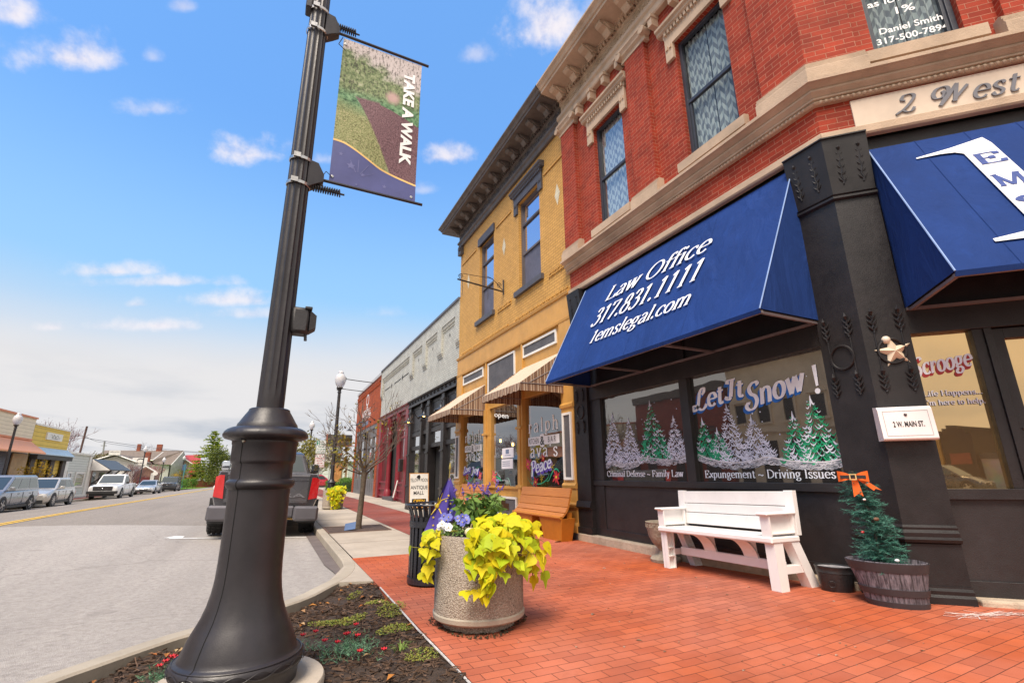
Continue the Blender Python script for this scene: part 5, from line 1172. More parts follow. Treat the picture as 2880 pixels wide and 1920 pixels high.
# black shopfront
m = MB(FS)
m.box(15.30, 21.95, -.3, .03, 4.17, 4.40); sweep(m, [(0, 4.34), (.1, 4.36), (.12, 4.42), (0, 4.44)], 15.3, 21.95); sweep(m, [(0, 4.1), (.07, 4.1), (.07, 4.17), (0, 4.18)], 15.3, 21.95)
for a, b in ((15.30, 15.42), (16.72, 17.05), (18.62, 18.98), (19.72, 19.92), (21.55, 21.95)):
    m.box(a, b, -.3, .02, .0, 4.1); 
    for z in (.7, 2.0, 3.35, 3.85): sweep(m, [(0, z), (.06, z), (.06, z+.06), (0, z+.07)], a-.01, b+.01)
m.box(15.3, 21.6, -.3, -.10, 2.84, 4.1); m.box(15.42, 16.72, -.3, -.06, 2.22, 2.38); m.box(17.05, 18.62, -.3, -.06, 2.22, 2.38); m.box(18.98, 21.6, -.3, -.06, 2.22, 2.38); m.box(15.3, 21.6, -.3, -.06, 2.80, 2.95)
m.box(15.42, 16.72, -.3, -.04, 0, .5); m.box(18.98, 21.6, -.3, -.04, 0, .6)
for a, b in ((15.5, 16.65), (17.1, 18.55), (19.98, 21.5)):
    for q in ((a, b, 3.02, 3.06), (a, b, 3.96, 4.0), (a, a+.05, 3.06, 3.96), (b-.05, b, 3.06, 3.96)): m.box(q[0], q[1], -.1, -.07, q[2], q[3])
for a, b in ((17.05, 17.3), (18.35, 18.62)): m.box(a, b, -.5, -.35, 0, 2.22)
bf = m.build('black_shopfront', M_black, Gb, bevel=.006)
m2 = MB()
for i in range(14): m2.ball(FS(15.6+.47*i, .035, 4.285), .055, 8, 5); m2.cut()
m2.build_each('rosette', M_iron, bf)
M_gsh = glass('black_shop_glass', (.02, .02, .02), .28)
def gp(par, a, b, c, e, d=-.12, name='shop_window', mat=None): m = MB(FS); m.quad((a, d, c), (b, d, c), (b, d, e), (a, d, e)); return m.build(name, mat or M_gsh, par)
for a, b in ((15.42, 16.72), (17.05, 18.62), (19.92, 21.55)): gp(bf, a, b, 2.38, 2.80)
wl_ = gp(bf, 15.42, 16.72, .5, 2.22); gp(bf, 19.0, 21.55, .6, 2.22)
dm = MB(FS); dm.box(17.3, 17.45, -.45, -.4, .05, 2.2); dm.box(18.2, 18.35, -.45, -.4, .05, 2.2); dm.box(17.45, 18.2, -.45, -.4, 2.05, 2.2); dm.box(17.45, 18.2, -.45, -.4, .05, .35); dd = dm.build('door', M_black, bf); m = MB(FS); m.quad((17.45, -.42, .35), (18.2, -.42, .35), (18.2, -.42, 2.05), (17.45, -.42, 2.05)); m.build('pane', M_gsh, dd)
m = MB(FS); m.box(17.40, 17.43, -.4, -.36, .95, 1.25); m.build('handle', pm('brass', (.7, .5, .2), .3, metal=1), dd)
# dark red shopfront
M_maroon = pm('maroon_paint', (.19, .016, .026), .42, .2, 3, .003, 60)
m = MB(FS)
m.box(21.96, 28.85, -.3, .04, 4.16, 4.398); sweep(m, [(0, 4.33), (.1, 4.34), (.12, 4.40), (0, 4.42)], 21.96, 28.85)
m.box(21.96, 22.45, -.3, .04, 0, 4.16); m.box(28.25, 28.85, -.3, .04, 0, 4.16)
m.box(22.45, 28.25, -.3, -.06, 3.98, 4.16); m.box(22.45, 24.0, -.3, -.08, 0, .88); m.box(26.5, 28.25, -.3, -.08, 0, .88); m.box(22.45, 23.9, -.3, -.1, 2.9, 3.0); m.box(26.4, 28.25, -.3, -.1, 2.9, 3.0)
for z in (.12, .45, .80): sweep(m, [(-.08, z), (-.02, z), (-.02, z+.06), (-.08, z+.07)], 22.45, 24.0); sweep(m, [(-.08, z), (-.02, z), (-.02, z+.06), (-.08, z+.07)], 26.5, 28.25)
m.box(24.1, 26.4, -.9, -.7, 2.65, 4.1); m.box(24.1, 24.5, -.9, -.7, .2, 2.65); m.box(26.0, 26.4, -.9, -.7, .2, 2.65); m.box(24.5, 26.0, -.9, -.75, .2, .75)
m.map = None
for u in (24.1, 26.25):
    m.lathe([(.19, 0), (.19, .35), (.15, .4), (.13, .5), (.12, 2.0), (.13, 3.2), (.16, 3.25), (.13, 3.3), (.13, 3.55), (.19, 3.65), (.19, 4.1)], FS(u, -.1, .05), 12)
rf = m.build('red_shopfront', M_maroon, Gb, bevel=.004)
for q in ((22.45, 23.98, .88, 2.9), (22.45, 23.98, 3.0, 3.98), (26.45, 28.25, .88, 2.9), (26.45, 28.25, 3.0, 3.98)): gp(rf, *q, d=-.15)
gp(rf, 24.5, 26.0, .75, 2.65, -.78); m = MB(FS); m.box(24.0, 26.4, -.9, .12, -.05, .16); m.build('door_step', M_ygr, rf)
m = MB(FS); m.quad((15.3, -.32, 0), (28.8, -.32, 0), (28.8, -.32, 4.2), (15.3, -.32, 4.2)); m.build('dark_core', pm('dark_shop_room', (.025, .025, .025), .9), Gb)  # dark sheet standing in for the unlit shop interior
Mx = empty('wall_mailbox', (0, 0, 0), 'small black letterbox fixed beside the dark red shop window', 'letterbox'); m = MB(FS); m.bevbox(22.5, 22.8, .04, .2, 1.35, 1.9, .02); m.build('box', M_black, Mx)
Pp = empty('leaning_post', (0, 0, 0), 'white stick leaning against the dark red shop doorway', 'stick'); m = MB(); m.tube([(5.25, 23.85, .17), (5.4, 23.75, .95)], .035, 6); m.build('stick', M_pwht, Pp)
# gooseneck lamps
M_gn = pm('dark_enamel_shade', (.03, .035, .045), .4)
def goose(x, y, z, reach, label, group, rz=0, bulb=True):
    L = empty('gooseneck_lamp', (x, y, z), label, 'wall lamp', group)
    m = MB(); m.tube([(0, 0, .05), (-.1, 0, .10), (-reach*.45, 0, .26), (-reach*.8, 0, .24), (-reach, 0, .02)], .018, 7); m.map = None; m.ball((-.01, 0, .05), .06, 8, 6); m.build('arm', M_black, L)
    m = MB(); m.lathe([(.04, .03), (.06, -.06), (.10, -.1), (.22, -.16), (.23, -.175)], (-reach, 0, 0), 14, cap=False); m.build('lamp_shade', M_gn, L)
    if bulb: m = MB(); m.ball((-reach, 0, -.14), .045, 8, 6); m.build('bulb', M_bulb, L)
    return L
goose(5.34, 20.2, 3.48, .42, 'gooseneck lamp farther along the black shopfront, clear of the striped awning', 'lamps of the black shopfront'); goose(5.34, 17.85, 3.48, .42, 'gooseneck lamp above the black shop door, half behind the striped awning', 'lamps of the black shopfront'); goose(5.34, 15.75, 3.48, .42, 'gooseneck lamp nearest the yellow building on the black shopfront', 'lamps of the black shopfront')
# ------------------------------------------------------------------ orange brick building
Ob = empty('brick_building', (0, 0, 0), 'orange brick shop building with a white painted emblem and grey panelled shopfront', 'building')
M_obr = brick('orange_brick', (.50, .10, .02), (.36, .06, .016), (.20, .05, .02), .23, .085, .016, .008, .25, .7)
m = MB(FS); m.box(29.21, 38.4, -.3, .0, 4.25, 7.05); m.box(29.21, 29.75, -.3, .001, 0, 4.25); m.box(37.9, 38.4, -.3, .001, 0, 4.25)
n = 44
for i in range(n): m.box(29.6+.2*i, 29.7+.2*i, .0, .05, 6.55, 6.75)
m.box(29.21, 38.4, .0, .055, 6.75, 6.82); m.map = None; m.quad((5.4, 38.4, -1), (16, 38.4, -1), (16, 38.4, 7), (5.4, 38.4, 7)); m.quad((5.4, 29.2, 7.05), (5.4, 38.4, 7.05), (16, 38.4, 7.05), (16, 29.2, 7.05)); m.build('brick_wall', M_obr, Ob)
m = MB(FS); m.box(29.21, 38.45, -.4, .06, 7.051, 7.22); m.build('roof_coping', pm('coping_metal', (.45, .45, .46), .5), Ob)
M_gsf = pm('grey_shopfront_paint', (.14, .135, .14), .5, .15, 3)
m = MB(FS); m.box(29.75, 37.9, -.3, -.02, 4.0, 4.25); m.box(29.75, 37.9, -.3, -.05, 0, .2)
for a, b in ((29.75, 33.1), (34.5, 37.9)):
    for q in range(3): u = a+(b-a-.16)*q/2; m.box(u, u+.16, -.3, -.06, .2, 4.0)
    m.box(a, b, -.3, -.08, .2, 1.0); m.box(a, b, -.3, -.08, 2.85, 2.97); m.box(a, b, -.3, -.08, 3.5, 4.0)
    for q in range(4): u = a+.25+(b-a-.6)*q/4; m.box(u, u+.05, -.08, -.06, .3, .9); 
of = m.build('grey_shopfront', M_gsf, Ob)
for q in ((29.75, 33.1, 1.0, 2.85), (29.75, 33.1, 2.97, 3.5), (34.5, 37.9, 1.0, 2.85), (34.5, 37.9, 2.97, 3.5)): gp(of, *q, d=-.14)
m = MB(FS); m.quad((33.1, -.29, 0), (34.5, -.29, 0), (34.5, -.29, 4), (33.1, -.29, 4)); m.build('door', M_black, of)
m = MB(); P = lambda x, y, d: FS(33.85-x, d, y); ring(m, P, 0, 6.16, .52, .42, .12, .006); ring(m, P, 0, 5.72, .16, .09, .08, .006); m.map = FS
for u in (33.6, 34.1): m.box(u-.05, u+.05, .004, .008, 5.45, 5.68)
m.map = None
put_sans(m, lambda x, y, d: FS(35.6-x, d, 5.10+y), 'RESTALL', 3.3, .42, d=.006, bold=.02); m.map = FS; m.box(32.2, 35.7, .004, .008, 4.98, 5.03); m.map = None
put_sans(m, lambda x, y, d: FS(35.5-x, d, 4.82+y), 'SALON', 3.0, .12, d=.006); m.build('painted_emblem', M_white, Ob, recalc=False)
m = MB(FS); m.quad((33.0, .006, 4.45), (35.5, .006, 4.45), (35.5, .006, 4.7), (33.0, .006, 4.7)); m.build('blue_sign_board', pm('slate_blue_board', (.16, .2, .3), .6), Ob)
for y, lab in ((30.6, 'gooseneck lamp under the wall emblem on orange brick, nearer one'), (32.0, 'gooseneck lamp under the wall emblem on orange brick, middle one'), (36.4, 'gooseneck lamp on orange brick at the far corner of the building')): goose(5.34, y, 4.45, .7, lab, 'lamps of the orange brick shop', bulb=False)
for y, lab in ((31.5, 'thin floodlight arm over the roof edge of the orange brick shop, nearer one'), (35.2, 'thin floodlight arm over the roof edge of the orange brick shop, farther one')):
    L = empty('floodlight', (5.3, y, 6.95), lab, 'floodlight', 'floodlights of the orange brick shop'); m = MB(); m.tube([(0, 0, 0), (-1.0, 0, .06), (-1.75, 0, .12)], .025, 6); m.build('arm', M_black, L); m = MB(); m.cbox((-1.8, 0, .1), .14, .22, .22); m.build('lamp_head', M_black, L)
# ------------------------------------------------------------------ beyond the row: hedge, pylon sign, grey hall
M_hedge = island('hedge_leaves', [(.05, .13, .02), (.10, .22, .03), (.17, .32, .05), (.07, .17, .03)], .6, .3, .2)
def leafcloud(m, rnd, n, fn, r0, r1):
    for i in range(n):
        c = Vector(fn()); r = rnd.uniform(r0, r1); a = Vector((rnd.gauss(0, 1), rnd.gauss(0, 1), rnd.gauss(0, 1))).normalized(); b = a.orthogonal().normalized(); b = Matrix.Rotation(rnd.uniform(0, 6.3), 3, a) @ b; q = a.cross(b)
        m.add([tuple(c-b*r), tuple(c+q*r*.55), tuple(c+b*r), tuple(c-q*r*.55)], [(0, 1, 2, 3)])
def hedge(x0, x1, y0, y1, z0, h, lab, n=2600, r=.05):
    rn = random.Random(int(x0*10+y0)); H = empty('hedge', (0, 0, 0), lab, 'hedge', 'clipped hedges past the orange shop'); m = MB()
    def fn():
        x = rn.uniform(x0, x1); y = rn.uniform(y0, y1); z = z0+h*rn.random()**.5*(1+.08*sin(x*5)+.06*sin(y*4)); return (x+rn.gauss(0, .05), y+rn.gauss(0, .05), z)
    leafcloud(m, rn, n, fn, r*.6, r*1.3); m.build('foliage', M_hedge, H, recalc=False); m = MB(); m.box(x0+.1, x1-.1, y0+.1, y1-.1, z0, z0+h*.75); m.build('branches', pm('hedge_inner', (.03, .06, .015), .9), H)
hedge(3.95, 4.7, 39.5, 43.5, -.05, .78, 'low clipped green hedge below the brick pylon'); hedge(4.85, 5.9, 39.2, 43, -.05, .98, 'taller clipped green hedge against the orange shop corner')
Py = empty('pylon_sign', (0, 0, 0), 'blank dark box sign on a tan brick pier beyond the orange shop', 'sign')
M_tanb = brick('tan_sign_brick', (.58, .24, .06), (.48, .18, .05), (.55, .38, .24), .4, .11, .02, .01)
m = MB(); m.box(5.52, 6.16, 51.9, 52.5, -.4, 2.45); m.build('brick_pier', M_tanb, Py)
m = MB(); m.box(5.5, 6.02, 51.85, 52.5, 2.452, 3.2); m.build('small_sign_box', pm('dark_sign_face', (.05, .045, .05), .4), Py); m = MB(); m.box(5.04, 5.98, 51.85, 52.5, 3.35, 4.05); m.build('small_sign_box', pm('slate_sign_face', (.20, .22, .27), .4), Py)
m = MB(); m.box(4.6, 6.95, 51.9, 52.6, 4.1, 5.16); m.build('sign_box', pm('dark_sign_face', (.05, .045, .05), .4), Py); m = MB(); m.box(4.5, 4.6, 51.85, 52.65, 4.05, 5.2); m.box(4.6, 7.0, 51.88, 52.65, 4.03, 4.1); m.box(5.0, 6.2, 51.88, 52.6, 3.203, 3.34); m.build('sign_edge', pm('rust_red_edge', (.42, .13, .08), .5), Py)
for x, lab in ((6.3, 'left one of two pink posts behind the tan brick pylon'), (6.75, 'right one of two pink posts behind the tan brick pylon')):
    Q = empty('porch_post', (0, 0, 0), lab, 'post', 'pink posts'); m = MB(); m.box(x-.09, x+.11, 53, 53.2, -.4, 2.49); m.build('post', pm('pink_paint', (.58, .36, .28), .6), Q)
Gh = empty('metal_building', (0, 0, 0), 'low pale grey metal hall far behind the pylon sign', 'building')
m = MB(); m.box(3.9, 16, 72, 90, -.6, 2.9); m.build('wall', siding('grey_metal_wall', (.45, .45, .47), .9, .5), Gh); m = MB(); m.box(3.7, 16.2, 71.7, 90.2, 2.901, 3.1); m.build('roof', pm('hall_roof', (.18, .18, .19), .6), Gh)
m = MB(); m.box(6.0, 9.5, 71.95, 72, -.5, 2.2); m.build('garage_door', siding('garage_door_white', (.6, .6, .62), .45, .5), Gh)
Sg = empty('roadside_sign', (0, 0, 0), 'white roadside notice board on a thin pole behind the parking signs', 'sign'); m = MB(); m.box(4.3, 4.95, 49, 49.06, 2.4, 3.75); m.build('board', pm('white_board', (.70, .68, .66), .6), Sg); m = MB(); m.box(4.35, 4.8, 48.99, 48.999, 2.75, 3.55); m.build('picture', pm('grey_print', (.32, .30, .32), .7, .5, 9), Sg); m = MB(); m.tube([(4.75, 49.1, -.4), (4.75, 49.1, 2.4)], .05, 6); m.build('pole', pm('galvanised', (.45, .45, .45), .5, metal=.5), Sg)
Fl = empty('hanging_flag', (0, 0, 0), 'small striped red and white flag beside the street lamp', 'flag'); m = MB(); m.loft([[(4.0+.28*t, 40.6+.05*sin(t*9), 2.98-.12*t) for t in (0, .25, .5, .75, 1)], [(4.02+.22*t, 40.6+.05*sin(t*9+1), 2.55-.1*t) for t in (0, .25, .5, .75, 1)]], caps=False, closed=False, smooth=True); m.build('cloth', stripes('flag_stripe', [(0, (.5, .03, .05)), (.5, (.75, .72, .72))], .13, 2), Fl); m = MB(); m.tube([(3.98, 40.6, 2.4), (3.98, 40.6, 3.1)], .015, 5); m.build('staff', M_black, Fl)

# ------------------------------------------------------------------ across the street
def FL(u, d, z): return (-16+d, u, z)
def lwin(par, a, b, c, e, fm, d=0, gl=None, t=.12, bars=0, name='window'):
    m = MB(FL)
    for q in ((a, b, c, c+t), (a, b, e-t, e), (a, a+t, c+t, e-t), (b-t, b, c+t, e-t)): m.box(q[0], q[1], d-.02, d+.05, q[2], q[3])
    w = m.build(name, fm, par); m = MB(FL); m.quad((a+t, d+.01, c+t), (b-t, d+.01, c+t), (b-t, d+.01, e-t), (a+t, d+.01, e-t)); m.build('pane', gl or M_gsh, w); return w
Cb = empty('shop_building', (0, 0, 0), 'cream boarded shop across the street with a long orange metal canopy', 'building')
M_cream = siding('cream_siding', (.76, .66, .50), .24, .4); M_or = pm('orange_metal', (.62, .20, .09), .45, .1, 2); M_navy = siding('slate_boards', (.10, .11, .15), .14, .5)
m = MB(); m.box(-26, -16, 33.2, 47.1, 2.9, 5.35); m.build('upper_wall', M_cream, Cb); m = MB(); m.box(-26, -16.02, 33.2, 47.1, -.6, 2.899); m.build('lower_wall', M_navy, Cb)
m = MB(); m.box(-26.1, -15.93, 33.1, 47.2, 5.351, 5.47); m.box(-16.0, -15.93, 33.2, 47.1, 3.80, 3.92); m.build('trim', M_or, Cb)
t = NT('ribbed_orange_metal'); sp = t.n.new('ShaderNodeSeparateXYZ'); t.lk(t.tc.outputs['Object'], sp.inputs[0]); fr = t.math('FRACT', t.math('MULTIPLY', sp.outputs[1], 1/.3)); t.bump(t.rng(fr, 0, .12, 1, 0), .03); M_rib = t.fin(t.mix(t.rng(fr, 0, .15, .5, 0), (.85, .36, .17), (.55, .18, .08)), .5)
m = MB(FL); m.loft([[(33.2, 0, 3.8), (33.2, 1.05, 2.93), (33.2, 1.05, 2.84), (33.2, 0, 3.6)], [(46.9, 0, 3.8), (46.9, 1.05, 2.93), (46.9, 1.05, 2.84), (46.9, 0, 3.6)]]); m.build('canopy', M_rib, Cb)
m = MB(FL); m.box(44.6, 46.9, .02, .1, -.5, 2.84); m.build('corner_panel', pm('tan_wood_panel', (.42, .28, .14), .6), Cb)
lwin(Cb, 37, 43, .7, 1.75, M_pwht)
Yc = empty('shop_building', (0, 0, 0), 'yellow boarded shop with a white sign and pale blue metal hood', 'building')
M_ysid = siding('yellow_siding', (.72, .50, .08), .30, .7)
m = MB(); m.box(-26, -16.05, 47.3, 54.4, 3.3, 4.98); m.build('upper_wall', M_ysid, Yc); m = MB(); m.box(-26, -15.98, 47.25, 54.5, 4.981, 5.10); m.build('trim', M_pwht, Yc)
m = MB(); m.box(-26, -16.1, 47.3, 54.4, -.6, 3.299); m.build('lower_wall', M_ysid, Yc)
m = MB(FL); m.loft([[(47.4, 0, 3.45), (47.4, .55, 2.95), (47.4, .55, 2.88), (47.4, 0, 2.88)], [(54.5, 0, 3.45), (54.5, .55, 2.95), (54.5, .55, 2.88), (54.5, 0, 2.88)]]); m.build('metal_hood', pm('pale_blue_metal', (.45, .58, .70), .4, .1), Yc); m = MB(FL); m.box(47.4, 54.5, .0, .45, 2.55, 2.879); m.build('fascia', pm('charcoal_fascia', (.05, .045, .045), .6), Yc)
m = MB(FL)
for u in (47.5, 49.3, 51.2, 53.6): m.box(u, u+.75, .0, .12, -.5, 2.55)
m.build('pilaster', pm('dark_umber_wood', (.07, .055, .05), .7), Yc)
lwin(Yc, 48.3, 49.25, -.1, 1.5, M_black, -.09); lwin(Yc, 50.1, 51.1, -.1, 1.5, M_black, -.09); lwin(Yc, 52.0, 53.5, -.1, 1.5, M_black, -.09)
m = MB(FL); m.box(49.5, 52.6, -.05, .05, 4.08, 4.62); sg = m.build('sign_board', M_pwht, Yc); m = MB()
ribbon(m, lambda x, y, d: FL(50+x, .06, 4.35+y), [(0, .05), (.3, .13), (.5, -.1), (.8, .12), (1.1, -.05), (1.5, .1), (1.9, -.08), (2.2, .06)], .05); put_sans(m, lambda x, y, d: FL(50.4+x, .06, 4.17+y), 'LAUREN', 1.3, .08); m.build('sign_lettering', M_black, sg, recalc=False)
Wg = empty('shop_building', (0, 0, 0), 'small grey boarded cabin shop with white corner trim', 'building')
M_gsid = siding('grey_siding', (.60, .62, .58), .22, .6)
m = MB(); m.box(-24, -16.03, 54.7, 61.1, -.5, 3.22); m.build('wall', M_gsid, Wg); m = MB(FL); m.box(54.65, 55.3, -.02, .04, -.5, 3.2); m.box(60.6, 61.15, -.02, .04, -.5, 3.2); m.box(54.6, 61.2, -.05, .1, 3.221, 3.38); m.box(54.7, 61.1, -.02, .045, -.5, -.3); m.build('trim', M_pwht, Wg)
t_ = lwin(Wg, 57.6, 60.0, .35, 1.72, M_pwht, -.0, t=.17); m = MB(FL); 
for i in range(7): m.box(57.8, 59.8, .02, .03, .58+.14*i, .66+.14*i)
m.build('blind_slats', pm('blind_tan', (.45, .40, .30), .7), t_); lwin(Wg, 55.5, 56.6, 1.1, 1.72, M_pwht, 0, t=.15)
Sh = empty('shop_building', (0, 0, 0), 'white shop with a black metal porch roof on diagonal struts', 'building')
m = MB(); m.box(-24, -16.05, 61.3, 71.2, -.6, 2.95); m.build('wall', pm('white_boards', (.66, .63, .60), .6), Sh)
t = NT('black_roof_metal'); sp = t.n.new('ShaderNodeSeparateXYZ'); t.lk(t.tc.outputs['Object'], sp.inputs[0]); fr = t.math('FRACT', t.math('MULTIPLY', sp.outputs[2], 1/.17)); t.bump(fr, .03); M_brf = t.fin(t.mix(t.rng(fr, 0, .2, .6, 0), (.045, .045, .05), (.015, .015, .017)), .4)
m = MB(FL); m.loft([[(61.6, 0, 2.98), (61.6, 1.6, 1.92), (61.6, 1.6, 1.84), (61.6, 0, 2.88)], [(69.5, 0, 2.98), (69.5, 1.6, 1.92), (69.5, 1.6, 1.84), (69.5, 0, 2.88)]]); m.build('porch_roof', M_brf, Sh)
m = MB(FL); m.add([(61.5, 0, 2.95), (61.5, 1.55, 1.9), (61.5, 0, 1.85)], [(0, 1, 2)]); m.build('porch_gable', M_pwht, Sh)
for u in (62.5, 65.5, 68.5): m = MB(); m.tube([FL(u, .02, .6), FL(u, 1.4, 1.85)], .07, 5); m.build('strut', M_black, Sh)
m = MB(FL)
for a, b in ((62.2, 63.3), (64.5, 66.4), (67.4, 69)): m.box(a, b, -.04, .02, -.3, 1.7)
m.build('dark_doors', M_gsh, Sh)
# houses beyond
def roofprism(m, P, thick=.12):
    m.loft([P, [(x, y, z-thick) for x, y, z in P]])
M_shg = pm('brown_grey_shingle', (.175, .14, .115), .85, .2, 3, .02, 8); M_wgw = pm('white_house_paint', (.76, .72, .68), .6, .06); M_redr = pm('red_roof', (.36, .04, .03), .6, .15); M_chb = brick('chimney_brick', (.34, .07, .03), (.26, .05, .03), (.3, .2, .15), .3, .1, .02)
H1 = empty('house', (0, 0, 0), 'white gabled house front with a flat name board on its peak', 'house')
m = MB(); m.prism([(-21.5, -.6), (-16.3, -.6), (-16.3, 3.0), (-18.4, 3.85), (-21.5, 2.75)], 79.5, 88); m.build('wall', M_wgw, H1)
m = MB(); roofprism(m, [(-16.0, 79, 3.15), (-18.4, 79, 4.12), (-18.4, 88, 4.12), (-16.0, 88, 3.15)]); roofprism(m, [(-18.4, 79, 4.12), (-22, 79, 2.75), (-22, 88, 2.75), (-18.4, 88, 4.12)]); m.build('roof', M_shg, H1); m = MB(); m.tube([(-16.0, 78.9, 3.08), (-18.4, 78.9, 4.05), (-22, 78.9, 2.68)], .09, 4); m.build('trim', M_pwht, H1)
m = MB(); m.box(-19.0, -17.85, 78.7, 78.85, 3.95, 4.5); sb = m.build('name_board', M_pwht, H1); m = MB(); put_sans(m, lambda x, y, d: (-18.9+x, 78.69, 4.27+y), 'MERCANTILE', .95, .12); m.build('name_lettering', M_gray, sb, recalc=False)
m = MB(); m.prism([(-17.1, 2.0), (-16.45, 2.0), (-16.45, 4.75), (-17.1, 4.75)], 88.2, 89); m.build('chimney', M_chb, H1)
H2 = empty('house', (0, 0, 0), 'large house with a broad brown shingle roof and two brick chimneys', 'house')
m = MB(); m.add([(-27, 109, 5.8), (-15.3, 109, 5.9), (-15.3, 109, 5.75), (-27, 109, 5.65), (-27.5, 104, 3.9), (-19, 104, 4.0), (-18.6, 104, 3.4), (-16.1, 104, 3.25)], [(0, 1, 7, 6, 5, 4)]); m.add([(-27, 109, 5.8), (-15.3, 109, 5.9), (-15, 115, 3), (-27, 115, 3)], [(0, 1, 2, 3)]); m.build('roof', M_shg, H2)
m = MB(); m.box(-27, -16.4, 104.5, 114.5, -1, 3.3); m.add([(-15.35, 108.8, 5.75), (-16.15, 104.2, 3.2), (-14.3, 112, 2.9), (-14.3, 112, -1), (-16.15, 104.2, -1)], [(0, 1, 2), (1, 4, 3, 2)]); m.build('wall', pm('pale_grey_boards', (.52, .50, .50), .6), H2)
m = MB(); m.tube([(-18.3, 108, 5.55), (-18.9, 104, 4.0), (-20.5, 103.9, 3.95)], .1, 4); m.tube([(-15.25, 109, 5.85), (-16.1, 103.9, 3.2)], .08, 4); m.build('trim', M_pwht, H2)
for a, b in ((-22.4, -21.9), (-19.5, -18.7)): m = MB(); m.box(a, b, 108.6, 109.4, 4.8, 6.95); m.build('chimney', M_chb, H2)
H3 = empty('house', (0, 0, 0), 'cream house with a bright red roof and brick porch', 'house')
m = MB(); m.prism([(-17.5, -1), (-12.7, -1), (-12.7, 3.3), (-13.4, 3.4), (-15.1, 4.55), (-17.5, 3.2)], 110, 117); m.build('wall', pm('cream_house_paint', (.60, .50, .38), .6), H3)
m = MB(); m.add([(-15.4, 109.5, 4.75), (-13.5, 109.5, 3.5), (-12.3, 109.6, 3.4), (-13.2, 115, 5.35), (-15.6, 115, 5.3)], [(0, 1, 2, 3, 4)]); m.add([(-15.4, 109.5, 4.75), (-17.8, 109.5, 3.1), (-17.8, 117, 3.1), (-15.6, 115, 5.3)], [(0, 1, 2, 3)]); m.build('roof', M_redr, H3)
m = MB(); m.tube([(-15.5, 109.4, 4.72), (-13.6, 109.4, 3.45), (-12.3, 109.5, 3.35)], .09, 4); m.build('trim', M_pwht, H3)
m = MB(); m.box(-13.3, -12.9, 109.9, 110, 1.7, 2.6); m.box(-15.2, -14.8, 109.9, 110, 2.2, 2.8); m.build('window', M_gsh, H3)
m = MB(); m.loft([[(-14, 108.9, 1.95), (-11.2, 108.9, 1.75), (-11.2, 108.9, 1.6), (-14, 108.9, 1.8)], [(-14, 110, 2.4), (-11.8, 110, 2.4), (-11.8, 110, 2.2), (-14, 110, 2.2)]]); m.build('porch_roof', M_redr, H3); m = MB(); m.box(-13.8, -11.4, 109, 110, -.8, .5); m.box(-11.9, -11.5, 109, 109.4, .5, 1.7); m.box(-13.7, -13.3, 109, 109.4, .5, 1.7); m.build('porch_wall', M_chb, H3)
H4 = empty('house', (0, 0, 0), 'little brown shingled entrance gable with white trim beside the white pickup', 'house')
m = MB(); m.prism([(-16.5, -.8), (-14.1, -.8), (-14.1, 1.75), (-15.2, 2.5), (-16.5, 1.6)], 80.5, 84); m.build('wall', pm('brown_shingle_wall', (.30, .17, .13), .8, .25, 8), H4); m = MB(); m.tube([(-16.6, 80.3, 1.62), (-15.2, 80.3, 2.58), (-13.95, 80.3, 1.8)], .1, 4); m.box(-14.5, -14.1, 80.3, 80.45, -.6, 1.7); m.build('trim', M_pwht, H4); m = MB(); m.box(-15.9, -14.6, 80.4, 80.49, -.6, 1.2); m.build('door', pm('maroon_door', (.22, .05, .05), .6), H4)
S1 = empty('hanging_sign', (0, 0, 0), 'large white sign board with a black swoosh beside the street lamp', 'sign'); m = MB(); m.box(-16.55, -14.95, 79.2, 79.3, 2.72, 3.65); m.build('board', M_pwht, S1); m = MB()
ribbon(m, lambda x, y, d: (-16.1+x, 79.18, 3.2+y), [(0, 0), (.15, .25), (.45, .33), (.75, .2), (.7, .02)], .1); put_sans(m, lambda x, y, d: (-16.3+x, 79.18, 2.9+y), 'Lavish', 1.05, .17, shear=.3); m.build('sign_lettering', M_black, S1, recalc=False); m = MB(); m.tube([(-17, 79.25, 3.75), (-14.8, 79.25, 3.78)], .035, 5); m.build('hanger', M_black, S1)
S2 = empty('oval_sign', (-13.9, 79.5, -.5), 'small white oval sign by the parked jeep', 'sign'); m = MB(); m.lathe([(.30, -.03), (.30, .03)], (0, 0, 0), 20); m.v = [(x, z, y*.8+2.15) for x, y, z in m.v]; m.build('board', M_pwht, S2); m = MB(); m.tube([(0, .05, 0), (0, .05, 2)], .03, 6); m.build('post', M_black, S2)
# street lamps
M_pole = pm('satin_black_pole', (.022, .019, .022), .40, .25, 5, .0008, 160)
t = NT('acorn_globe'); t.fin((.78, .77, .80), .25); t.put(t.b.inputs['Transmission Weight'], .35); t.put(t.b.inputs['Roughness'], .3); M_globe = t.m
GLOBE = [(.07, 0), (.10, .03), (.155, .12), (.19, .26), (.19, .36), (.15, .47), (.10, .52), (.085, .55), (.10, .57), (.07, .63), (.025, .66)]
def lamp(x, y, z, h, label, group='street lamps along the road', n=16):
    L = empty('street_lamp', (x, y, z), label, 'street lamp', group)
    hs_ = h-.78
    m = MB(); m.lathe([(.25, 0), (.26, .1), (.19, .2), (.17, .5), (.14, .6), (.135, .9), (.17, .94), (.10, 1.02), (.075, 1.1), (.06, hs_-.25), (.055, hs_-.2), (.09, hs_-.17), (.06, hs_-.13), (.07, hs_-.05), (.13, hs_), (.13, hs_+.03)], (0, 0, 0), n); m.build('pole', M_pole, L)
    m = MB(); m.lathe([(r*1.15, z*1.1) for r, z in GLOBE], (0, 0, hs_+.03), n); m.build('globe', M_globe, L); m = MB(); m.lathe([(.025, 0), (.04, .03), (.015, .06), (.001, .1)], (0, 0, hs_+.68), 8); m.build('finial', M_pole, L); return L
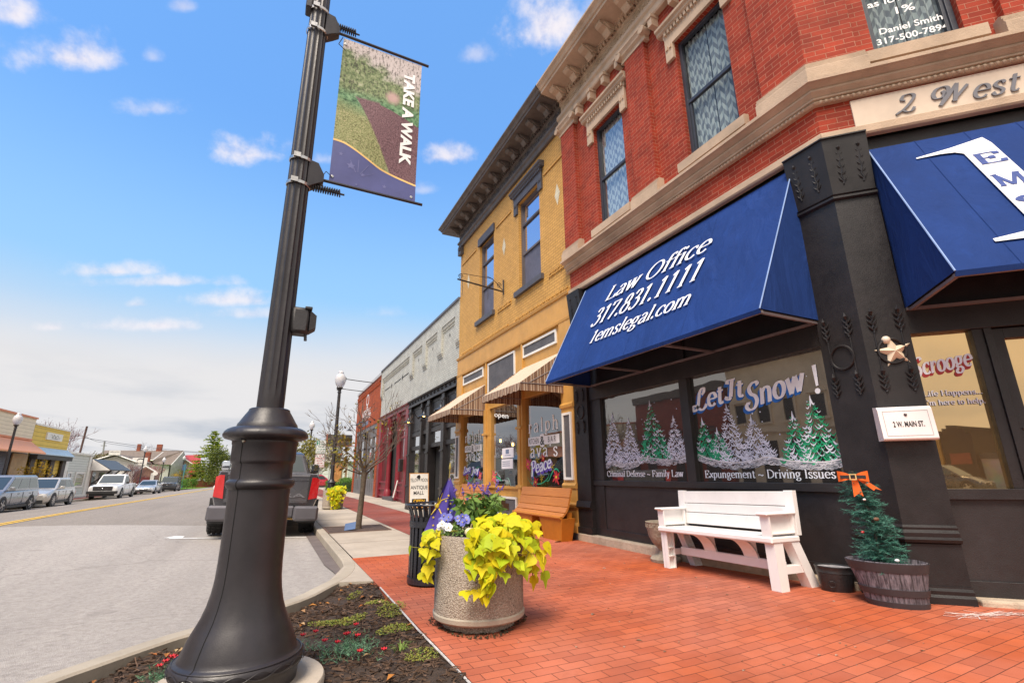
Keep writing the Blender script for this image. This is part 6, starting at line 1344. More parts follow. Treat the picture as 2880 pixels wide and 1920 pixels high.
lamp(2.13, 20.75, 0, 5.44, 'nearer black street lamp on the right pavement, rising behind the planter of yellow vine')
lamp(2.5, 42.6, -.05, 5.6, 'farther black street lamp on the right pavement above the parking signs')
lamp(-14, 38.7, zf(38), 5.35, 'street lamp in front of the orange metal canopy')
lamp(-14, 72.2, zf(72), 5.35, 'street lamp in front of the white swoosh sign board'); lamp(-14, 84.4, zf(84), 4.5, 'shorter street lamp before the brown roof, between its neighbours'); lamp(-14, 101.5, zf(101), 5.4, 'street lamp in front of the red roofed house')
# poles and wires
Up = empty('utility_pole', (-19, 68.5, -.6), 'leaning dark utility pole behind the yellow shop', 'utility pole'); m = MB(); m.tube([(-.2, 0, 0), (.05, 0, 7.25)], .10, 8); m.build('pole', pm('creosoted_wood', (.07, .035, .028), .8), Up)
Uq = empty('utility_pole', (-25.5, 104, -1), 'thin pale pole left of the brown roof', 'utility pole'); m = MB(); m.tube([(-.1, 0, 0), (-.5, 0, 8.1)], .12, 7); m.box(-.9, -.1, -.05, .05, 7.3, 7.4); m.build('pole', pm('weathered_pole', (.25, .24, .26), .8), Uq)
Wi = empty('power_lines', (0, 0, 0), 'thin dark overhead wires slung above the houses', 'wires'); m = MB()
def wire(a, b, sag=.4): m.tube([(a[0]+(b[0]-a[0])*t, a[1]+(b[1]-a[1])*t, a[2]+(b[2]-a[2])*t-sag*4*t*(1-t)) for t in [q/16 for q in range(17)]], .022, 4, cap=False)
wire((-19, 68.5, 5.4), (-6, 104, 5.2)); wire((-25.9, 104, 6.8), (-10, 108, 5.4), .3); wire((-19, 68.5, 5.6), (-26, 104, 6.9), .2); wire((-45, 66, 7), (-19, 68.5, 5.6), .5); m.build('wire', M_black, Wi)
P3 = empty('sign_pole', (-13.7, 53.2, zf(53)), 'slim brown sign pole on the far kerb between the white cars', 'pole'); m = MB(); m.tube([(0, 0, 0), (.0, 0, 2.2)], .05, 6); m.build('pole', pm('rusty_pole', (.10, .06, .05), .7), P3)
P4 = empty('banner_post', (-13.2, 98, zf(98)), 'teal street post with small signs in front of the red roofed house', 'post'); m = MB(); m.tube([(0, 0, 0), (0, 0, 3.9)], .09, 6); m.build('post', pm('teal_post', (.05, .22, .28), .5), P4); m = MB(); m.box(-.35, .2, -.05, .05, 2.9, 3.8); m.build('sign_plate', pm('navy_plate', (.06, .10, .2), .5), P4)
Ff = empty('porch_flag', (-14.6, 108, 1.2), 'american flag hanging at the red roofed house', 'flag'); m = MB(); m.loft([[(.9*t, .1*sin(t*8), .75-.35*t) for t in (0, .25, .5, .75, 1)], [(.9*t-.1, .1*sin(t*8+1), .15-.35*t) for t in (0, .25, .5, .75, 1)]], caps=False, closed=False); m.build('cloth', stripes('flag_stripes', [(0, (.5, .06, .08)), (.5, (.7, .68, .7))], .2, 2), Ff); m = MB(); m.box(-.02, .3, -.14, -.13, .3, .72); m.build('canton', pm('flag_navy', (.05, .06, .2), .7), Ff)
# ------------------------------------------------------------------ trees
M_barkg = pm('grey_bark', (.125, .095, .075), .9, .3, 8, .01, 40); M_barkd = pm('dark_bark', (.075, .055, .05), .9, .3, 6)
RMIN = [0]
def branch(m, rn, p, d, L, r, depth, tips, spread=.6, shrink=.72, up=.15, n0=4):
    r = max(r, RMIN[0]); pts = [p]; rs = [r]
    for i in range(n0):
        d = (d+Vector((rn.gauss(0, .13), rn.gauss(0, .13), rn.gauss(0, .08)+up*.25))).normalized(); p = p+d*(L/n0); pts.append(p); rs.append(r*(1-.45*(i+1)/n0))
    m.tube([tuple(q) for q in pts], rs, 6 if depth > 2 else (5 if depth > 1 else 4), cap=depth < 2)
    if depth <= 0: tips.append(p); return
    k = rn.choice((2, 3)) if depth > 1 else rn.choice((2, 3, 3))
    for i in range(k):
        a = Vector((rn.gauss(0, 1), rn.gauss(0, 1), rn.gauss(0, .5))).normalized()
        nd = (d*(1-spread*.35)+a*spread*(1.1 if i else .5)+Vector((0, 0, up))).normalized()
        at = pts[-1] if i == 0 else pts[rn.randrange(max(1, n0-2), n0+1)]
        branch(m, rn, at, nd, L*shrink*rn.uniform(.8, 1.15), rs[-1]*(.85 if i == 0 else .65), depth-1, tips, spread, shrink, up, n0)
def leaves_at(m, rn, pts, n, rad, r0, r1):
    for p in pts:
        for i in range(n):
            c = p+Vector((rn.gauss(0, rad), rn.gauss(0, rad), rn.gauss(0, rad))); r = rn.uniform(r0, r1); a = Vector((rn.gauss(0, 1), rn.gauss(0, 1), rn.gauss(0, 1))).normalized(); b = a.orthogonal().normalized(); q = a.cross(b)
            m.add([tuple(c-b*r), tuple(c+q*r*.45), tuple(c+b*r), tuple(c-q*r*.45)], [(0, 1, 2, 3)])
M_autl = island('autumn_leaves', [(.16, .08, .02), (.30, .17, .03), (.36, .28, .04), (.20, .20, .03), (.10, .06, .02)], .7, .2, .2)
St_ = empty('street_tree', (1.93, 12.3, 0), 'slender young street tree, nearly bare, in the pavement grate', 'tree'); rn = random.Random(21); RMIN[0] = .0045
m = MB(); m.tube([(0, 0, -.02), (.01, 0, .1), (.03, .0, .5), (.05, 0, .95), (.055, 0, 1.28)], [.085, .07, .063, .058, .07], 10); m.build('trunk', pm('mottled_bark', (.095, .072, .05), .9, .4, 14, .012, 40), St_)
m = MB(); tips = []
for dx_, dy_, dz_, L in ((.1, .0, 1, .80), (.55, -.1, .9, .72), (-.65, -.1, .8, .72), (.95, .2, .45, .62), (-.95, .3, .30, .55), (.2, .6, .8, .6), (-.3, -.6, .8, .6), (.7, -.5, .55, .6), (-.2, .1, 1, .78), (.8, .0, .9, .78), (-.8, .1, .6, .6), (.4, .3, 1, .85), (-.45, .0, 1, .8)): branch(m, rn, Vector((.055, 0, 1.15+rn.random()*.16)), Vector((dx_, dy_, dz_)).normalized(), L, .022, 4, tips, .55, .66, .16)
m.build('branches', M_barkg, St_); RMIN[0] = 0
m = MB(); cl_ = [Vector(p) for p in ((-.45, 0, 2.0), (-.48, .1, 1.75), (-.42, 0, 1.55), (-.3, .1, 1.48), (.42, 0, 2.45), (-.1, 0, 1.6), (.1, .1, 1.5), (-.38, -.1, 1.9))]; leaves_at(m, rn, cl_, 34, .10, .03, .07); leaves_at(m, rn, [t for t in tips if rn.random() < .12], 2, .03, .02, .04); m.build('leaves', M_autl, St_, recalc=False)
Gr = empty('tree_grate', (1.9, 12.35, 0), 'dark square grate set in the pavement around the young tree', 'tree grate'); m = MB(); M_grt = pm('rusty_soil_grate', (.075, .05, .04), .9, .4, 8, .02, 20)
m.box(-.66, .66, -.66, .66, -.02, .006); m.build('grate_soil', M_grt, Gr); m = MB()
for q in ((-.68, .68, -.68, -.65), (-.68, .68, .65, .68), (-.68, -.65, -.65, .65), (.65, .68, -.65, .65)): m.box(*q, -.01, .014)
m.build('grate_frame', pm('rust_iron', (.12, .07, .05), .8), Gr)
Cd = empty('blue_card', (1.72, 12.05, .01), 'small blue card lying in the tree grate', 'card'); m = MB(); m.add([(-.13, -.05, .0), (.10, -.09, .03), (.13, .06, .17), (-.1, .1, .13)], [(0, 1, 2, 3)]); m.add([(-.13, -.046, -.004), (.10, -.086, .026), (.13, .064, .166), (-.1, .104, .126)], [(0, 1, 2, 3)]); m.build('card', pm('blue_print', (.05, .10, .22), .6), Cd, recalc=False)
M_twig = pm('reddish_twigs', (.17, .095, .10), .9, .2)
def baretree(x, y, z, h, seed, label, spread=.62, lean=0, r=.14, depth=5, mat=None, group='bare trees behind the far shops'):
    RMIN[0] = .017; T = empty('bare_tree', (x, y, z), label, 'tree', group); rn = random.Random(seed); m = MB(); m.tube([(0, 0, 0), (lean*.5, 0, h*.2)], [r, r*.8], 8); m.build('trunk', M_barkd, T); m = MB(); tips = []
    for k in range(7): branch(m, rn, Vector((lean*.5, 0, h*.2)), Vector((rn.gauss(lean, .5), rn.gauss(0, .5), 1)).normalized(), h*.28, r*.5, depth-1, tips, spread, .74, .2, 3)
    leaves_at(m, rn, tips, 2, .15, .03, .07); m.build('twigs', mat or M_twig, T); RMIN[0] = 0
baretree(-22.6, 72, -.6, 8.6, 5, 'bare reddish tree behind the yellow and grey shops', depth=6, spread=.75); baretree(-24.5, 125, -1, 8.8, 9, 'faint bare tree rising behind the brown roof ridge', r=.12); baretree(4.6, 62, -.4, 5.6, 12, 'bare grey tree right of the far street lamp', r=.07, mat=M_barkg, group='bare trees beyond the pylon'); baretree(-15.8, 76, -.6, 3.6, 14, 'bare shrub-like tree in front of the white gabled house', r=.06); baretree(-17.2, 96, -.8, 3.9, 17, 'dense bare pinkish crabapple before the large brown roof', r=.08, depth=6, mat=pm('pink_twigs', (.33, .17, .18), .9))
def sapling(x, y, z, h, seed, lab, cols, n=34, cat='tree'):
    T = empty('leafy_sapling', (x, y, z), lab, cat, 'small leafy street trees'); rn = random.Random(seed); m = MB(); tips = []; m.tube([(0, 0, 0), (0, 0, h*.35)], .035, 6); m.build('trunk', M_barkd, T); m = MB()
    for k in range(5): branch(m, rn, Vector((0, 0, h*.33)), Vector((rn.gauss(0, .6), rn.gauss(0, .6), 1)).normalized(), h*.3, .02, 2, tips, .6, .7, .2, 3)
    m.build('branches', M_barkg, T); m = MB(); leaves_at(m, rn, tips, n, .16, .04, .10); m.build('foliage', cols, T, recalc=False)
M_gold = island('golden_leaves', [(.42, .24, .015), (.60, .40, .03), (.30, .20, .02), (.55, .3, .02)], .6, .3, .3); M_oliv = island('olive_leaves', [(.10, .11, .02), (.22, .22, .04), (.34, .30, .05), (.07, .08, .02), (.45, .38, .07)], .6, .3, .2)
sapling(-14.6, 44.5, zf(44), 2.6, 4, 'golden leaved sapling in front of the yellow shop', M_gold, 14); sapling(1.75, 27.0, 0, 3.6, 6, 'olive leaved street tree beside the grey pickup cab', M_oliv, 40); sapling(2.3, 34, 0, 3.0, 8, 'olive leaved street tree behind the no parking sign', M_oliv, 34); sapling(-13.5, 92, zf(92), 2.6, 9, 'golden leaved shrub beside the parked dark jeep', M_gold, 14)
def conifer(x, y, z, h, R, seed, lab, mat):
    T = empty('conifer_tree', (x, y, z), lab, 'tree', 'evergreen trees at the end of the street'); rn = random.Random(seed); m = MB(); m.tube([(0, 0, 0), (.1, 0, h*.97)], [.28, .03], 8); m.build('trunk', M_barkd, T); m = MB()
    zz = .16*h
    while zz < h*.98:
        t = (zz/h-.16)/.84; rr_ = R*(1-t)**.75*rn.uniform(.75, 1.1)
        for k in range(rn.choice((4, 5, 6))):
            a = rn.uniform(0, 6.3); e = rr_*rn.uniform(.65, 1.12)
            for q in range(int(10+e*17)):
                s_ = rn.random()**.65; c = Vector((cos(a)*e*s_, sin(a)*e*s_, zz+.14*e*s_-.22*s_*s_*e*.6+rn.gauss(0, .05)))+Vector((rn.gauss(0, .10+.07*e*s_), rn.gauss(0, .10+.07*e*s_), rn.gauss(0, .07))); L = rn.uniform(.12, .28)
                dv = Vector((cos(a)+rn.gauss(0, .6), sin(a)+rn.gauss(0, .6), rn.gauss(.2, .4))).normalized(); o = dv.cross(Vector((rn.gauss(0, 1), rn.gauss(0, 1), rn.gauss(0, 1)))).normalized()*L*.34
                m.add([tuple(c-dv*L), tuple(c+o), tuple(c+dv*L), tuple(c-o)], [(0, 1, 2, 3)])
        zz += h*.034*rn.uniform(.75, 1.3)
    m.build('crown', mat, T, recalc=False)
M_con = island('conifer_needles', [(.07, .15, .02), (.16, .26, .03), (.32, .38, .03), (.46, .44, .03), (.08, .16, .025)], .7, .2, .2)
conifer(-10.7, 108, -1.2, 10.9, 4.5, 31, 'tall yellow green conifer at the end of the street left of the big lamp post', M_con)
M_cond = island('dark_needles', [(.045, .08, .02), (.10, .13, .025), (.17, .18, .035), (.06, .09, .02)], .7, .2, .15)
def roundtree(x, y, z, h, R, seed, lab, mat, n=1900, lo=.25):
    T = empty('broadleaf_tree', (x, y, z), lab, 'tree', 'leafy trees at the end of the street'); rn = random.Random(seed); m = MB(); tips = []; m.tube([(0, 0, 0), (0, 0, h*.35)], [.22, .16], 8); m.build('trunk', M_barkd, T); m = MB()
    for k in range(6): branch(m, rn, Vector((0, 0, h*lo)), Vector((rn.gauss(0, .7), rn.gauss(0, .7), .8)).normalized(), h*.26, .09, 3, tips, .7, .72, .1, 3)
    m.build('branches', M_barkd, T); m = MB(); cs = [Vector((R*rn.gauss(0, .42), R*rn.gauss(0, .42), h*(lo+.08)+(h*(1-lo-.1))*rn.random())) for k in range(46)]
    cs = [Vector((c.x*(1.1-abs(c.z/h-.5)), c.y*(1.1-abs(c.z/h-.5)), c.z)) for c in cs]; leaves_at(m, rn, cs, n//46, R*.15, .06, .18); m.build('crown', mat, T, recalc=False)
roundtree(-8.6, 100, -1, 6.7, 3.1, 41, 'dark olive round tree beside the tall conifer', M_cond, 7000, .1); roundtree(-22.5, 90, -.8, 5.2, 2.2, 43, 'small brownish evergreen behind the grey cabin shop', island('rusty_evergreen', [(.10, .09, .03), (.2, .15, .05), (.15, .16, .04)], .7), 2400, .1)
def shrub(x, y, z, r, h, seed, lab, mat, n=500):
    T = empty('shrub', (x, y, z), lab, 'shrub', 'shrubs near the parked jeep'); rn = random.Random(seed); m = MB(); leafcloud(m, rn, n, lambda: (rn.gauss(0, r*.4), rn.gauss(0, r*.4), h*rn.random()**.7), .05, .13); m.build('foliage', mat, T, recalc=False); m = MB(); m.tube([(0, 0, -.1), (0, 0, h*.6)], .05, 5); m.build('stem', M_barkd, T)
shrub(-12.6, 96, -.65, .8, 1.5, 3, 'green clipped shrub left of the teal post', M_hedge); shrub(-11.9, 100, -.65, .9, 1.5, 4, 'green shrub right of the teal post', M_hedge); shrub(-13.6, 86, -.6, .5, 1.0, 5, 'low green shrub behind the parked jeep', M_hedge, 300)
Fn = empty('low_wall', (0, 0, 0), 'low brown brick garden wall across the end of the lawn', 'wall'); m = MB(); m.loft([[(-12.2, 106, -1), (-3, 112, -1), (-3, 112.3, -1), (-12.2, 106.3, -1)], [(-12.2, 106, .42), (-3, 112, .42), (-3, 112.3, .42), (-12.2, 106.3, .42)]]); m.build('wall', M_chb, Fn)
m = MB(); m.add([(-13.38, 86, zf(86)+.05), (-9.6, 99, -.62), (-4, 108, -.66), (1, 130, -.8), (-40, 130, -.8), (-40, 86, zf(86)+.02)], [(0, 1, 2, 3, 4, 5)]); tag(m.build('end_lawn', pm('green_lawn', (.15, .30, .025), .9, .3, 1, .05, 60)), kind='structure')  # lawn bank in its own fresh green
# parking signs on a post
Ps = empty('parking_sign', (1.72, 22, 0), 'post with green two hour parking sign above a red no parking sign', 'traffic sign'); m = MB(); m.tube([(0, .03, 0), (0, .03, 2.62)], .028, 6); m.build('post', pm('galvanised_post', (.3, .3, .3), .5, metal=.6), Ps)
M_sgw = pm('sign_white', (.74, .74, .74), .5, .04); M_sgg = pm('sign_green', (.01, .22, .13), .5); M_sgr = pm('sign_red', (.45, .02, .04), .5)
def plate(z0, z1, col, lines, two=False):
    m = MB(); m.bevbox(-.19, .19, -.012, .0, z0, z1, .004); p_ = m.build('sign_plate', M_sgw, Ps); m = MB(); e = .009
    for q in ((-.18, .18, z0+.012, z0+.012+e), (-.18, .18, z1-.012-e, z1-.012), (-.18, -.18+e, z0+.02, z1-.02), (.18-e, .18, z0+.02, z1-.02)): m.quad((q[0], -.0135, q[2]), (q[1], -.0135, q[2]), (q[1], -.0135, q[3]), (q[0], -.0135, q[3]))
    if two: m.quad((-.17, -.0135, z1-.20), (-.06, -.0135, z1-.20), (-.06, -.0135, z1-.022), (-.17, -.0135, z1-.022)); m.quad((-.17, -.0135, z1-.212), (.17, -.0135, z1-.212), (.17, -.0135, z1-.204), (-.17, -.0135, z1-.204))
    for s, x, z, w, h in lines: put_sans(m, lambda a, b, d: (x+a, -.014, z+b), s, w, h, bold=.01)
    m.build('sign_lettering', col, p_, recalc=False)
    if two: m = MB(); put_sans(m, lambda a, b, d: (-.145+a, -.0145, z1-.19+b), '2', .065, .15, bold=.03); m.build('sign_numeral', M_sgw, p_, recalc=False)
plate(2.09, 2.63, M_sgg, (('HR', -.01, 2.54, .1, .05), ('PARKING', -.05, 2.45, .21, .05), ('9:00 AM', -.11, 2.33, .22, .06), ('TO 5:00 PM', -.15, 2.23, .30, .06), ('MON - FRI', -.13, 2.14, .26, .05)), True)
plate(1.53, 2.06, M_sgr, (('NO', -.045, 1.95, .09, .065), ('PARKING', -.15, 1.86, .30, .065), ('MONDAY', -.12, 1.765, .24, .06), ('4:00 AM', -.11, 1.67, .22, .06), ('TO 6:00 AM', -.15, 1.575, .30, .06)))

# ------------------------------------------------------------------ vehicles (built facing -Y, origin on the ground in the middle)
def paint(name, col, metal=.0, flake=.05):
    t = NT(name); t.fin(t.mix(t.rng(t.noise(1.2, 4), .3, .7), sc(col, 1-flake), sc(col, 1+flake)), t.rng(t.noise(3, 3), .3, .7, .22, .34), metal, .5, .7); t.put(t.b.inputs['Coat Roughness'], .06); return t.m
M_tyre = pm('tyre_rubber', (.022, .021, .022), .8, .2, 10); M_rim = pm('alloy_rim', (.42, .42, .43), .3, .1, metal=.85); M_carg = glass('car_glass', (.02, .03, .032), .09, (.75, .82, .80), fk=.16); M_plast = pm('black_plastic', (.022, .022, .024), .5); M_lens = pm('clear_lens', (.62, .63, .66), .15, .1, coat=.5); M_redl = pm('red_tail_lens', (.50, .012, .015), .18, .12, 5, coat=.8); M_chrome = pm('chrome', (.6, .6, .62), .18, .05, metal=1)
def ring_(y, pts): return [(x, y, z) for x, z in pts]
def vehicle(name, label, cat, kind, col, L, W, H, loc, rz=0, wr=.35, wb=2.8, belt=.98, hood=.95, spec=None, group='cars parked along the far kerb', roll=0, pitch=0, rims=M_rim):
    V = empty(name, loc, label, cat, group, rz); V.rotation_euler = (pitch, roll, rz); h2 = W/2; g = .22
    sp = dict(ws=-.28, rf=-.06, rr=.34, rb=.46, hoodfront=.75, tail=.9, topw=.78); sp.update(spec or {})
    yf, yr = -L/2, L/2
    # lower body: rings along the length
    st = []
    def body(y, k, zt, zb=g, sh=.0):
        w = h2*k; return ring_(y, [(-w*.86, zb), (-w*.97, zb+.12), (-w, zb+(zt-zb)*.45), (-w*.985, zt-.14), (-w*.90, zt-.02), (-w*.4, zt+sh), (w*.4, zt+sh), (w*.90, zt-.02), (w*.985, zt-.14), (w, zb+(zt-zb)*.45), (w*.97, zb+.12), (w*.86, zb)])
    hf = sp['hoodfront']; yw = L*sp['ws']; yb = L*sp['rb']
    rings = [body(yf, .84, hf-.12, g+.1), body(yf+.06, .93, hf-.02, g+.02), body(yf+.25, .985, hf+.02, g), body(yw-.35, 1, hood, g, .03), body(yw, 1, belt, g, .02)]
    if kind == 'pickup':
        rings += [body(L*sp['rr']*.9, 1, belt, g), body(yr-.1, 1, belt+.02, g+.05), body(yr, .985, belt, g+.12)]
    else: rings += [body(0, 1, belt+.01, g), body(yb-.3, 1, belt+.04, g), body(yr-.25, .98, sp['tail'], g+.02), body(yr-.05, .92, sp['tail']-.05, g+.08), body(yr, .84, sp['tail']-.18, g+.15)]
    m = MB(); m.loft(rings, smooth=True); M_p = col; bo = m.build('body', M_p, V, bevel=.045, bseg=3)
    # cabin
    tw = h2*sp['topw']; bw = h2*.93; y1, y2, y3, y4 = yw, L*sp['rf'], L*sp['rr'], L*sp['rb']
    def cab(y, w, z, wt, zt_): return None
    base = [(-bw, y1+.05, belt-.02), (bw, y1+.05, belt-.02), (bw, y4, belt-.02), (-bw, y4, belt-.02)]
    m = MB(); top = [(-tw, y2, H-.05), (tw, y2, H-.05), (tw, y3, H-.05), (-tw, y3, H-.05)]
    mid = [(-tw*.9, y2+.12, H), (tw*.9, y2+.12, H), (tw*.9, y3-.1, H), (-tw*.9, y3-.1, H)]
    m.loft([base, top, mid]); m.build('cabin', M_p, V, bevel=.07, bseg=3)
    def lerp(a, b, t): return tuple(a[i]+(b[i]-a[i])*t for i in range(3))
    def win(A, B, Cc, D, t0, t1, s0, s1, nrm, nm):   # A,B bottom; D,C top
        def P(s, t): q = lerp(lerp(A, B, s), lerp(D, Cc, s), t); return tuple(q[i]+nrm[i]*.008 for i in range(3))
        m = MB(); m.add([P(s0, t0), P(s1, t0), P(s1, t1), P(s0, t1)], [(0, 1, 2, 3)]); return m.build(nm, M_carg, V)
    win(base[0], base[1], top[1], top[0], .10, .93, .06, .94, (0, -1, .5), 'windscreen')
    win(base[3], base[2], top[2], top[3], .15, .9, .08, .92, (0, 1, .4), 'rear_window')
    for s_, (A, D, Bq, Cq) in ((1, (base[1], top[1], base[2], top[2])), (-1, (base[0], top[0], base[3], top[3]))):
        cuts = sp.get('cuts', (.06, .40, .44, .72, .76, .94))
        for i in range(0, len(cuts), 2): win(A, Bq, Cq, D, .14, .86, cuts[i], cuts[i+1], (s_, 0, .3), 'side_window')
    # wheels
    yfw, yrw = -wb/2+sp.get('wo', -.05), wb/2+sp.get('wo', -.05)
    for y in (yfw, yrw):
        for s_ in (-1, 1):
            m = MB(); x0 = s_*(h2-.01); prof = [(wr+.075, 0), (wr+.075, .018)]
            def cyl(mb, prof, n=24): mb.loft([[(x0+s_*dx, y+r*cos(2*pi*j/n), wr+r*sin(2*pi*j/n)) for j in range(n)] for r, dx in prof], smooth=False)
            cyl(m, [(wr+.07, -.06), (wr+.07, .012)]); m.build('wheel_arch', M_plast, V)
            m = MB(); cyl(m, [(wr-.09, -.20), (wr-.02, -.20), (wr, -.17), (wr, .0), (wr-.03, .022), (wr-.10, .024)], 28); tw_ = m.build('wheel', M_tyre, V)
            m = MB(); cyl(m, [(wr-.10, .016), (wr-.115, .026), (wr-.14, .02)], 28); n5 = sp.get('spokes', 5)
            for k in range(n5):
                a = 2*pi*k/n5; c, s2 = cos(a), sin(a); r0, r1 = .04, wr-.12
                m.add([(x0+s_*.03, y+r0*c-s2*.04, wr+r0*s2+c*.04), (x0+s_*.024, y+r1*c-s2*.03, wr+r1*s2+c*.03), (x0+s_*.024, y+r1*c+s2*.03, wr+r1*s2-c*.03), (x0+s_*.03, y+r0*c+s2*.04, wr+r0*s2-c*.04)], [(0, 1, 2, 3)])
            cyl(m, [(.06, .02), (.05, .034), (.001, .036)], 14); m.build('rim', rims, tw_)
    # sills, front end, lights, mirrors
    m = MB()
    for s_ in (-1, 1): m.box(s_*h2*.985-.02, s_*h2*.985+.02, yfw+wr+.1, yrw-wr-.1, g-.02, g+.10)
    m.box(-h2*.8, h2*.8, yf-.015, yf+.1, g+.0, g+.2); m.build('sill', M_plast, V)
    gz0, gz1, gw = sp.get('grille', (.48, .68, .5)); m = MB(); m.box(-h2*gw, h2*gw, yf-.02, yf+.05, gz0, gz1)
    gr = m.build('grille', M_plast, V, bevel=.015); m = MB()
    for q in range(2): z = gz0+(gz1-gz0)*(q+1)/3; m.box(-h2*gw*.96, h2*gw*.96, yf-.032, yf-.015, z-.012, z+.012)
    m.ball((0, yf-.03, (gz0+gz1)/2), .06, 10, 6, sz=.6); m.build('grille_bar', M_chrome, gr)
    lz0, lz1, lw = sp.get('lamp', (.60, .74, .32))
    for s_ in (-1, 1):
        m = MB(); a = s_*h2*.93; b = s_*h2*(.93-lw); m.loft([[(a, yf+.16, lz0+.02), (b, yf-.012, lz0), (b, yf-.012, lz1), (a, yf+.16, lz1)], [(a, yf+.22, lz0+.02), (b, yf+.08, lz0), (b, yf+.08, lz1), (a, yf+.22, lz1)]]); m.build('headlight', M_lens, V, bevel=.01)
        m = MB(); m.box(s_*h2*.80-.12, s_*h2*.80+.12, yr-.16, yr-.03+.02, .62, .85) if kind != 'pickup' else m.box(s_*h2*.90-.07, s_*h2*.90+.07, yr-.08, yr+.006, .72, 1.02); m.build('tail_light', M_redl, V, bevel=.01)
        m = MB(); xm = s_*(h2+.02); m.cbox((s_*(h2+.10), y1+.35, belt+.07), .2, .1, .15); m.tube([(s_*(h2-.1), y1+.35, belt), (s_*(h2+.05), y1+.35, belt+.05)], .02, 5); m.build('door_mirror', sp.get('mirmat', M_p), V, bevel=.02)
        m = MB()
        for yy in sp.get('handles', (-.02, .24)): m.box(s_*(h2*.99)-.012, s_*(h2*.99)+.012, L*yy-.09, L*yy+.09, belt-.19, belt-.16)
        for yy in sp.get('seams', (-.17, .08, .30)): m.box(s_*(h2*.996)-.006, s_*(h2*.996)+.006, L*yy-.006, L*yy+.006, g+.12, belt-.1)
        m.build('door_trim', M_plast, V)
    if sp.get('bumper'): m = MB(); m.box(-h2*.98, h2*.98, yf-.10, yf+.12, .40, .62); m.build('bumper', M_plast, V, bevel=.03)
    if sp.get('plate'): m = MB(); m.box(-.15, .15, yf-.115, yf-.10, .46, .56); m.build('number_plate', M_wht, V)
    return V
P_silver = paint('silver_van_paint', (.30, .31, .34), .55); P_champ = paint('champagne_paint', (.55, .52, .48), .45); P_whitep = paint('white_truck_paint', (.75, .75, .76)); P_sil2 = paint('silver_sedan_paint', (.55, .56, .58), .5); P_dkblue = paint('dark_blue_grey_paint', (.06, .07, .09), .4); P_grey = paint('slate_grey_paint', (.095, .095, .105), .5); P_red = paint('red_car_paint', (.45, .03, .05), .2)
def zcar(x, y): return zr(x, y)-.0
vehicle('minivan', 'silver grey minivan cut by the left edge of the picture', 'car', 'van', P_silver, 5.1, 1.98, 1.74, (-12.35, 33.65, zr(-11.5, 34)), wr=.35, wb=3.05, belt=1.02, hood=.98, spec=dict(ws=-.30, rf=-.10, rr=.43, rb=.485, tail=1.08, topw=.84, hoodfront=.82, wo=-.05, cuts=(.06, .30, .33, .62, .65, .94), lamp=(.62, .80, .34)))
vehicle('suv', 'champagne white suv parked between the silver van and the white pickup', 'car', 'suv', P_champ, 4.65, 1.92, 1.64, (-12.3, 39.55, zr(-11.5, 40)), wr=.37, wb=2.8, belt=1.0, hood=.98, spec=dict(ws=-.24, rf=-.06, rr=.32, rb=.47, tail=1.02, topw=.78, hoodfront=.80, wo=.0, grille=(.52, .72, .5), lamp=(.66, .76, .4), spokes=10))
vehicle('pickup_truck', 'white pickup truck with black bumper and grille facing the viewer', 'truck', 'pickup', P_whitep, 5.9, 2.02, 1.92, (-12.15, 53.6, zr(-11.3, 52)), wr=.40, wb=3.7, belt=1.16, hood=1.14, spec=dict(ws=-.20, rf=-.07, rr=.09, rb=.11, topw=.80, hoodfront=1.02, wo=.15, grille=(.66, .98, .62), lamp=(.72, .98, .30), bumper=1, mirmat=M_plast, cuts=(.08, .62, .66, .94), handles=(.05,), seams=(-.17, .11), plate=0))
vehicle('sedan', 'silver white low sedan parked between the white pickup and the jeep', 'car', 'sedan', P_sil2, 4.7, 1.82, 1.42, (-12.0, 66.6, zr(-11.3, 66)), wr=.33, wb=2.75, belt=.90, hood=.82, spec=dict(ws=-.20, rf=-.04, rr=.20, rb=.36, tail=.92, topw=.72, hoodfront=.70, lamp=(.58, .70, .34), grille=(.44, .58, .4)))
vehicle('jeep', 'dark blue black boxy jeep farthest along the row of parked cars', 'car', 'suv', P_dkblue, 4.3, 1.92, 1.84, (-11.9, 78.6, zr(-11.3, 78)), wr=.43, wb=2.9, belt=1.18, hood=1.14, spec=dict(ws=-.16, rf=-.10, rr=.42, rb=.46, tail=1.15, topw=.86, hoodfront=1.08, grille=(.70, 1.0, .5), lamp=(.78, .96, .26), bumper=1))
vehicle('hatchback', 'small red car far behind the parking signs', 'car', 'suv', P_red, 4.2, 1.8, 1.45, (4.65, 57, -.15), rz=pi/2, wr=.33, wb=2.6, belt=.92, hood=.86, group=None, spec=dict(ws=-.22, rf=-.05, rr=.3, rb=.45, tail=.95, topw=.75))
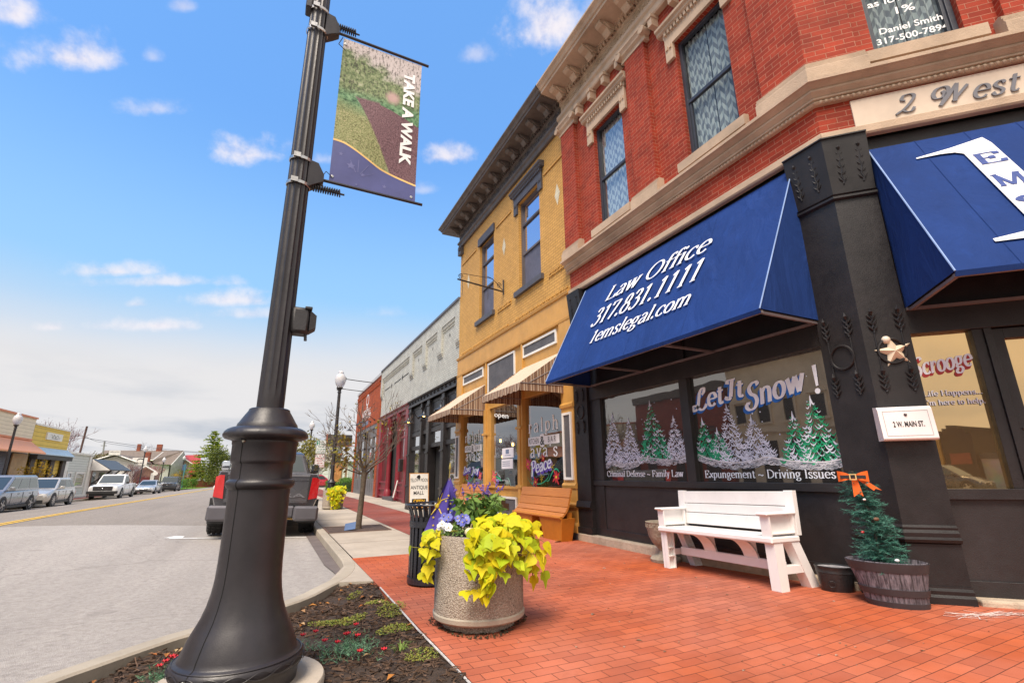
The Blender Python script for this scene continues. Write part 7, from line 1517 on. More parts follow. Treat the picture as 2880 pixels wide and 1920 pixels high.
# grey pickup seen from behind (built facing +Y)
T = empty('pickup_truck', (-.03, 12.72, 0), 'slate grey pickup truck seen from behind, parked beyond the big lamp post', 'truck')
T.rotation_euler = (0, .040, -.0); T.location.z = -.105; T.scale.x = 1.07; T.location.x = -.085
m = MB(); Wt = 1.0
def bd(y, w, z0, z1): return [(-w*.94, y, z0), (-w, y, z0+.2), (-w*1.0, y, z1-.22), (-w*.955, y, z1), (w*.955, y, z1), (w*1.0, y, z1-.22), (w, y, z0+.2), (w*.94, y, z0)]
m.loft([bd(.10, .985, .62, 1.36), bd(.2, 1.01, .60, 1.37), bd(2.2, 1.015, .5, 1.38), bd(4.2, 1.015, .5, 1.36), bd(5.6, .98, .5, 1.24), bd(5.8, .9, .6, 1.1)]); m.build('body', P_grey, T, bevel=.03)
m = MB(); m.loft([[(-.93, 2.3, 1.36), (.93, 2.3, 1.36), (.95, 4.6, 1.36), (-.95, 4.6, 1.36)], [(-.74, 2.55, 1.93), (.74, 2.55, 1.93), (.74, 3.75, 1.95), (-.74, 3.75, 1.95)], [(-.62, 2.75, 1.985), (.62, 2.75, 1.985), (.6, 3.6, 2.0), (-.6, 3.6, 2.0)]]); m.build('cabin', P_grey, T, bevel=.06, bseg=3)
def tq(nm, P, mat): m = MB(); m.add(P, [tuple(range(len(P)))]); return m.build(nm, mat, T)
tq('rear_window', [(-.78, 2.335, 1.45), (.78, 2.335, 1.45), (.66, 2.51, 1.87), (-.66, 2.51, 1.87)], M_carg)
for s_ in (-1, 1): tq('side_window', [(s_*.935, 2.55, 1.42), (s_*.945, 4.3, 1.42), (s_*.765, 3.7, 1.86), (s_*.765, 2.7, 1.86)], M_carg)
m = MB(); m.box(-.80, .80, .045, .10, .72, 1.345); m.box(-.80, .80, .03, .0445, 1.22, 1.33); m.box(-.80, .80, .03, .0445, .72, .80); tg_ = m.build('tailgate', P_grey, T, bevel=.015)
m = MB(); m.box(-.80, .80, .012, .029, 1.31, 1.36); m.box(-.97, .97, .06, .12, 1.362, 1.385); m.build('tailgate_cap', pm('bright_grey_trim', (.22, .22, .24), .35, metal=.6), T, bevel=.006)
m = MB(); put_sans(m, lambda x, y, d: (-.75+x, .041, .85+y), 'TUNDRA', 1.5, .085, bold=.02); lt = m.build('tailgate_lettering', pm('embossed_silver', (.25, .25, .27), .3, metal=.7), tg_); sm = lt.modifiers.new('s', 'SOLIDIFY'); sm.thickness = .012
for s_ in (-1, 1):
    m = MB(); m.loft([[(s_*.815, .02, .80), (s_*1.0, .06, .84), (s_*1.005, .06, 1.26), (s_*.93, .04, 1.30), (s_*.85, .02, 1.30)], [(s_*.815, .12, .80), (s_*1.0, .28, .84), (s_*1.03, .34, 1.26), (s_*.93, .30, 1.30), (s_*.85, .12, 1.30)]]); tl = m.build('tail_light', M_redl, T, bevel=.012)
    m = MB(); m.ball((s_*.985, .085, 1.03), .055, 10, 6, sz=1.1, sx=.7, sy=.5); m.build('reversing_lens', pm('white_lens', (.75, .75, .75), .2, coat=.5), tl)
    m = MB(); m.box(s_*.80-.012, s_*.80+.012, .028, .06, .80, 1.30) ; m.build('light_gap', M_plast, tl)
    m = MB(); m.bevbox(s_*.80-.25, s_*.80+.25, -.13, .18, .34, .66, .04); m.build('bumper_corner', pm('bumper_grey', (.12, .115, .13), .4, .1, metal=.3), T, bevel=.01)
    m = MB(); m.loft([[(s_*.62, .42, .80), (s_*1.07, .42, .80), (s_*1.05, .40, .26), (s_*.66, .40, .26)], [(s_*.62, .45, .80), (s_*1.07, .45, .80), (s_*1.05, .43, .26), (s_*.66, .43, .26)]]); m.build('mud_flap', M_plast, T)
    for y in (1.0, 4.7):
        m = MB(); wr = .41; x0 = s_*1.06; n = 30
        m.loft([[(x0-s_*dx, y+r*cos(2*pi*j/n), wr+r*sin(2*pi*j/n)) for j in range(n)] for r, dx in [(.25, .30), (wr-.03, .30), (wr, .27), (wr, .20), (wr-.012, .195), (wr-.012, .18), (wr, .175), (wr, .10), (wr-.012, .095), (wr-.012, .08), (wr, .075), (wr, .03), (wr-.03, 0), (.25, 0)]])
        for j in range(n): 
            a = 2*pi*j/n
            for dx in (.05, .135, .225): c, s2 = cos(a), sin(a); m.cbox((x0-s_*dx, y+(wr+.004)*c, wr+(wr+.004)*s2), .06, .03, .03, M=Matrix.Rotation(a, 3, 'X'))
        wh = m.build('wheel', M_tyre, T); m = MB(); m.loft([[(x0-s_*dx, y+r*cos(2*pi*j/n), wr+r*sin(2*pi*j/n)) for j in range(n)] for r, dx in [(.25, .01), (.22, .03), (.08, .02), (.001, .0)]]); m.build('rim', M_rim, wh)
    m = MB(); m.bevbox(s_*1.14-.10, s_*1.14+.10, 3.98, 4.08, 1.42, 1.70, .03); m.tube([(s_*.92, 4.05, 1.42), (s_*1.1, 4.03, 1.5)], .03, 6); mr = m.build('door_mirror', M_plast if s_ > 0 else pm('chrome_mirror_cap', (.55, .57, .6), .25, metal=.6), T)
    m = MB(); m.quad((s_*1.14-.085, 3.974, 1.5), (s_*1.14+.085, 3.974, 1.5), (s_*1.14+.085, 3.974, 1.685), (s_*1.14-.085, 3.974, 1.685)); m.build('mirror_glass', glass('mirror_glass', (.05, .06, .06), .75), mr)
    m = MB(); m.bevbox(s_*.985-.05, s_*.985+.05, .3, 5.5, .36, .56, .02); m.build('side_sill', M_plast, T)
m = MB(); m.bevbox(-.56, .56, -.10, .16, .42, .66, .03); m.build('bumper', pm('bumper_grey', (.12, .115, .13), .4, .1, metal=.3), T, bevel=.01)
m = MB(); m.tube([(.22, .05, .40), (.78, .0, .38)], .035, 8); m.tube([(.38, .05, .42), (.38, .1, .62)], .03, 6); m.build('tow_bar', pm('brass_bar', (.42, .27, .10), .35, metal=.9), T)
m = MB(); m.box(-.9, .9, .5, 5.4, .35, .5); m.box(-.7, .7, .8, 1.2, .3, .5); m.build('chassis', pm('underbody_black', (.012, .012, .012), .9), T)
m = MB(); m.box(-.02, .02, .0, .02, .5, .6); m.box(-.16, .16, -.105, -.101, .46, .60); m.build('number_plate', M_wht, T)

# ------------------------------------------------------------------ big lamp post in the foreground
LX, LY = -.062, 3.742
Lp = empty('street_lamp', (LX, LY, -.08), 'huge black fluted lamp post in the foreground carrying a walking trail banner', 'street lamp')
zo = .08
m = MB(); m.lathe([(.50, -.1), (.505, .04), (.495, .055), (.30, .06)], (0, 0, zo-.055), 48); m.build('concrete_footing', M_conc, Lp)
prof = [(.335, .0), (.342, .075), (.35, .09), (.362, .102), (.367, .122), (.362, .142), (.345, .158), (.33, .164), (.322, .172), (.316, .195), (.300, .236), (.278, .29), (.255, .335), (.236, .375), (.214, .44), (.199, .51), (.190, .58), (.186, .68), (.185, .80), (.184, 1.10), (.186, 1.118), (.200, 1.128), (.208, 1.145), (.208, 1.162), (.198, 1.175), (.188, 1.182), (.186, 1.19), (.186, 1.275), (.190, 1.282), (.196, 1.290), (.198, 1.302), (.199, 1.40), (.203, 1.408), (.203, 1.425), (.212, 1.432)]
m = MB(); m.lathe([(r, z+zo) for r, z in prof], (0, 0, 0), 64); bs = m.build('base', M_pole, Lp)
n = 120
m = MB()     # gadrooned collar
def gad(a, z, r):
    k = abs(sin(a*6+.5)); return r*(1-.035*(1-min(1, k*6)))
rings = []
for r, z in [(.205, 1.43), (.250, 1.442), (.262, 1.455), (.264, 1.470), (.256, 1.488), (.240, 1.503), (.215, 1.515), (.196, 1.519)]:
    rings.append([(gad(2*pi*j/n, z, r)*cos(2*pi*j/n), gad(2*pi*j/n, z, r)*sin(2*pi*j/n), z+zo) for j in range(n)])
m.loft(rings, smooth=True); m.lathe([(.192, 1.517+zo), (.187, 1.54+zo), (.178, 1.552+zo), (.150, 1.60+zo), (.132, 1.628+zo), (.128, 1.642+zo), (.118, 1.648+zo), (.09, 1.65+zo)], (0, 0, 0), 48); m.build('collar', M_pole, Lp)
# fluted shaft
m = MB(); nf = 14; n = nf*10; rings = []
def flr(r, j, amp): 
    k = (j % 10)/10; return r-amp*(1-abs(2*k-1)**2.2)*1.0
for z, r, amp in [(1.645, .087, 0), (1.69, .087, 0), (1.735, .087, .0), (1.80, .0865, .0075), (2.6, .083, .0075), (3.6, .079, .007), (4.8, .0755, .007), (6.1, .072, .0065), (6.2, .072, 0)]:
    rings.append([(flr(r, j, amp)*cos(2*pi*j/n), flr(r, j, amp)*sin(2*pi*j/n), z+zo) for j in range(n)])
m.loft(rings, smooth=True); m.build('fluted_shaft', M_pole, Lp)
m = MB(); m.lathe([(.072, 0), (.11, .03), (.075, .07), (.08, .12), (.15, .18), (.15, .22)], (0, 0, 6.2+zo), 24); m.lathe([(.025, 0), (.04, .03), (.015, .06), (.001, .1)], (0, 0, 7.08+zo), 8); m.build('lantern_fitter', M_pole, Lp); m = MB(); m.lathe(GLOBE, (0, 0, 6.42+zo), 20); m.build('globe', M_globe, Lp)
# raised scale pattern on the foot ring, seam, bolts
m = MB(); k = 18
for i in range(k):
    for s_ in (0, 1):
        P = []
        for q in range(9):
            a = 2*pi*(i+q/8)/k; zz = .108+.022*sin(pi*q/8)*(1 if s_ == 0 else -.8)+.012; r = .364+.006-.12*max(0, abs(zz-.122)-.006)
            P.append((r*cos(a), r*sin(a), zz+zo))
        m.tube(P, .0022, 5, cap=False)
m.tube([(.3505*cos(2*pi*i/60), .3505*sin(2*pi*i/60), .157+zo) for i in range(61)], .004, 5, cap=False)
m.build('raised_pattern', M_pole, bs)
m = MB(); aS = atan2(-1, -.17)-.55
m.tube([(r*1.0005*cos(aS), r*1.0005*sin(aS), z+zo) for r, z in prof], .003, 5); m.build('seam', pm('dark_seam', (.006, .006, .006), .9), bs)  # near-black line down the seam of the base
m = MB()
for a, r, z in ((aS-.04, .367, .12), (aS+.06, .205, 1.418)): m.ball((r*cos(a), r*sin(a), z+zo), .012, 8, 6)
m.build('bolt', pm('weathered_bolt', (.35, .33, .28), .4, .3, metal=.8), bs)
m = MB(); m.bevbox(.062, .19, -.065, .065, 2.20+zo, 2.40+zo, .02); m.loft([[(.19, -.06, 2.22+zo), (.19, .06, 2.22+zo), (.19, .06, 2.38+zo), (.19, -.06, 2.38+zo)], [(.235, -.045, 2.25+zo), (.235, .045, 2.25+zo), (.235, .045, 2.35+zo), (.235, -.045, 2.35+zo)]]); m.box(.15, .2, -.075, .075, 2.385+zo, 2.405+zo); m.tube([(.17, -.02, 2.21+zo), (.175, -.02, 2.155+zo)], .012, 6); m.build('outlet_box', pm('outlet_box_grey', (.03, .029, .032), .5, .2, 6, .002, 60), Lp, bevel=.004)
# banner arms, straps, springs
M_strap = pm('steel_strap', (.55, .53, .5), .3, .15, 8, metal=1)
for zb in (5.02, 3.515):
    Bk2 = MB(); zz = zb+zo
    Bk2.loft([[(.06, -.05, zz-.12), (.06, .05, zz-.12), (.06, .05, zz+.13), (.06, -.05, zz+.13)], [(.13, -.045, zz-.07), (.13, .045, zz-.07), (.13, .045, zz+.12), (.13, -.045, zz+.12)], [(.18, -.035, zz-.035), (.18, .035, zz-.035), (.18, .035, zz+.03), (.18, -.035, zz+.03)]])
    Bk2.tube([(.15, 0, zz), (1.0, 0, zz-.015)], .0135, 8); br = Bk2.build('banner_arm', M_pole, Lp, bevel=.004)
    m = MB(); m.tube([(.10+.0018*q, .028*cos(q*.62), zz+(.065 if zb > 4 else -.085)+.028*sin(q*.62)) for q in range(122)], .0055, 5); m.tube([(.1, 0, zz+(.065 if zb > 4 else -.085)), (.35, 0, zz+(.06 if zb > 4 else -.09))], .008, 6); m.build('spring', M_plast, br)
    m = MB()
    for dz in (.13, -.09) if zb > 4 else (.12, -.10):
        r = .084; P = [(r*cos(2*pi*q/24), r*sin(2*pi*q/24), zz+dz+.006*sin(2*pi*q/24)) for q in range(25)]
        rings = [[(p[0]*k2, p[1]*k2, p[2]+e) for k2, e in ((1, -.014), (1.05, -.012), (1.05, .012), (1, .014))] for p in P]; m.loft(rings, caps=False); m.cbox((-.03, -.088, zz+dz), .05, .022, .04)
    m.build('strap', M_strap, Lp)
m = MB(); m.bevbox(-.115, -.06, -.06, .06, 5.13+zo, 5.3+zo, .01); m.build('street_side_bracket', M_pole, Lp)
# banner (hangs on the arms): cloth + printed layers each as flat print on its face
Bn = empty('street_banner', (.15, LY, 3.50), 'vertical street banner printed TAKE A WALK over a wooded path, on the big lamp post', 'banner')
BW, BH = .715, 1.485
def bp(s, t, d=0):
    x = .008+BW*s; z = BH*(1-t)-.035*s*0
    y = .012*sin(s*5+t*4)*sin(pi*t)*.8+.006*sin(t*9)*s
    return (x, y-d, z)
m = MB(); ns, ntt = 12, 24
m.loft([[bp(i/ns, j/ntt) for i in range(ns+1)] for j in range(ntt+1)], caps=False, closed=False, smooth=True)
def foliage_print(name, cols, sc1=9):
    t = NT(name); v = t.mapv((1, 1, .8)); n1 = t.noise(sc1, 8, .72, v, .6); cr = t.n.new('ShaderNodeValToRGB'); e = cr.color_ramp.elements
    while len(e) < len(cols): e.new(.5)
    for i, c in enumerate(cols): e[i].position = .3+.42*i/(len(cols)-1); e[i].color = (*c, 1)
    t.lk(n1, cr.inputs[0]); tw = t.noise(55, 5, .7, t.mapv((1, 1, .35), (0, .5, 0))); c = t.mix(t.rng(tw, .54, .62, 0, .6), cr.outputs[0], (.07, .06, .06)); return t.fin(c, .6, spec=.2)
def walk_print():
    # printed photograph of a path through a wood, laid out in the banner's own coordinates
    t = NT('walk_print'); sp = t.n.new('ShaderNodeSeparateXYZ'); t.lk(t.tc.outputs['Object'], sp.inputs[0]); M_ = t.math
    nz = t.noise(6, 6, .65); n2 = t.noise(24, 6, .75); n3 = t.noise(60, 5, .7, t.mapv((1, 1, .35), (0, .35, 0))); n4 = t.noise(90, 3, .7)
    ss = M_('MULTIPLY', M_('SUBTRACT', sp.outputs[0], .008), 1/BW); tt = M_('SUBTRACT', 1, M_('MULTIPLY', sp.outputs[2], 1/BH)); wob = M_('MULTIPLY', M_('SUBTRACT', n2, .5), .09)
    def stp(v, a, w=.02): return t.rng(v, a-w, a+w)
    def ramp(v, cols, lo=.32, hi=.68):
        cr = t.n.new('ShaderNodeValToRGB'); e = cr.color_ramp.elements
        while len(e) < len(cols): e.new(.5)
        for i, c in enumerate(cols): e[i].position = lo+(hi-lo)*i/(len(cols)-1); e[i].color = (*c, 1)
        t.lk(v, cr.inputs[0]); return cr.outputs[0]
    trees = ramp(n2, [(.03, .045, .025), (.12, .17, .08), (.25, .30, .16), (.40, .42, .30)]); skyc = ramp(n2, [(.30, .27, .26), (.55, .50, .50)], .3, .5)
    sk = M_('ADD', M_('MULTIPLY', ss, .55), M_('SUBTRACT', nz, tt)); c = t.mix(stp(M_('ADD', M_('SUBTRACT', sk, M_('MULTIPLY', tt, 1.6)), wob), .42, .12), trees, skyc)
    c = t.mix(t.rng(n3, .53, .60, 0, .75), c, (.05, .045, .04))
    shr = ramp(n2, [(.012, .03, .02), (.06, .14, .07), (.16, .30, .16), (.26, .42, .24)]); c = t.mix(stp(M_('ADD', tt, wob), .36, .03), c, shr)
    gr = ramp(n4, [(.07, .06, .03), (.19, .20, .09), (.30, .33, .15), (.42, .33, .22)]); gl = M_('ADD', M_('SUBTRACT', tt, M_('MULTIPLY', ss, .12)), wob); c = t.mix(t.math('MULTIPLY', stp(gl, .45, .05), stp(M_('SUBTRACT', .9, ss), .2, .1)), c, gr)
    L_ = M_('ADD', .20, M_('MULTIPLY', M_('POWER', M_('MAXIMUM', M_('SUBTRACT', tt, .385), 0), .85), .92)); R_ = M_('ADD', .50, M_('MULTIPLY', M_('POWER', M_('MAXIMUM', M_('SUBTRACT', tt, .40), 0), .8), 3.9))
    w3 = M_('MULTIPLY', wob, .4); path = M_('MULTIPLY', M_('MULTIPLY', stp(M_('SUBTRACT', M_('ADD', ss, w3), L_), 0, .012), stp(M_('SUBTRACT', R_, M_('ADD', ss, w3)), 0, .012)), stp(M_('ADD', tt, w3), .385, .008))
    c = t.mix(path, c, ramp(n4, [(.07, .04, .05), (.16, .09, .105), (.25, .15, .17)]))
    bl = M_('SQRT', M_('ADD', M_('POWER', M_('MULTIPLY', M_('SUBTRACT', ss, .65), 1), 2), M_('POWER', M_('MULTIPLY', M_('SUBTRACT', tt, .32), 1.9), 2))); c = t.mix(t.rng(M_('ADD', bl, wob), .04, .11, .8, 0), c, (.55, .36, .36))
    return t.fin(c, .6, spec=.2)
bc = m.build('banner_cloth', walk_print(), Bn)
def layer(name, poly, mat, d, par=bc, sub=14):
    # fill a polygon given in banner coordinates, following the cloth
    pass
    m = MB(); bm = bmesh.new(); vs = [bm.verts.new((s, t, 0)) for s, t in poly]; f = bm.faces.new(vs); bmesh.ops.triangulate(bm, faces=[f]); bmesh.ops.subdivide_edges(bm, edges=bm.edges[:], cuts=4, use_grid_fill=True); bmesh.ops.triangulate(bm, faces=bm.faces[:]); bm.verts.index_update()
    m.add([bp(v.co.x, v.co.y, d) for v in bm.verts], [tuple(v.index for v in f.verts) for f in bm.faces], True); bm.free(); return m.build(name, mat, par, recalc=False)
wave = [(0, .715), (.12, .722), (.25, .75), (.4, .79), (.55, .83), (.7, .852), (.85, .868), (1, .882)]
layer('printed_border', wave+[(1, 1), (0, 1)], pm('banner_navy', (.065, .075, .22), .6, .15, 4), .0036)
m = MB(); m.loft([[bp(s, t-.006, .0044), bp(s, t+.006, .0044)] for s, t in _cr(wave, 4)], caps=False, closed=False); m.build('printed_gold_line', pm('banner_gold', (.72, .48, .17), .6), bc, recalc=False)
m = MB()
m2 = MB()
for cx, cy, r in ((.22, .86, .055), (.1, .80, .03), (.36, .90, .03), (.3, .97, .02), (.62, .94, .03)):
    pts = [(cx+r*(1 if q % 2 == 0 else .42)*sin(q*pi/5), cy-r*.48*(1 if q % 2 == 0 else .42)*cos(q*pi/5)) for q in range(10)]; m2.add([bp(a, b, .0048) for a, b in pts]+[bp(cx, cy, .0048)], [(q, (q+1) % 10, 10) for q in range(10)])
for a in (-.5, 0, .6, 1.1): m2.loft([[bp(.3+.05*sin(a), .93-.04*cos(a), .0048), bp(.31+.05*sin(a), .93-.04*cos(a), .0048)], [bp(.3+.2*sin(a), .93-.12*cos(a), .0048), bp(.31+.2*sin(a), .93-.12*cos(a), .0048)]], caps=False, closed=False)
m2.build('printed_stars', pm('banner_pale_navy', (.12, .13, .30), .6), bc, recalc=False)
put_sans(m, lambda x, y, d: bp(.785+.135*(y/.1), .095+.665*x, .005), 'TAKE A WALK', 1.0, .1, bold=.05); m.build('banner_lettering', M_white, bc, recalc=False)
m = MB()
for s, t in ((.03, .955), (.95, .965), (.03, .04)): m.lathe([(.012, 0), (.012, .003), (.007, .004)], (0, 0, 0), 10); k_ = len(m.v)-50; q = bp(s, t, .004); m.v[k_:] = [(q[0]+x, q[1]-z, q[2]+y) for x, y, z in m.v[k_:]]
m.build('grommet', M_strap, bc)
m = MB(); m.tube([(.0, 0, BH-.035+.04), (-.03, -.02, BH-.1), (.03, -.015, BH-.14)], .004, 5); m.tube([(.03, -.008, .06), (-.02, -.02, .09), (-.05, 0, .04)], .004, 5); m.build('cable_tie', M_plast, bc)
# ------------------------------------------------------------------ planters
def aggregate():
    t = NT('exposed_aggregate'); v = t.vor(85, out='Color'); d = t.vor(85); hv = t.n.new('ShaderNodeHueSaturation'); hv.inputs['Saturation'].default_value = .0; t.put(hv.inputs['Color'], v)
    c = t.mix(t.rng(hv.outputs[0], .15, .8), (.20, .155, .12), (.50, .43, .36)); c = t.mix(t.rng(d, .30, .55, 0, .75), c, (.26, .21, .165)); c = t.mix(t.rng(t.noise(2.2, 6, .7), .35, .7, 0, .45), c, (.20, .165, .13)); c = t.mix(t.rng(t.noise(40, 2), .66, .7, 0, .8), c, (.05, .04, .03))
    t.bump(t.math('MULTIPLY', d, -1), .006); return t.fin(c, .85, spec=.2)
M_agg = aggregate(); M_soil = pm('potting_soil', (.045, .03, .02), .95, .4, 12, .02, 40)
def planter(x, y, z, lab, sc_=1):
    Pl = empty('planter', (x, y, z), lab, 'planter', 'concrete planters on the pavement')
    m = MB(); m.lathe([(.30*sc_, 0), (.305*sc_, .045), (.355*sc_, .055), (.372*sc_, .07)], (0, 0, 0), 56); m.lathe([(.377*sc_, .112), (.377*sc_, .695), (.370*sc_, .705), (.325*sc_, .705), (.315*sc_, .66), (.05, .655)], (0, 0, 0), 56, cap=False); m.build('pot', M_agg, Pl)
    m = MB(); m.lathe([(.372*sc_, .062), (.385*sc_, .075), (.387*sc_, .105), (.377*sc_, .115)], (0, 0, 0), 56, cap=False); m.build('base_band', M_kerb, Pl)
    m = MB(); m.lathe([(.33*sc_, .655), (.2, .685), (.001, .695)], (0, 0, 0), 32, cap=False); m.build('soil', M_soil, Pl); return Pl
PX, PY_ = 1.70, 4.20
planter(PX, PY_, 0, 'large round exposed aggregate planter in the foreground crossing, full of flowers', 1.0)
planter(2.16, 20.0, -.03, 'distant aggregate planter half covered by yellow vine beside the far street lamp', .98)
m = MB(); 
for i in range(700):
    a = rr.uniform(0, 6.3); r = rr.uniform(.30, .45)+rr.gauss(0, .015); 
    if r > .40+.05*sin(a*3+1): continue
    x = PX+r*cos(a); y = PY_+r*sin(a); s_ = rr.uniform(.006, .018); b = rr.uniform(0, 6.3); m.add([(x+s_*cos(b), y+s_*sin(b), .006), (x-s_*.6*sin(b), y+s_*.6*cos(b), .012), (x-s_*cos(b), y-s_*sin(b), .005), (x+s_*.6*sin(b), y-s_*.6*cos(b), .009)], [(0, 1, 2, 3)])
tag(m.build('planter_dirt', island('dirt_crumbs', [(.03, .02, .012), (.07, .05, .03), (.05, .06, .02)], .95), recalc=False), 'dark dirt and crumbs washed out around the foot of the near planter', 'dirt', kind='stuff')
LEAF = [(0, .06), (.20, .16), (.42, .10), (.52, -.10), (.46, -.32), (.30, -.58), (.14, -.84), (0, -1.08)]
LEAF3 = [(0, .05), (.22, .20), (.50, .14), (.66, -.12), (.60, -.38), (.32, -.44), (.22, -.62), (.12, -.86), (0, -1.12)]
def leaf(m, c, nrm, down, L, shape=LEAF, fold=.22, curl=.16):
    nrm = Vector(nrm).normalized(); dn = Vector(down); dn = (dn-nrm*dn.dot(nrm)).normalized(); rt2 = dn.cross(nrm)
    def P(x, y): return tuple(Vector(c)+(rt2*x+dn*(-y))*L+nrm*L*(fold*abs(x)-curl*y*y*.6))
    mid = [P(0, y) for _, y in shape]
    for s_ in (1, -1):
        ed = [P(s_*x, y) for x, y in shape]; k = len(shape)
        m.add(mid+ed, [(i, i+1, k+i+1, k+i) for i in range(1, k-2)]+[(0, 1, k+1), (k-2, k-1, k+k-2)])
def merge_leaf(m, *a, **k):
    # both halves welded so that one leaf is one piece
    t_ = MB(); leaf(t_, *a, **k); key = {}; idx = []
    vs = []
    for v in t_.v:
        q = tuple(round(x, 5) for x in v)
        if q not in key: key[q] = len(vs); vs.append(v)
        idx.append(key[q])
    fs = [];
    for f in t_.f:
        g = []
        for i in f:
            if idx[i] not in g: g.append(idx[i])
        if len(g) > 2: fs.append(tuple(g))
    m.add(vs, fs)
M_vine = island('sweet_potato_leaves', [(.58, .58, .012), (.72, .64, .014), (.78, .62, .012), (.50, .60, .02), (.38, .52, .018), (.80, .62, .014), (.64, .65, .02)], .55, .25, .35, spots=(.28, .20, .02)); M_vst = pm('vine_stem', (.28, .26, .04), .6)
camdir = Vector((-PX, -PY_, 0)).normalized(); rgt = Vector((-camdir.y, camdir.x, 0))   # right as seen from the street corner
if rgt.x < 0: rgt = -rgt
def vine(loc, rnd, stems, lab, k=1.0, mound=60, r0=.372, group='yellow vines in planters', facing=None):
    V = empty('vine_plant', loc, lab, 'plant', group); m = MB(); ms = MB(); cd_ = facing or camdir; rg = Vector((-cd_.y, cd_.x, 0)); rg = rg if rg.x > 0 else -rg
    for a, zend, outw, n in stems:
        dep = sqrt(max(.0, r0*r0-a*a)) if abs(a) < r0 else 0
        top = rg*a+cd_*dep*.8+Vector((0, 0, .74)); P = [Vector((0, 0, .72))+rg*a*.4+cd_*dep*.3, top]
        nn = 9
        for i in range(1, nn+1):
            t = i/nn; o = (outw+.03)*sin(min(1, t*1.8)*pi/2); P.append(rg*(a+(outw if abs(a) > .25 else 0)*(1 if a > 0 else -1)*min(1, t*1.5))+cd_*(dep+o*(.9 if abs(a) <= .3 else .35))+Vector((rnd.gauss(0, .008), rnd.gauss(0, .008), .735-(.735-zend)*t**1.25+.05*sin(t*pi)*.5)))
        ms.tube([tuple(p) for p in P], [.006]*2+[.005]*(nn), 5)
        for i in range(n):
            t = (i+rnd.random())/n; q = 1+t*(len(P)-2); j = min(int(q), len(P)-2); c = P[j].lerp(P[j+1], q-j); side = rg*(rnd.gauss(0, .055)*k); out_ = cd_*(.02+abs(rnd.gauss(0, .035)))+rg*(.02 if a > .3 else (-.02 if a < -.3 else 0))
            c2 = c+side+out_+Vector((0, 0, rnd.gauss(.01, .03))); ms.tube([tuple(c), tuple((c+c2)/2+Vector((0, 0, .015))), tuple(c2)], .0025, 4)
            nrm = cd_*rnd.uniform(.35, 1.0)+Vector((0, 0, rnd.uniform(-.1, 1.0)))+rg*rnd.gauss(.05, .5)+(rg*.5 if a > .34 else Vector((0, 0, 0)))-(rg*.4 if a < -.3 else Vector((0, 0, 0))); dn = Vector((0, 0, -1))+rg*rnd.gauss(0, .5)+cd_*.3
            merge_leaf(m, c2, nrm, dn, rnd.uniform(.062, .118)*k, LEAF if rnd.random() < .35 else LEAF3, rnd.uniform(-.10, .10), rnd.uniform(-.1, .35))
    for i in range(mound):
        a = rnd.uniform(-.03, .42); d_ = rnd.uniform(.0, .34); c = rg*a+cd_*d_+Vector((0, 0, .74+rnd.uniform(0, .13)*(1-abs(a-.14)*1.4)))
        nrm = Vector((0, 0, rnd.uniform(.5, 1)))+cd_*rnd.uniform(.2, .9)+rg*rnd.gauss(.1, .4); merge_leaf(m, c, nrm, cd_+rg*rnd.gauss(.2, .6)+Vector((0, 0, -.5)), rnd.uniform(.062, .112)*k, LEAF if rnd.random() < .45 else LEAF3, rnd.uniform(-.10, .10), rnd.uniform(-.1, .35)); b = c-cd_*.06-Vector((0, 0, .07)); ms.tube([tuple(b), tuple(c)], .003, 4)
    m.build('leaves', M_vine, V, recalc=False); ms.build('stems', M_vst, V)
rv = random.Random(77)
vine((PX, PY_, 0), rv, [(-.06, .62, .04, 5), (-.02, .50, .05, 8), (.02, .30, .06, 15), (.06, .25, .07, 18), (.10, .40, .07, 13), (.15, .42, .09, 11), (.20, .52, .10, 9), (.25, .48, .08, 10), (.30, .45, .08, 10), (.345, .42, .08, 11), (.365, .30, .09, 13), (.37, .50, .13, 9)], 'bright yellow green trailing vine spilling over the front right of the near planter', 1.0, 56)
vine((PX, PY_, 0), rv, [(-.36, .42, .05, 9), (-.35, .37, .07, 9), (-.33, .52, .05, 4)], 'smaller yellow vine hanging down the left side of the near planter', .85, 0)
cd2 = Vector((-2.16, -20, 0)).normalized()
vine((2.16, 20.0, -.03), rv, [(-.15, .42, .04, 14), (-.05, .2, .05, 18), (.02, .06, .06, 24), (.10, .04, .07, 24), (.2, .12, .06, 20), (.3, .3, .05, 14)], 'yellow vine almost hiding the front of the distant planter', 1.05, 60, facing=cd2)
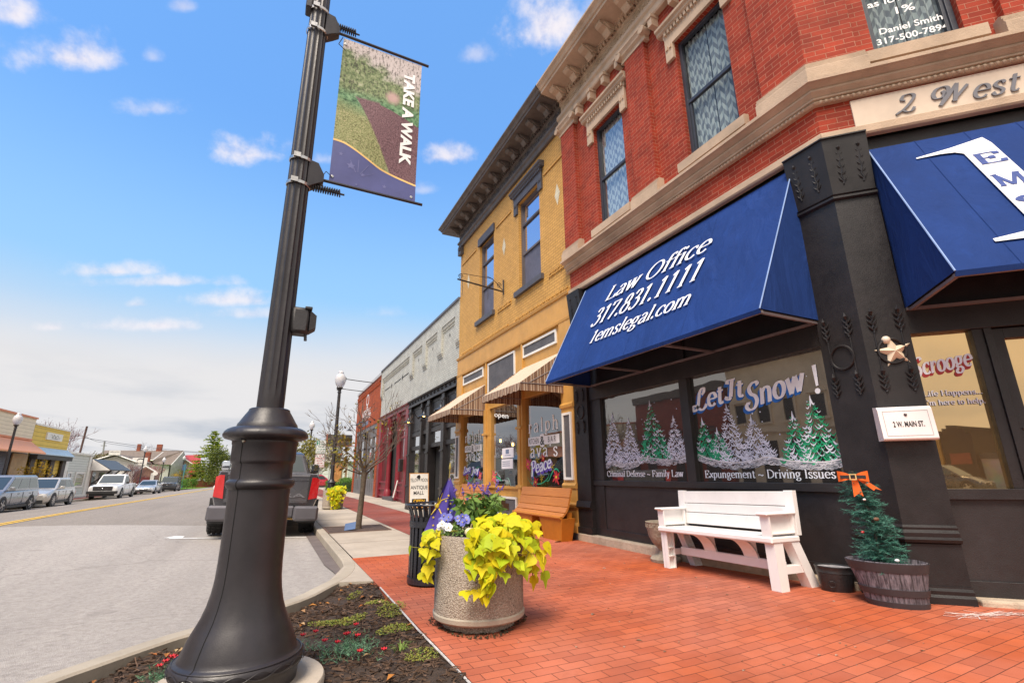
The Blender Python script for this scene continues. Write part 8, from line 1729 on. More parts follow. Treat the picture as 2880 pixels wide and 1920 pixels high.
# salvia, pansies, mum, pumpkin, flag in the near planter
def pw(a, d_, z): return Vector((PX, PY_, z))+rgt*a+camdir*d_
M_sal = island('salvia_leaves', [(.07, .14, .03), (.12, .22, .05), (.18, .30, .06), (.22, .3, .10)], .55, .3, .2); M_salf = island('salvia_flowers', [(.10, .05, .30), (.16, .09, .42), (.22, .14, .5), (.08, .04, .2)], .6)
for (a0, lab, zt, sd) in ((-.07, 'left purple salvia clump rising behind the pumpkin', 1.10, 5), (.09, 'right purple salvia clump in the middle of the near planter', 1.08, 6)):
    rnd = random.Random(sd); V = empty('salvia_plant', tuple(pw(a0, -.04, .68)), lab, 'plant', 'salvia clumps in the near planter'); ml = MB(); mf = MB(); ms = MB()
    for i in range(9):
        b = rgt*rnd.gauss(0, .045)+camdir*rnd.gauss(0, .05); h = rnd.uniform(.26, .38); tp = b*1.3+rgt*rnd.gauss(0, .05)+Vector((0, 0, h)); ms.tube([(0, 0, 0), tuple(b*.8+Vector((0, 0, h*.5))), tuple(tp)], .003, 5)
        for k in range(26):
            t = rnd.uniform(.3, 1); c = b*(1-t)*.8+tp*t+rgt*rnd.gauss(0, .012); dv = rgt*rnd.gauss(0, 1)+camdir*rnd.gauss(.3, .7)+Vector((0, 0, rnd.gauss(-.5, .5))); L = rnd.uniform(.06, .115); dv.normalize(); o = dv.cross(Vector((rnd.gauss(0, 1), rnd.gauss(0, 1), rnd.gauss(0, 1)))).normalized()*L*.2
            ml.add([tuple(c), tuple(c+dv*L*.4+o), tuple(c+dv*L), tuple(c+dv*L*.4-o)], [(0, 1, 2, 3)])
        if i < 8:
            e = tp+rgt*rnd.gauss(.0, .04)+Vector((0, 0, rnd.uniform(.05, (zt-.98)))); ms.tube([tuple(tp), tuple(e)], .0018, 4)
            for k in range(14): t = rnd.uniform(.25, 1); c = tp.lerp(e, t)+Vector((rnd.gauss(0, .006), rnd.gauss(0, .006), 0)); mf.ball(tuple(c), rnd.uniform(.004, .0075), 5, 4, sz=1.3)
    ml.build('leaves', M_sal, V, recalc=False); mf.build('flowers', M_salf, V); ms.build('stems', pm('salvia_stem', (.10, .10, .05), .7), V)
M_pans = {'w': pm('white_petal', (.78, .78, .78), .5, .08), 'b': island('blue_petals', [(.10, .10, .42), (.18, .20, .6), (.28, .30, .66)], .5, .3, .2)}
def pansy(pts, kind, lab, sd, lf=60, ctr=None):
    rnd = random.Random(sd); c0 = pw(*ctr); V = empty('pansy_plant', tuple(c0), lab, 'plant', 'pansies in the near planter'); m = MB(); ml = MB(); my = MB()
    for a, d_, z in pts:
        c = pw(a, d_, z)-c0; up_ = (camdir+Vector((0, 0, .45))+rgt*rnd.gauss(0, .4)).normalized(); x = up_.orthogonal().normalized(); y = up_.cross(x); r = rnd.uniform(.016, .023)
        for k in range(5):
            an = k*2*pi/5+rnd.uniform(-.2, .2); q = c+(x*cos(an)+y*sin(an))*r*.75+up_*.002*k; m.add([tuple(q+(x*cos(b)+y*sin(b))*r*.85+up_*.004*sin(b*2+k)) for b in [j*pi/4 for j in range(8)]], [tuple(range(8))], True)
        my.ball(tuple(c+up_*.010), .005, 6, 4)
    for i in range(lf):
        p = rnd.choice(pts); c = pw(p[0]+rnd.gauss(0, .03), p[1]+rnd.gauss(-.02, .03), .70+rnd.random()*max(.02, p[2]-.74))-c0; dv = Vector((rnd.gauss(0, 1), rnd.gauss(0, 1), rnd.gauss(.2, .6))).normalized(); o = dv.orthogonal().normalized(); L = rnd.uniform(.018, .034); ml.add([tuple(c), tuple(c+dv*L*.5+o*L*.35), tuple(c+dv*L), tuple(c+dv*L*.5-o*L*.35)], [(0, 1, 2, 3)])
    m.build('petals', M_pans[kind], V, recalc=False); ml.build('leaves', M_sal, V, recalc=False); my.build('flower_centre', mm_ylw, V)
pansy([(-.335, .17, .775), (-.285, .20, .785), (-.305, .17, .745), (-.26, .22, .775), (-.315, .2, .80)], 'w', 'white pansies at the left rim of the near planter', 1, 60, (-.3, .18, .70))
pansy([(-.34, .05, .80), (-.31, .04, .85), (-.27, .05, .84), (-.25, .02, .875), (-.33, .1, .82), (-.29, .06, .815)], 'b', 'blue pansies behind the white ones at the left rim', 2, 60, (-.3, .05, .70))
pansy([(-.19, .12, .835), (-.15, .13, .85), (-.12, .12, .84), (-.17, .13, .815), (-.11, .14, .82), (-.14, .16, .805)], 'b', 'blue pansies between the flag and the pumpkin', 3, 110, (-.15, .13, .70))
Pk = empty('pumpkin', tuple(pw(-.075, .24, .70)), 'small white pumpkin on the rim of the near planter', 'pumpkin'); m = MB(); n = 48; rings = []
for i in range(11):
    a = pi*i/10; r = .046*sin(a)**.8+.004; z = .036-.036*cos(a)
    if i == 10: z -= .008
    rings.append([((r*(1-.10*(1-abs(sin(j*pi*5/ n*2))**.5))*cos(2*pi*j/n)), (r*(1-.10*(1-abs(sin(j*pi*5/n*2))**.5))*sin(2*pi*j/n)), z) for j in range(n)])
m.loft(rings, smooth=True); m.build('pumpkin', pm('cream_pumpkin_skin', (.70, .60, .36), .5, .1, 12), Pk); m = MB(); m.tube([(0, 0, .06), (.004, 0, .085), (.014, 0, .10)], [.009, .007, .008], 7); m.build('stalk', pm('pumpkin_stalk', (.25, .2, .09), .8), Pk)
M_mum = island('mum_blooms', [(.16, .10, .05), (.30, .17, .10), (.40, .24, .17), (.12, .13, .04), (.08, .09, .03)], .8); Mm = empty('mum_plant', tuple(pw(.22, -.12, .70)), 'dried brownish chrysanthemum at the back right of the near planter', 'plant'); m = MB(); rnd = random.Random(8)
for i in range(900):
    a = Vector((rnd.gauss(0, 1), rnd.gauss(0, 1), rnd.gauss(.4, 1))).normalized(); c = Vector((a.x*.115, a.y*.115, .05+abs(a.z)*.12))*rnd.uniform(.6, 1); r = rnd.uniform(.004, .010); b = a.orthogonal().normalized(); q = a.cross(b); m.add([tuple(c-b*r), tuple(c+q*r), tuple(c+b*r), tuple(c-q*r)], [(0, 1, 2, 3)])
m.build('blooms', M_mum, Mm, recalc=False); m = MB(); m.tube([(0, 0, -.03), (0, 0, .1)], .02, 6); m.build('stem', M_barkd, Mm)
Fg = empty('garden_flag', (1.47, 4.37, .70), 'drooping indigo flag with a gold torch and stars stuck in the near planter', 'flag')
FA = [(1.463, 1.180), (1.425, 1.10), (1.376, .986), (1.324, .854), (1.284, .74), (1.258, .675), (1.280, .634)]; FB = [(1.468, 1.180), (1.500, 1.11), (1.522, 1.03), (1.540, .943), (1.556, .862), (1.470, .775), (1.315, .650)]
def fgp(s, t, d=0):
    A_ = _cr(FA, 8); B_ = _cr(FB, 8); i = min(int(t*(len(A_)-1)), len(A_)-2); k = t*(len(A_)-1)-i
    pa_ = [A_[i][j]+(A_[i+1][j]-A_[i][j])*k for j in (0, 1)]; pb_ = [B_[i][j]+(B_[i+1][j]-B_[i][j])*k for j in (0, 1)]
    x = pa_[0]+(pb_[0]-pa_[0])*s; z = pa_[1]+(pb_[1]-pa_[1])*s; y = 4.37-(x-1.463)*.40+.028*sin(s*6.5+t*2.5)*min(1, t*3)+.020*sin(s*13-t*4)*min(1, t*2.5)
    v = Vector((x, y, z))+Vector((-.35, -.93, 0))*(d+.0); return tuple(v-Fg.location)
m = MB(); m.loft([[fgp(i/14, j/30) for i in range(15)] for j in range(31)], caps=False, closed=False, smooth=True); fc = m.build('cloth', pm('indigo_cloth', (.075, .05, .30), .8, .15, 5, .002, 300), Fg)
m = MB(); m.tube([(0, 0, -.05), (-.005, 0, .48), (-.0, 0, .545)], .004, 6); m.lathe([(.004, 0), (.012, .02), (.010, .04), (.001, .075)], (-.0, 0, .535), 8); m.build('pole', pm('brass_pole', (.45, .36, .10), .4, metal=.5), Fg)
m = MB(); M_gold2 = pm('flag_gold', (.70, .50, .03), .6)
def fz(x, z, d=.004):   # flag surface point from picture-plane x,z: search
    best = None
    for j in range(0, 61):
        t = j/60; A_ = fgp(0, t); B_ = fgp(1, t); za = A_[2]+Fg.location.z; zb_ = B_[2]+Fg.location.z
        for i in range(0, 15):
            q = fgp(i/14, t, d); e = (q[0]+Fg.location.x-x)**2+(q[2]+Fg.location.z-z)**2
            if best is None or e < best[0]: best = (e, q)
    return best[1]
def fstar(x, z, r):
    c = Vector(fz(x, z)); m.add([tuple(c+Vector((r*k*sin(q*pi/5)*.93, -.37*r*k*sin(q*pi/5)-.004, r*k*cos(q*pi/5)))) for q in range(10) for k in ((1 if q % 2 == 0 else .42),)]+[tuple(c+Vector((0, -.004, 0)))], [(q, (q+1) % 10, 10) for q in range(10)])
for x, z in ((1.452, 1.02), (1.43, .975), (1.48, .945), (1.445, .90), (1.485, .875), (1.345, .83), (1.335, .765)): fstar(x, z, .0125)
c = Vector(fz(1.375, .925)); m.ball(tuple(c+Vector((0, -.006, 0))), .024, 12, 8, sz=1.0, sx=.9, sy=.35)
for P_ in ([(1.385, .945), (1.405, .99), (1.420, 1.04)], [(1.39, .94), (1.415, .975), (1.444, 1.0)], [(1.385, .905), (1.40, .875), (1.415, .84)], [(1.365, .91), (1.345, .88), (1.325, .855)], [(1.378, .95), (1.380, .98), (1.383, 1.0)]): m.tube([tuple(Vector(fz(a, b))+Vector((0, -.003, 0))) for a, b in P_], [.006, .005, .003], 5)
m.build('torch_emblem', M_gold2, fc)
# ------------------------------------------------------------------ litter bin
Tc = empty('litter_bin', (1.80, 5.90, 0), 'black slatted steel litter bin behind the near planter', 'bin'); M_bin = pm('gloss_black_steel', (.018, .02, .028), .3, .2, 5, spec=.6)
for k in range(26):
    a = 2*pi*k/26; c, s_ = cos(a), sin(a); m = MB(); w = .021
    pr = [(.275, .03), (.275, .66), (.28, .73), (.30, .80), (.335, .86)]
    m.loft([[((r)*c-s_*w, (r)*s_+c*w, z), ((r)*c+s_*w, (r)*s_-c*w, z), ((r-.009)*c+s_*w, (r-.009)*s_-c*w, z), ((r-.009)*c-s_*w, (r-.009)*s_+c*w, z)] for r, z in pr]); m.build('slat', M_bin, Tc)
m = MB(); m.lathe([(.268, .02), (.288, .02), (.288, .085), (.268, .085)], (0, 0, 0), 40, cap=False); m.lathe([(.268, .615), (.284, .615), (.284, .68), (.268, .68)], (0, 0, 0), 40, cap=False); m.build('band', M_bin, Tc)
m = MB(); m.tube([(.338*cos(2*pi*q/40), .338*sin(2*pi*q/40), .862) for q in range(41)], .013, 7, cap=False); m.build('rim', M_bin, Tc); m = MB(); m.lathe([(.25, .02), (.25, .70), (.245, .7), (.24, .05), (.001, .045)], (0, 0, 0), 30, cap=False); m.build('liner', pm('dark_liner', (.012, .012, .014), .7), Tc); m = MB(); m.lathe([(.2, -.005), (.2, .02), (.001, .021)], (0, 0, 0), 20); m.build('foot', M_bin, Tc)
# ------------------------------------------------------------------ folding sign of the antique mall
As = empty('sandwich_board', (4.86, 17.8, 0), 'white folding pavement sign lettered ANTIQUE MALL before the black shopfront', 'sign'); M_orw = pm('orange_wood_edge', (.55, .25, .06), .6)
def ab(x, z, e=0): return (x, -.0+.28*(z/1.26)*.55-e, z)
m = MB(); m.loft([[ab(-.36, .06), ab(.36, .06), ab(.36, .06, -.03), ab(-.36, .06, -.03)], [ab(-.36, 1.26), ab(.36, 1.26), ab(.36, 1.26, -.03), ab(-.36, 1.26, -.03)]]); m.build('board', M_orw, As); m = MB(); m.add([ab(-.335, .1, .004), ab(.335, .1, .004), ab(.335, 1.235, .004), ab(-.335, 1.235, .004)], [(0, 1, 2, 3)]); fcp = m.build('face', M_pwht, As)
m = MB(); put_sans(m, lambda x, y, d: ab(-.325+x, .955+y, .008), 'YELLOW', .29, .12); put_sans(m, lambda x, y, d: ab(.06+x, .955+y, .008), 'MOON', .265, .12); put_sans(m, lambda x, y, d: ab(-.315+x, .70+y, .008), 'ANTIQUE', .63, .125, bold=.008); put_sans(m, lambda x, y, d: ab(-.20+x, .51+y, .008), 'MALL', .38, .125, bold=.008)
m.add([ab(x, z, .008) for x, z in ((-.1, 1.10), (-.06, 1.18), (.02, 1.2), (.05, 1.12), (.02, 1.06), (0, .97), (-.03, 1.07))], [tuple(range(7))]); m.build('sign_lettering', M_black, fcp, recalc=False)
m = MB(); m.add([ab(-.26, .22, .007), ab(.26, .22, .007), ab(.26, .37, .007), ab(-.26, .37, .007)], [(0, 1, 2, 3)]); ob = m.build('open_plate', M_black, fcp, recalc=False); m = MB(); put_sans(m, lambda x, y, d: ab(-.2+x, .245+y, .010), 'OPEN', .4, .105, bold=.02); m.build('open_lettering', pm('amber_letters', (.75, .42, .02), .5), ob, recalc=False)
m = MB(); m.loft([[(-.36, .62, 0), (.36, .62, 0), (.36, .65, 0), (-.36, .65, 0)], [(-.36, .16, 1.24), (.36, .16, 1.24), (.36, .19, 1.24), (-.36, .19, 1.24)]]); m.loft([[(-.372, .02, .02), (-.36, .02, .02), (-.36, .6, .02), (-.372, .6, .02)], [(-.372, .145, 1.2), (-.36, .145, 1.2), (-.36, .17, 1.2), (-.372, .17, 1.2)]]); m.build('rear_leaf', M_black, As)
# ------------------------------------------------------------------ oak benches of the restaurant
M_oak = wood('oiled_oak', (.52, .20, .042), (.38, .125, .022), (3, 1.2, 14)); M_oakd = pm('amber_stained_wood', (.42, .15, .012), .45, .15, 4)
def oak(y0, lab, L=2.0):
    O = empty('oak_bench', (4.90, y0, 0), lab, 'bench', 'oak benches in front of the restaurant')
    def sp_(a, b, nm):
        m = MB(); m.loft([[(x, y, z) for x, z in (a, b, (b[0]+.035, b[1]-.012), (a[0]+.035, a[1]-.012))] for y in (-L/2, L/2)]); return m.build(nm, M_oak, O, bevel=.008)
    sp_((.17, .935), (.125, .765), 'back_plank'); sp_((.124, .76), (.08, .60), 'back_plank'); sp_((.079, .595), (.02, .50), 'back_plank'); sp_((.015, .495), (-.06, .425), 'seat_plank')
    m = MB(); m.tube([(-.065, -L/2, .415), (-.065, L/2, .415)], .028, 8); m.build('seat_lip', M_oakd, O)
    for y in (-L/2+.42, L/2-.42):
        m = MB(); m.loft([[(-.02, y-.33, .0), (.22, y-.33, .0), (.22, y+.33, 0), (-.02, y+.33, 0)], [(-.06, y-.43, .40), (.24, y-.43, .40), (.24, y+.43, .40), (-.06, y+.43, .40)]]); m.build('pedestal', M_oakd, O, bevel=.01)
    m = MB(); m.box(.1, .2, -L/2+.05, L/2-.05, .40, .5); m.build('rail', M_oakd, O)
oak(9.0, 'oak bench with slanting plank back under the Peace window'); oak(13.0, 'farther oak bench behind the flowers of the planter', 1.8)
# ------------------------------------------------------------------ white bench
M_pl = pm('white_resin', (.80, .78, .765), .45, .05, 3, .001, 200, grime=.18)
Wb = empty('park_bench', (4.645, 3.55, .052), 'white resin bench with arms and A shaped legs before the law office window', 'bench', rz=-radians(3.4)); Wb.rotation_euler = (-.026, 0, -radians(3.4))
def bb(*a): return lambda: None
def bbx(nm, x0, x1, y0, y1, z0, z1, b=.008): m = MB(); m.bevbox(x0, x1, y0, y1, z0, z1, b); return m.build(nm, M_pl, Wb, bevel=.003)
bbx('seat', -.035, .375, -.01, 1.77, .445, .508, .012); m = MB()
for w in (.07, .17, .27): m.box(w-.002, w+.002, .10, 1.66, .5075, .5095)
m.build('seat_joint', pm('bench_gap', (.20, .17, .16), .7), Wb)
def leg(nm, y0, y1, hollow):
    for P in ([(0, 0), (.115, 0), (.125, .445), (.0, .445)], [(.43, 0), (.555, 0), (.365, .445), (.25, .445)]):
        m = MB()
        if not hollow: m.prism(P, y0, y1)
        else:
            t = .014; m.prism(P, y0+.05, y0+.062)
            (a, b, c, d) = P
            m.prism([a, (a[0]+t, 0), (d[0]+t, .445), d], y0, y1); m.prism([(b[0]-t, 0), b, c, (c[0]-t, .445)], y0, y1)
            for h in (.0, .14, .24): xa = a[0]+(d[0]-a[0])*h/.445; xb = b[0]+(c[0]-b[0])*h/.445; m.box(xa+t, xb-t, y0, y1, h, h+.014)
        m.build('leg', M_pl, Wb, bevel=.004)
    m = MB(); m.prism([(.116, .155), (.48, .155), (.45, .225), (.117, .225)], y0+.01, y1-.01) if not hollow else m.prism([(.116, .155), (.48, .155), (.45, .225), (.117, .225)], y0+.05, y0+.07); m.build('leg_brace', M_pl, Wb)
leg('leg', .0, .115, False); leg('leg', 1.65, 1.755, True)
bbx('stretcher', .22, .27, .115, 1.66, .155, .25, .004)
for y in (.52, 1.13):
    m = MB()
    for s_ in range(6):
        yy = y-.09+.036*s_; n = 8; arc = [(.0+.235*sin(q*pi/2/n)**1.0, .445-.255*(1-cos(q*pi/2/n))) for q in range(n+1)]
        if s_ in (0, 5): m.loft([[(x, yy, z), (x+.018, yy, z+.01), (x+.018, yy+.012, z+.01), (x, yy+.012, z)] for x, z in arc])
        poly = arc+[(.22, .445)]; m.prism(poly, yy, yy+.006)
    m.loft([[(x, y-.09, z), (x, y+.102, z), (x+.012, y+.102, z+.006), (x+.012, y-.09, z+.006)] for x, z in [(.0+.235*sin(q*pi/16), .443-.255*(1-cos(q*pi/16))) for q in range(9)]])
    m.build('seat_bracket', M_pl, Wb)
for z0, z1 in ((.535, .675), (.682, .79), (.797, .945)): m = MB(); m.loft([[(x, y, z) for x, z in ((.36+.05*(z0-.53), z0), (.395+.05*(z0-.53), z0), (.395+.05*(z1-.53), z1), (.36+.05*(z1-.53), z1))] for y in (.10, 1.66)]); m.build('back_plank', M_pl, Wb, bevel=.005)
for y in (-.01, 1.661): m = MB(); m.loft([[(x, yy, z) for x, z in ((.352, .51), (.405, .51), (.43, .955), (.375, .955))] for yy in (y, y+.109)]); m.build('back_post', M_pl, Wb, bevel=.006)
for y in (-.0, 1.645):
    m = MB(); m.bevbox(-.055, .37, y-.015, y+.13, .715, .742, .008); m.build('armrest', M_pl, Wb, bevel=.004)
    m = MB(); m.box(-.015, .0, y+.0, y+.115, .51, .714); m.box(.0, .33, y+.05, y+.06, .512, .713); m.box(.0, .33, y+.0, y+.115, .53, .54); m.box(.33, .345, y, y+.115, .51, .714); m.build('arm_support', M_pl, Wb)
# urn behind the bench
Ur = empty('stone_urn', (5.11, 5.66, .0), 'weathered stone urn with a greek key rim behind the white bench', 'urn'); M_urn = pm('weathered_stone', (.30, .25, .19), .9, .35, 9, .012, 30, grime=.5)
m = MB(); m.lathe([(.20, 0), (.21, .04), (.19, .07), (.10, .10), (.08, .15), (.10, .18), (.17, .25), (.21, .34), (.225, .42), (.235, .44), (.235, .51), (.245, .525), (.225, .53), (.20, .515), (.18, .45)], (0, 0, 0), 32, cap=False); m.build('bowl', M_urn, Ur); m = MB()
for k in range(12):
    a = 2*pi*k/12; 
    for da, z0, z1 in ((0, .455, .50), (.12, .455, .47), (.24, .455, .50), (.34, .485, .50)): c = Vector((.237*cos(a+da), .237*sin(a+da), (z0+z1)/2)); m.cbox(tuple(c), .012, .02, z1-z0, a+da)
m.build('key_pattern', M_urn, Ur)
# black oval pail
Bu = empty('oval_pail', (5.16, 3.32, .058), 'black oval metal pail on the pavement between bench and barrel', 'pail', rz=atan2(-.87, .48)); m = MB()
m.lathe([(.125, 0), (.13, .01), (.148, .17), (.152, .172), (.153, .18), (.15, .186), (.157, .222), (.162, .228), (.160, .236), (.150, .236), (.14, .19), (.001, .185)], (0, 0, 0), 36, sx=1.08, sy=.78, cap=False); m.build('pail_body', pm('black_tinplate', (.022, .022, .024), .35, .2, 6, .004, 40, spec=.5), Bu); m = MB(); m.lathe([(.146, .222), (.06, .226), (.001, .228)], (0, 0, 0), 24, sx=1.08, sy=.78, cap=False); m.build('frosted_fill', pm('frosted_fill', (.36, .35, .37), .6, .4, 30, .01, 60), Bu); m = MB(); 
for k in range(9): m.tube([(-.03+.03*cos(q*.7+k*.7)+.0, -.118-.003*k*0-.010, .08+.028*sin(q*.7+k*.7)) for q in range(6)], .004, 5)
m.build('embossed_leaf', M_black, Bu)
# half barrel with the small artificial tree
Ba = empty('half_barrel', (5.03, 2.76, .066), 'oval grey half barrel planter with dark hoops by the corner column', 'barrel planter', rz=atan2(-.87, .48))
def barrel_mat():
    t = NT('weathered_staves'); g = t.noise(60, 5, .7, t.mapv((1, 1, .08))); w = t.n.new('ShaderNodeTexWave'); w.inputs['Scale'].default_value = 4.0; w.inputs['Distortion'].default_value = .4; t.lk(t.tc.outputs['Object'], w.inputs['Vector'])
    c = t.mix(t.rng(g, .38, .66), (.045, .04, .05), (.21, .185, .215)); c = t.mix(t.rng(w.outputs['Fac'], .0, .06, .8, 0), c, (.02, .018, .02)); t.bump(g, .004); return t.fin(c, .7)
lean = lambda z: -.035*(1-z/.365)*0
def bl(prof, n=48): return [[(r*1.0*cos(2*pi*j/n)*k+(.03*(1-z/.365)), r*sin(2*pi*j/n)*.66*k, z) for j in range(n)] for r, z, k in prof]
m = MB(); m.loft(bl([(.215, 0, 1), (.235, .10, 1), (.262, .22, 1), (.292, .34, 1), (.298, .365, 1), (.288, .368, 1), (.275, .33, 1)]), smooth=True, caps=False); m.build('staves', barrel_mat(), Ba)
m = MB()
for a, b, za, zb_ in ((.212, .222, .0, .05), (.237, .250, .10, .155), (.277, .299, .285, .362)): m.loft(bl([(a, za, 1.012), (a+.006, za+.002, 1.012), (b+.006, zb_-.002, 1.012), (b, zb_, 1.012)]), smooth=False, caps=False)
m.build('hoop', pm('dark_hoop', (.035, .03, .034), .55, .2, 6), Ba); m = MB(); m.loft(bl([(.262, .30, 1), (.1, .31, 1), (.001, .315, 1)]), caps=False); m.build('soil', M_soil, Ba)
Xt = empty('artificial_tree', (5.01, 2.79, .37), 'small leaning artificial fir tree with an orange bow standing in the half barrel', 'christmas tree'); rnd = random.Random(17)
M_fir = island('fir_needles', [(.012, .07, .05), (.02, .11, .075), (.04, .17, .12), (.10, .26, .20), (.015, .05, .04)], .6, .3)
ax_ = Vector((.48, -.87, 0)); cdx = Vector((-.87, -.48, 0)); m = MB(); m.tube([(0, 0, -.08), tuple(ax_*.0+Vector((0, 0, .4))), tuple(ax_*-.09+Vector((0, 0, .83)))], .012, 6); m.build('trunk', pm('fir_stem', (.05, .04, .03), .8), Xt)
m = MB(); mp = []
def needlebr(p, d, L):
    d = d.normalized(); k = int(L/.0033)
    for i in range(k):
        c = p+d*L*i/k+Vector((0, 0, -.02*(i/k)**2)); v = (d*.65+Vector((rnd.gauss(0, 1), rnd.gauss(0, 1), rnd.gauss(0, 1))).normalized()).normalized(); nl = rnd.uniform(.024, .042); o = v.orthogonal().normalized()*.0022
        m.add([tuple(c-o), tuple(c+o), tuple(c+v*nl)], [(0, 1, 2)])
for i in range(300):
    t = rnd.random()**1.05; z = .80*t-.0; wL = (.165+.05*(1-t))*min(1, .45+(1-t)*3.2); cx = ax_*(.02-.11*t+(.04 if .25 < t < .5 else 0)); an = rnd.uniform(0, 2*pi); d_ = ax_*cos(an)*1.0+cdx*sin(an)*.75+Vector((0, 0, rnd.uniform(-.1, .55)))
    if .12 < t < .34 and cos(an) > .3: wL *= 1.25
    needlebr(cx+Vector((0, 0, z)), d_, wL*rnd.uniform(.55, 1.05))
for i in range(8): needlebr(ax_*-.09+Vector((0, 0, .76)), Vector((rnd.gauss(0, .5), rnd.gauss(0, .5), 1)), .08)
m.build('needles', M_fir, Xt, recalc=False)
for p, r, mt in ((ax_*.03+cdx*.13+Vector((0, 0, .42))+cdx*.06, .020, pm('pine_cone', (.16, .085, .05), .8, .4, 40)), (ax_*-.09+cdx*.13+Vector((0, 0, .30)), .013, pm('red_berry', (.40, .015, .02), .3)), (ax_*.12+cdx*.12+Vector((0, 0, .08)), .018, pm('white_bauble', (.7, .7, .7), .4)), (ax_*-.03+cdx*.13+Vector((0, 0, .58)), .012, pm('white_bauble', (.7, .7, .7), .4))):
    q = MB(); q.ball(tuple(p), r, 8, 6, sz=.8, sx=1.3); q.build('ornament', mt, Xt)
Bo = empty('ribbon_bow', tuple(Vector((5.01, 2.79, .37))+ax_*-.085+cdx*.075+Vector((0, 0, .775))), 'orange bow with a black belt and gold buckle at the tip of the small fir', 'bow'); M_orb = pm('orange_felt', (.72, .12, .008), .7, .1, 8); m = MB()
def bo(a, d_, z): return tuple(ax_*a+cdx*d_+Vector((0, 0, z)))
for s_ in (-1, 1):
    n = 8; top = [bo(s_*.12*t, .012+.035*sin(pi*t), .012+.045*t+.008*sin(pi*t)) for t in [q/n for q in range(n+1)]]; bot = [bo(s_*.12*t, .012+.035*sin(pi*t), -.012-.03*t+(.0)) for t in [q/n for q in range(n+1)]]; m.loft([top, bot], caps=False, closed=False, smooth=True)
    top2 = [bo(s_*.12*t, .012-.02*sin(pi*t), .012+.045*t) for t in [q/n for q in range(n+1)]]; bot2 = [bo(s_*.12*t, .012-.02*sin(pi*t), -.012-.03*t) for t in [q/n for q in range(n+1)]]; m.loft([top2, bot2], caps=False, closed=False, smooth=True)
m.add([bo(-.015, .02, -.01), bo(.03, .02, -.01), bo(.055, .03, -.17), bo(.02, .028, -.145), bo(-.02, .03, -.175)], [(0, 1, 2, 3, 4)]); m.add([bo(.02, .012, -.01), bo(.06, .012, .0), bo(.20, .02, -.115), bo(.155, .02, -.10), bo(.14, .02, -.118)], [(0, 1, 2, 3, 4)]); m.build('ribbon', M_orb, Bo, recalc=False)
m = MB(); m.loft([[bo(a, .052-abs(a)*.08, z) for a in (-.10, -.05, 0, .05, .10)] for z in (-.012, .018)], caps=False, closed=False); m.build('belt', M_black, Bo); m = MB()
for q in ((-.028, .028, -.024, -.016), (-.028, .028, .022, .030), (-.028, -.018, -.016, .022), (.018, .028, -.016, .022)): m.add([bo(q[0], .062, q[2]), bo(q[1], .062, q[2]), bo(q[1], .062, q[3]), bo(q[0], .062, q[3])], [(0, 1, 2, 3)])
bk_ = m.build('buckle', pm('gold_buckle', (.70, .50, .22), .35, metal=.4), Bo, recalc=False); sm = bk_.modifiers.new('s', 'SOLIDIFY'); sm.thickness = .006
# ------------------------------------------------------------------ flowers and tufts in the bed
M_carn = island('dianthus_leaves', [(.06, .16, .09), (.12, .26, .15), (.20, .36, .22), (.09, .2, .08)], .6, .3, .15); M_carr = pm('carnation_red', (.50, .008, .02), .6)
def dianthus(x, y, R, n, fl, lab, sd):
    rnd = random.Random(sd); V = empty('dianthus_plant', (x, y, -.075), lab, 'flower', 'red dianthus plants in the bed'); m = MB(); mf = MB()
    for i in range(n):
        b = Vector((rnd.gauss(0, R*.45), rnd.gauss(0, R*.45), 0)); h = rnd.uniform(.05, .13); tp = b*1.25+Vector((rnd.gauss(0, .015), rnd.gauss(0, .015), h))
        for k in range(7):
            c = b.lerp(tp, rnd.uniform(.2, 1)); dv = Vector((rnd.gauss(0, .7), rnd.gauss(0, .7), .7)).normalized(); L = rnd.uniform(.02, .045); o = dv.orthogonal().normalized()*.0028; m.add([tuple(c-o), tuple(c+o), tuple(c+dv*L)], [(0, 1, 2)])
        if i < fl:
            c = tp+Vector((0, 0, .03)); o = Vector((.0015, 0, 0)); m.add([tuple(tp-o), tuple(tp+o), tuple(c)], [(0, 1, 2)])
            for k in range(7): a = k*.9; mf.add([tuple(c), tuple(c+Vector((cos(a)*.020, sin(a)*.020, .012))), tuple(c+Vector((cos(a+.5)*.023, sin(a+.5)*.023, .020))), tuple(c+Vector((cos(a+.9)*.018, sin(a+.9)*.018, .009)))], [(0, 1, 2, 3)])
    m.build('leaves', M_carn, V, recalc=False); mf.build('flowers', M_carr, V, recalc=False)
dianthus(.64, 4.12, .19, 120, 8, 'dianthus clump with red flowers in the bed right of the lamp post', 3); dianthus(-.50, 4.16, .13, 46, 6, 'dianthus clump with red flowers in the bed left of the lamp post', 4); dianthus(.36, 4.30, .08, 16, 2, 'small dianthus sprig close against the lamp footing', 5)
M_gr = island('grass_blades', [(.12, .24, .04), (.22, .34, .06), (.3, .38, .1)], .6, .3, .2)
def tuft(x, y, n, h, lab, sd, z=-.075):
    rnd = random.Random(sd); m = MB()
    for i in range(n):
        a = rnd.uniform(0, 6.3); l = rnd.uniform(.5, 1)*h; b = Vector((x+rnd.gauss(0, .01), y+rnd.gauss(0, .01), z)); d_ = Vector((cos(a), sin(a), 0)); o = Vector((-d_.y, d_.x, 0))*.0025
        p = [b, b+d_*l*.35+Vector((0, 0, l*.6)), b+d_*l*.9+Vector((0, 0, l*.55))]; m.add([tuple(p[0]-o), tuple(p[0]+o), tuple(p[1]+o), tuple(p[1]-o), tuple(p[2])], [(0, 1, 2, 3), (3, 2, 4)])
    tag(m.build('grass_tuft', M_gr, recalc=False), lab, 'grass', 'grass tufts in the bed')
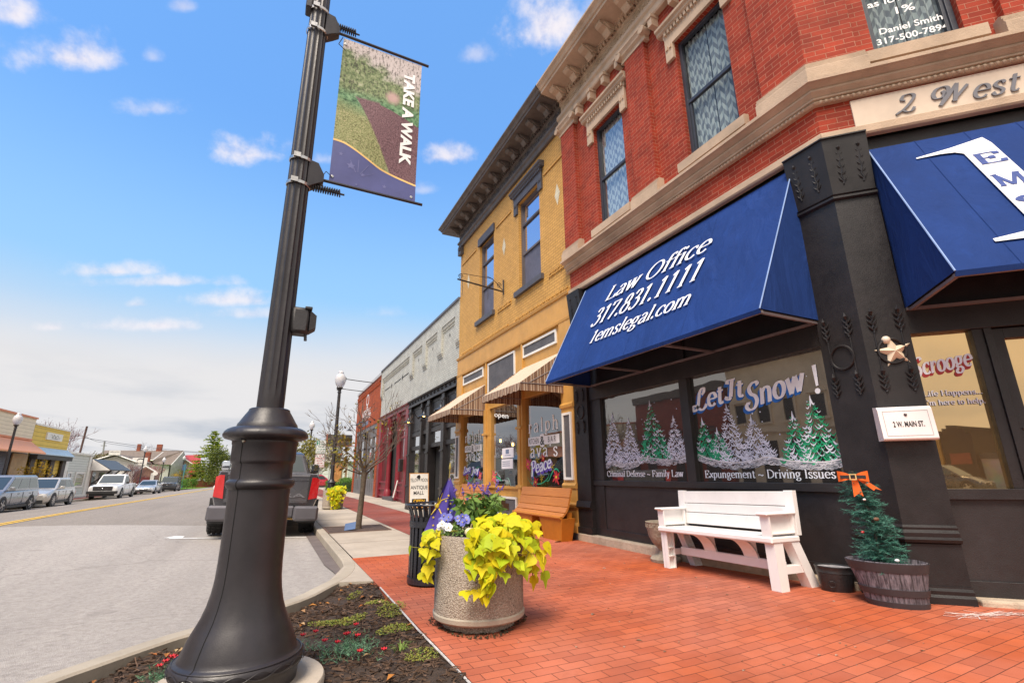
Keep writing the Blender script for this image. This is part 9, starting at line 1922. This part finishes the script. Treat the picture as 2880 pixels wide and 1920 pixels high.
tuft(.99, 3.98, 26, .14, 'spiky grass tuft in the mulch before the planter', 1); tuft(1.02, 3.5, 20, .07, 'low grass tuft beside the loose weed mat', 2); tuft(1.17, 3.35, 16, .12, 'thin grass tuft growing at the edging strip', 3)
def litter(name, P, mat, lab, cat): m = MB(); m.add(P, [tuple(range(len(P)))]); q = m.build(name, mat, recalc=False); tag(q, lab, cat)
z_ = zg(5.75, 2.25); litter('paper_scrap', [(5.72, 2.13, z_+.012), (5.86, 1.98, z_+.008), (5.84, 1.95, z_+.01), (5.70, 2.08, z_+.015)], M_wht, 'torn white scrap of paper at the foot of the corner doorway', 'paper scrap')
litter('dead_leaf', [(4.75, 8.12, .004), (4.83, 8.06, .03), (4.9, 8.12, .006), (4.82, 8.17, .02)], M_dead, 'brown curled leaf on the bricks beneath the oak bench', 'leaf')
# white scuff marks by the corner door are paint on the bricks
m = MB(); rnd = random.Random(2)
for i in range(46):
    t = rnd.random(); cx = 5.12+.62*t+rnd.gauss(0, .03); cy = 2.28-.36*t+.10*sin(t*3)+rnd.gauss(0, .022); L = rnd.uniform(.04, .2); a = -.45+rnd.gauss(0, .35); w = rnd.uniform(.002, .008); c, s_ = cos(a), sin(a); k = [(cx-L*c-w*-s_, cy-L*s_-w*c), (cx+L*c-w*-s_*.3, cy+L*s_-w*c*.3), (cx+L*c+w*-s_*.3, cy+L*s_+w*c*.3), (cx-L*c+w*-s_, cy-L*s_+w*c)]
    m.add([(x, y, zg(x, y)+.004+.0002*(i % 5)) for x, y in k], [(0, 1, 2, 3)])
tag(m.build('paint_scuffs', pm('chalky_scuff', (.66, .50, .45), .9, .3, 30)), 'chalky white paint scuffs on the bricks before the corner door', 'scuff marks')
m = MB(); rnd = random.Random(12)
for i in range(230):
    x = rnd.uniform(1.4, 5.2); y = rnd.uniform(1.2, 8.0); r = rnd.uniform(.003, .010)*(1.8 if rnd.random() < .1 else 1); a = rnd.uniform(0, 6.3); c, s_ = cos(a)*r, sin(a)*r; z = zg(x, y)+.002
    m.add([(x+c*1.8, y+s_*1.8, z), (x-s_, y+c, z+r*.5), (x-c*1.6, y-s_*1.6, z), (x+s_, y-c, z+r*.4)], [(0, 1, 2, 3)])
tag(m.build('pavement_crumbs', island('crumbs', [(.06, .03, .02), (.30, .17, .10), (.55, .42, .34), (.12, .08, .05)], .9), recalc=False), 'tiny leaf bits and grit scattered over the brick pavement', 'grit', kind='stuff')

# ------------------------------------------------------------------ street corner behind the camera (seen mirrored in the shop windows)
def oppo(name, y0, y1, H, mat, lab, stone, n, ped=True, X=-16.8):
    Q = empty(name, (0, 0, 0), lab, 'building'); m = MB(); m.box(X-8, X, y0, y1, -.5, H); m.build('wall', mat, Q)
    m = MB(); m.box(X, X+.35, y0-.1, y1+.1, H-.5, H+.05); m.box(X, X+.2, y0, y1, 3.55, 3.85); m.build('cornice', stone, Q)
    for i in range(n):
        c = y0+(y1-y0)*(i+.5)/n; w = .38; m = MB(); m.box(X-.02, X+.03, c-w, c+w, 4.25, 5.5) if ped else m.box(X-.02, X+.03, c-w, c+w, 4.3, 4.4); wn_ = m.build('window', M_black, Q); m = MB(); m.box(X, X+.16, c-w-.2, c+w+.2, 4.08, 4.22)
        if ped: m.prism([(c-w-.25, 5.62), (c+w+.25, 5.62), (c, 6.0)], X, X+.22, 'x')
        
        for e in ((c-w-.15, c+w+.02) if ped else ()): m.box(X, X+.1, e, e+.13, 4.22, 5.62)
        m.build('surround', stone, wn_)
        m = MB(); m.box(X-.02, X+.03, c-w*1.4, c+w*1.4, .5, 3.1); m.build('shop_window', M_black, Q)
M_bst = pm('buff_stone', (.80, .66, .50), .8, .2, .8)
oppo('stone_building', 7.5, 23.2, 8.6, M_bst, 'buff stone building across the street, mirrored in the wide law office window', M_bst, 9)
oppo('brick_building', 23.5, 32.8, 7.3, brick('mirror_brick', (.36, .06, .035), (.28, .05, .03), (.3, .14, .1), .22, .08), 'dark red brick building across the street, mirrored in the narrower law office window', M_corn, 3, False)
Dk = empty('brown_building', (0, 0, 0), 'dark brown stepped front building across the crossing mirrored in the corner door glass', 'building'); m = MB(); m.prism([(-14.0, -.5), (-11.9, -.5), (-11.9, 4.2), (-12.3, 4.2), (-12.3, 4.6), (-12.7, 4.6), (-12.7, 4.9), (-13.3, 4.9), (-13.3, 4.6), (-13.7, 4.6), (-13.7, 4.2), (-14.0, 4.2)], -56, -44); m.build('wall', pm('dark_brown_wall', (.05, .038, .03), .8), Dk); m = MB(); m.box(-13.6, -12.2, -43.99, -43.9, 1.6, 2.6); m.build('awning_panel', pm('rust_panel', (.25, .06, .04), .7), Dk)
Tk = empty('tan_building', (0, 0, 0), 'tan building beside the dark brown front mirrored in the corner door glass', 'building'); m = MB(); m.box(-22, -14.05, -56, -43.8, -.5, 4.1); m.build('wall', pm('tan_wall', (.42, .25, .08), .8), Tk); m = MB(); m.box(-22.1, -14.0, -56, -43.7, 4.101, 4.4); m.build('cornice', M_corn, Tk)
Ml = empty('mural_wall', (0, 0, 0), 'long low wall with a painted mural mirrored in the corner door glass', 'wall'); m = MB(); m.box(-11.8, 12, -45, -44.5, -.5, 2.0)
t = NT('mural_paint'); c = t.noise(.8, 4, .6, out='Color'); t.fin(t.mix(.6, (.22, .2, .25), c), .8); m.build('wall', t.m, Ml); m = MB(); m.box(-11.85, 12.1, -45.1, -44.4, 2.001, 2.5); m.build('coping', M_corn, Ml)
vehicle('suv', 'dark suv waiting at the crossing, mirrored in the corner door glass', 'car', 'suv', P_dkblue, 4.6, 1.9, 1.7, (-9.6, -33, -.17), rz=pi/2, group=None)
# ------------------------------------------------------------------ put every thing's origin at its base
bpy.context.view_layer.update()
for o in list(COL.objects):
    if o.type == 'EMPTY' and o.parent is None and o.children and o.location.length < 1e-6:
        P = [c.matrix_world @ Vector(b) for c in o.children_recursive if c.type == 'MESH' for b in c.bound_box]
        if not P: continue
        l = Vector(((min(p.x for p in P)+max(p.x for p in P))/2, (min(p.y for p in P)+max(p.y for p in P))/2, min(p.z for p in P)))
        o.location = l
        for c in o.children: c.location = c.location-l
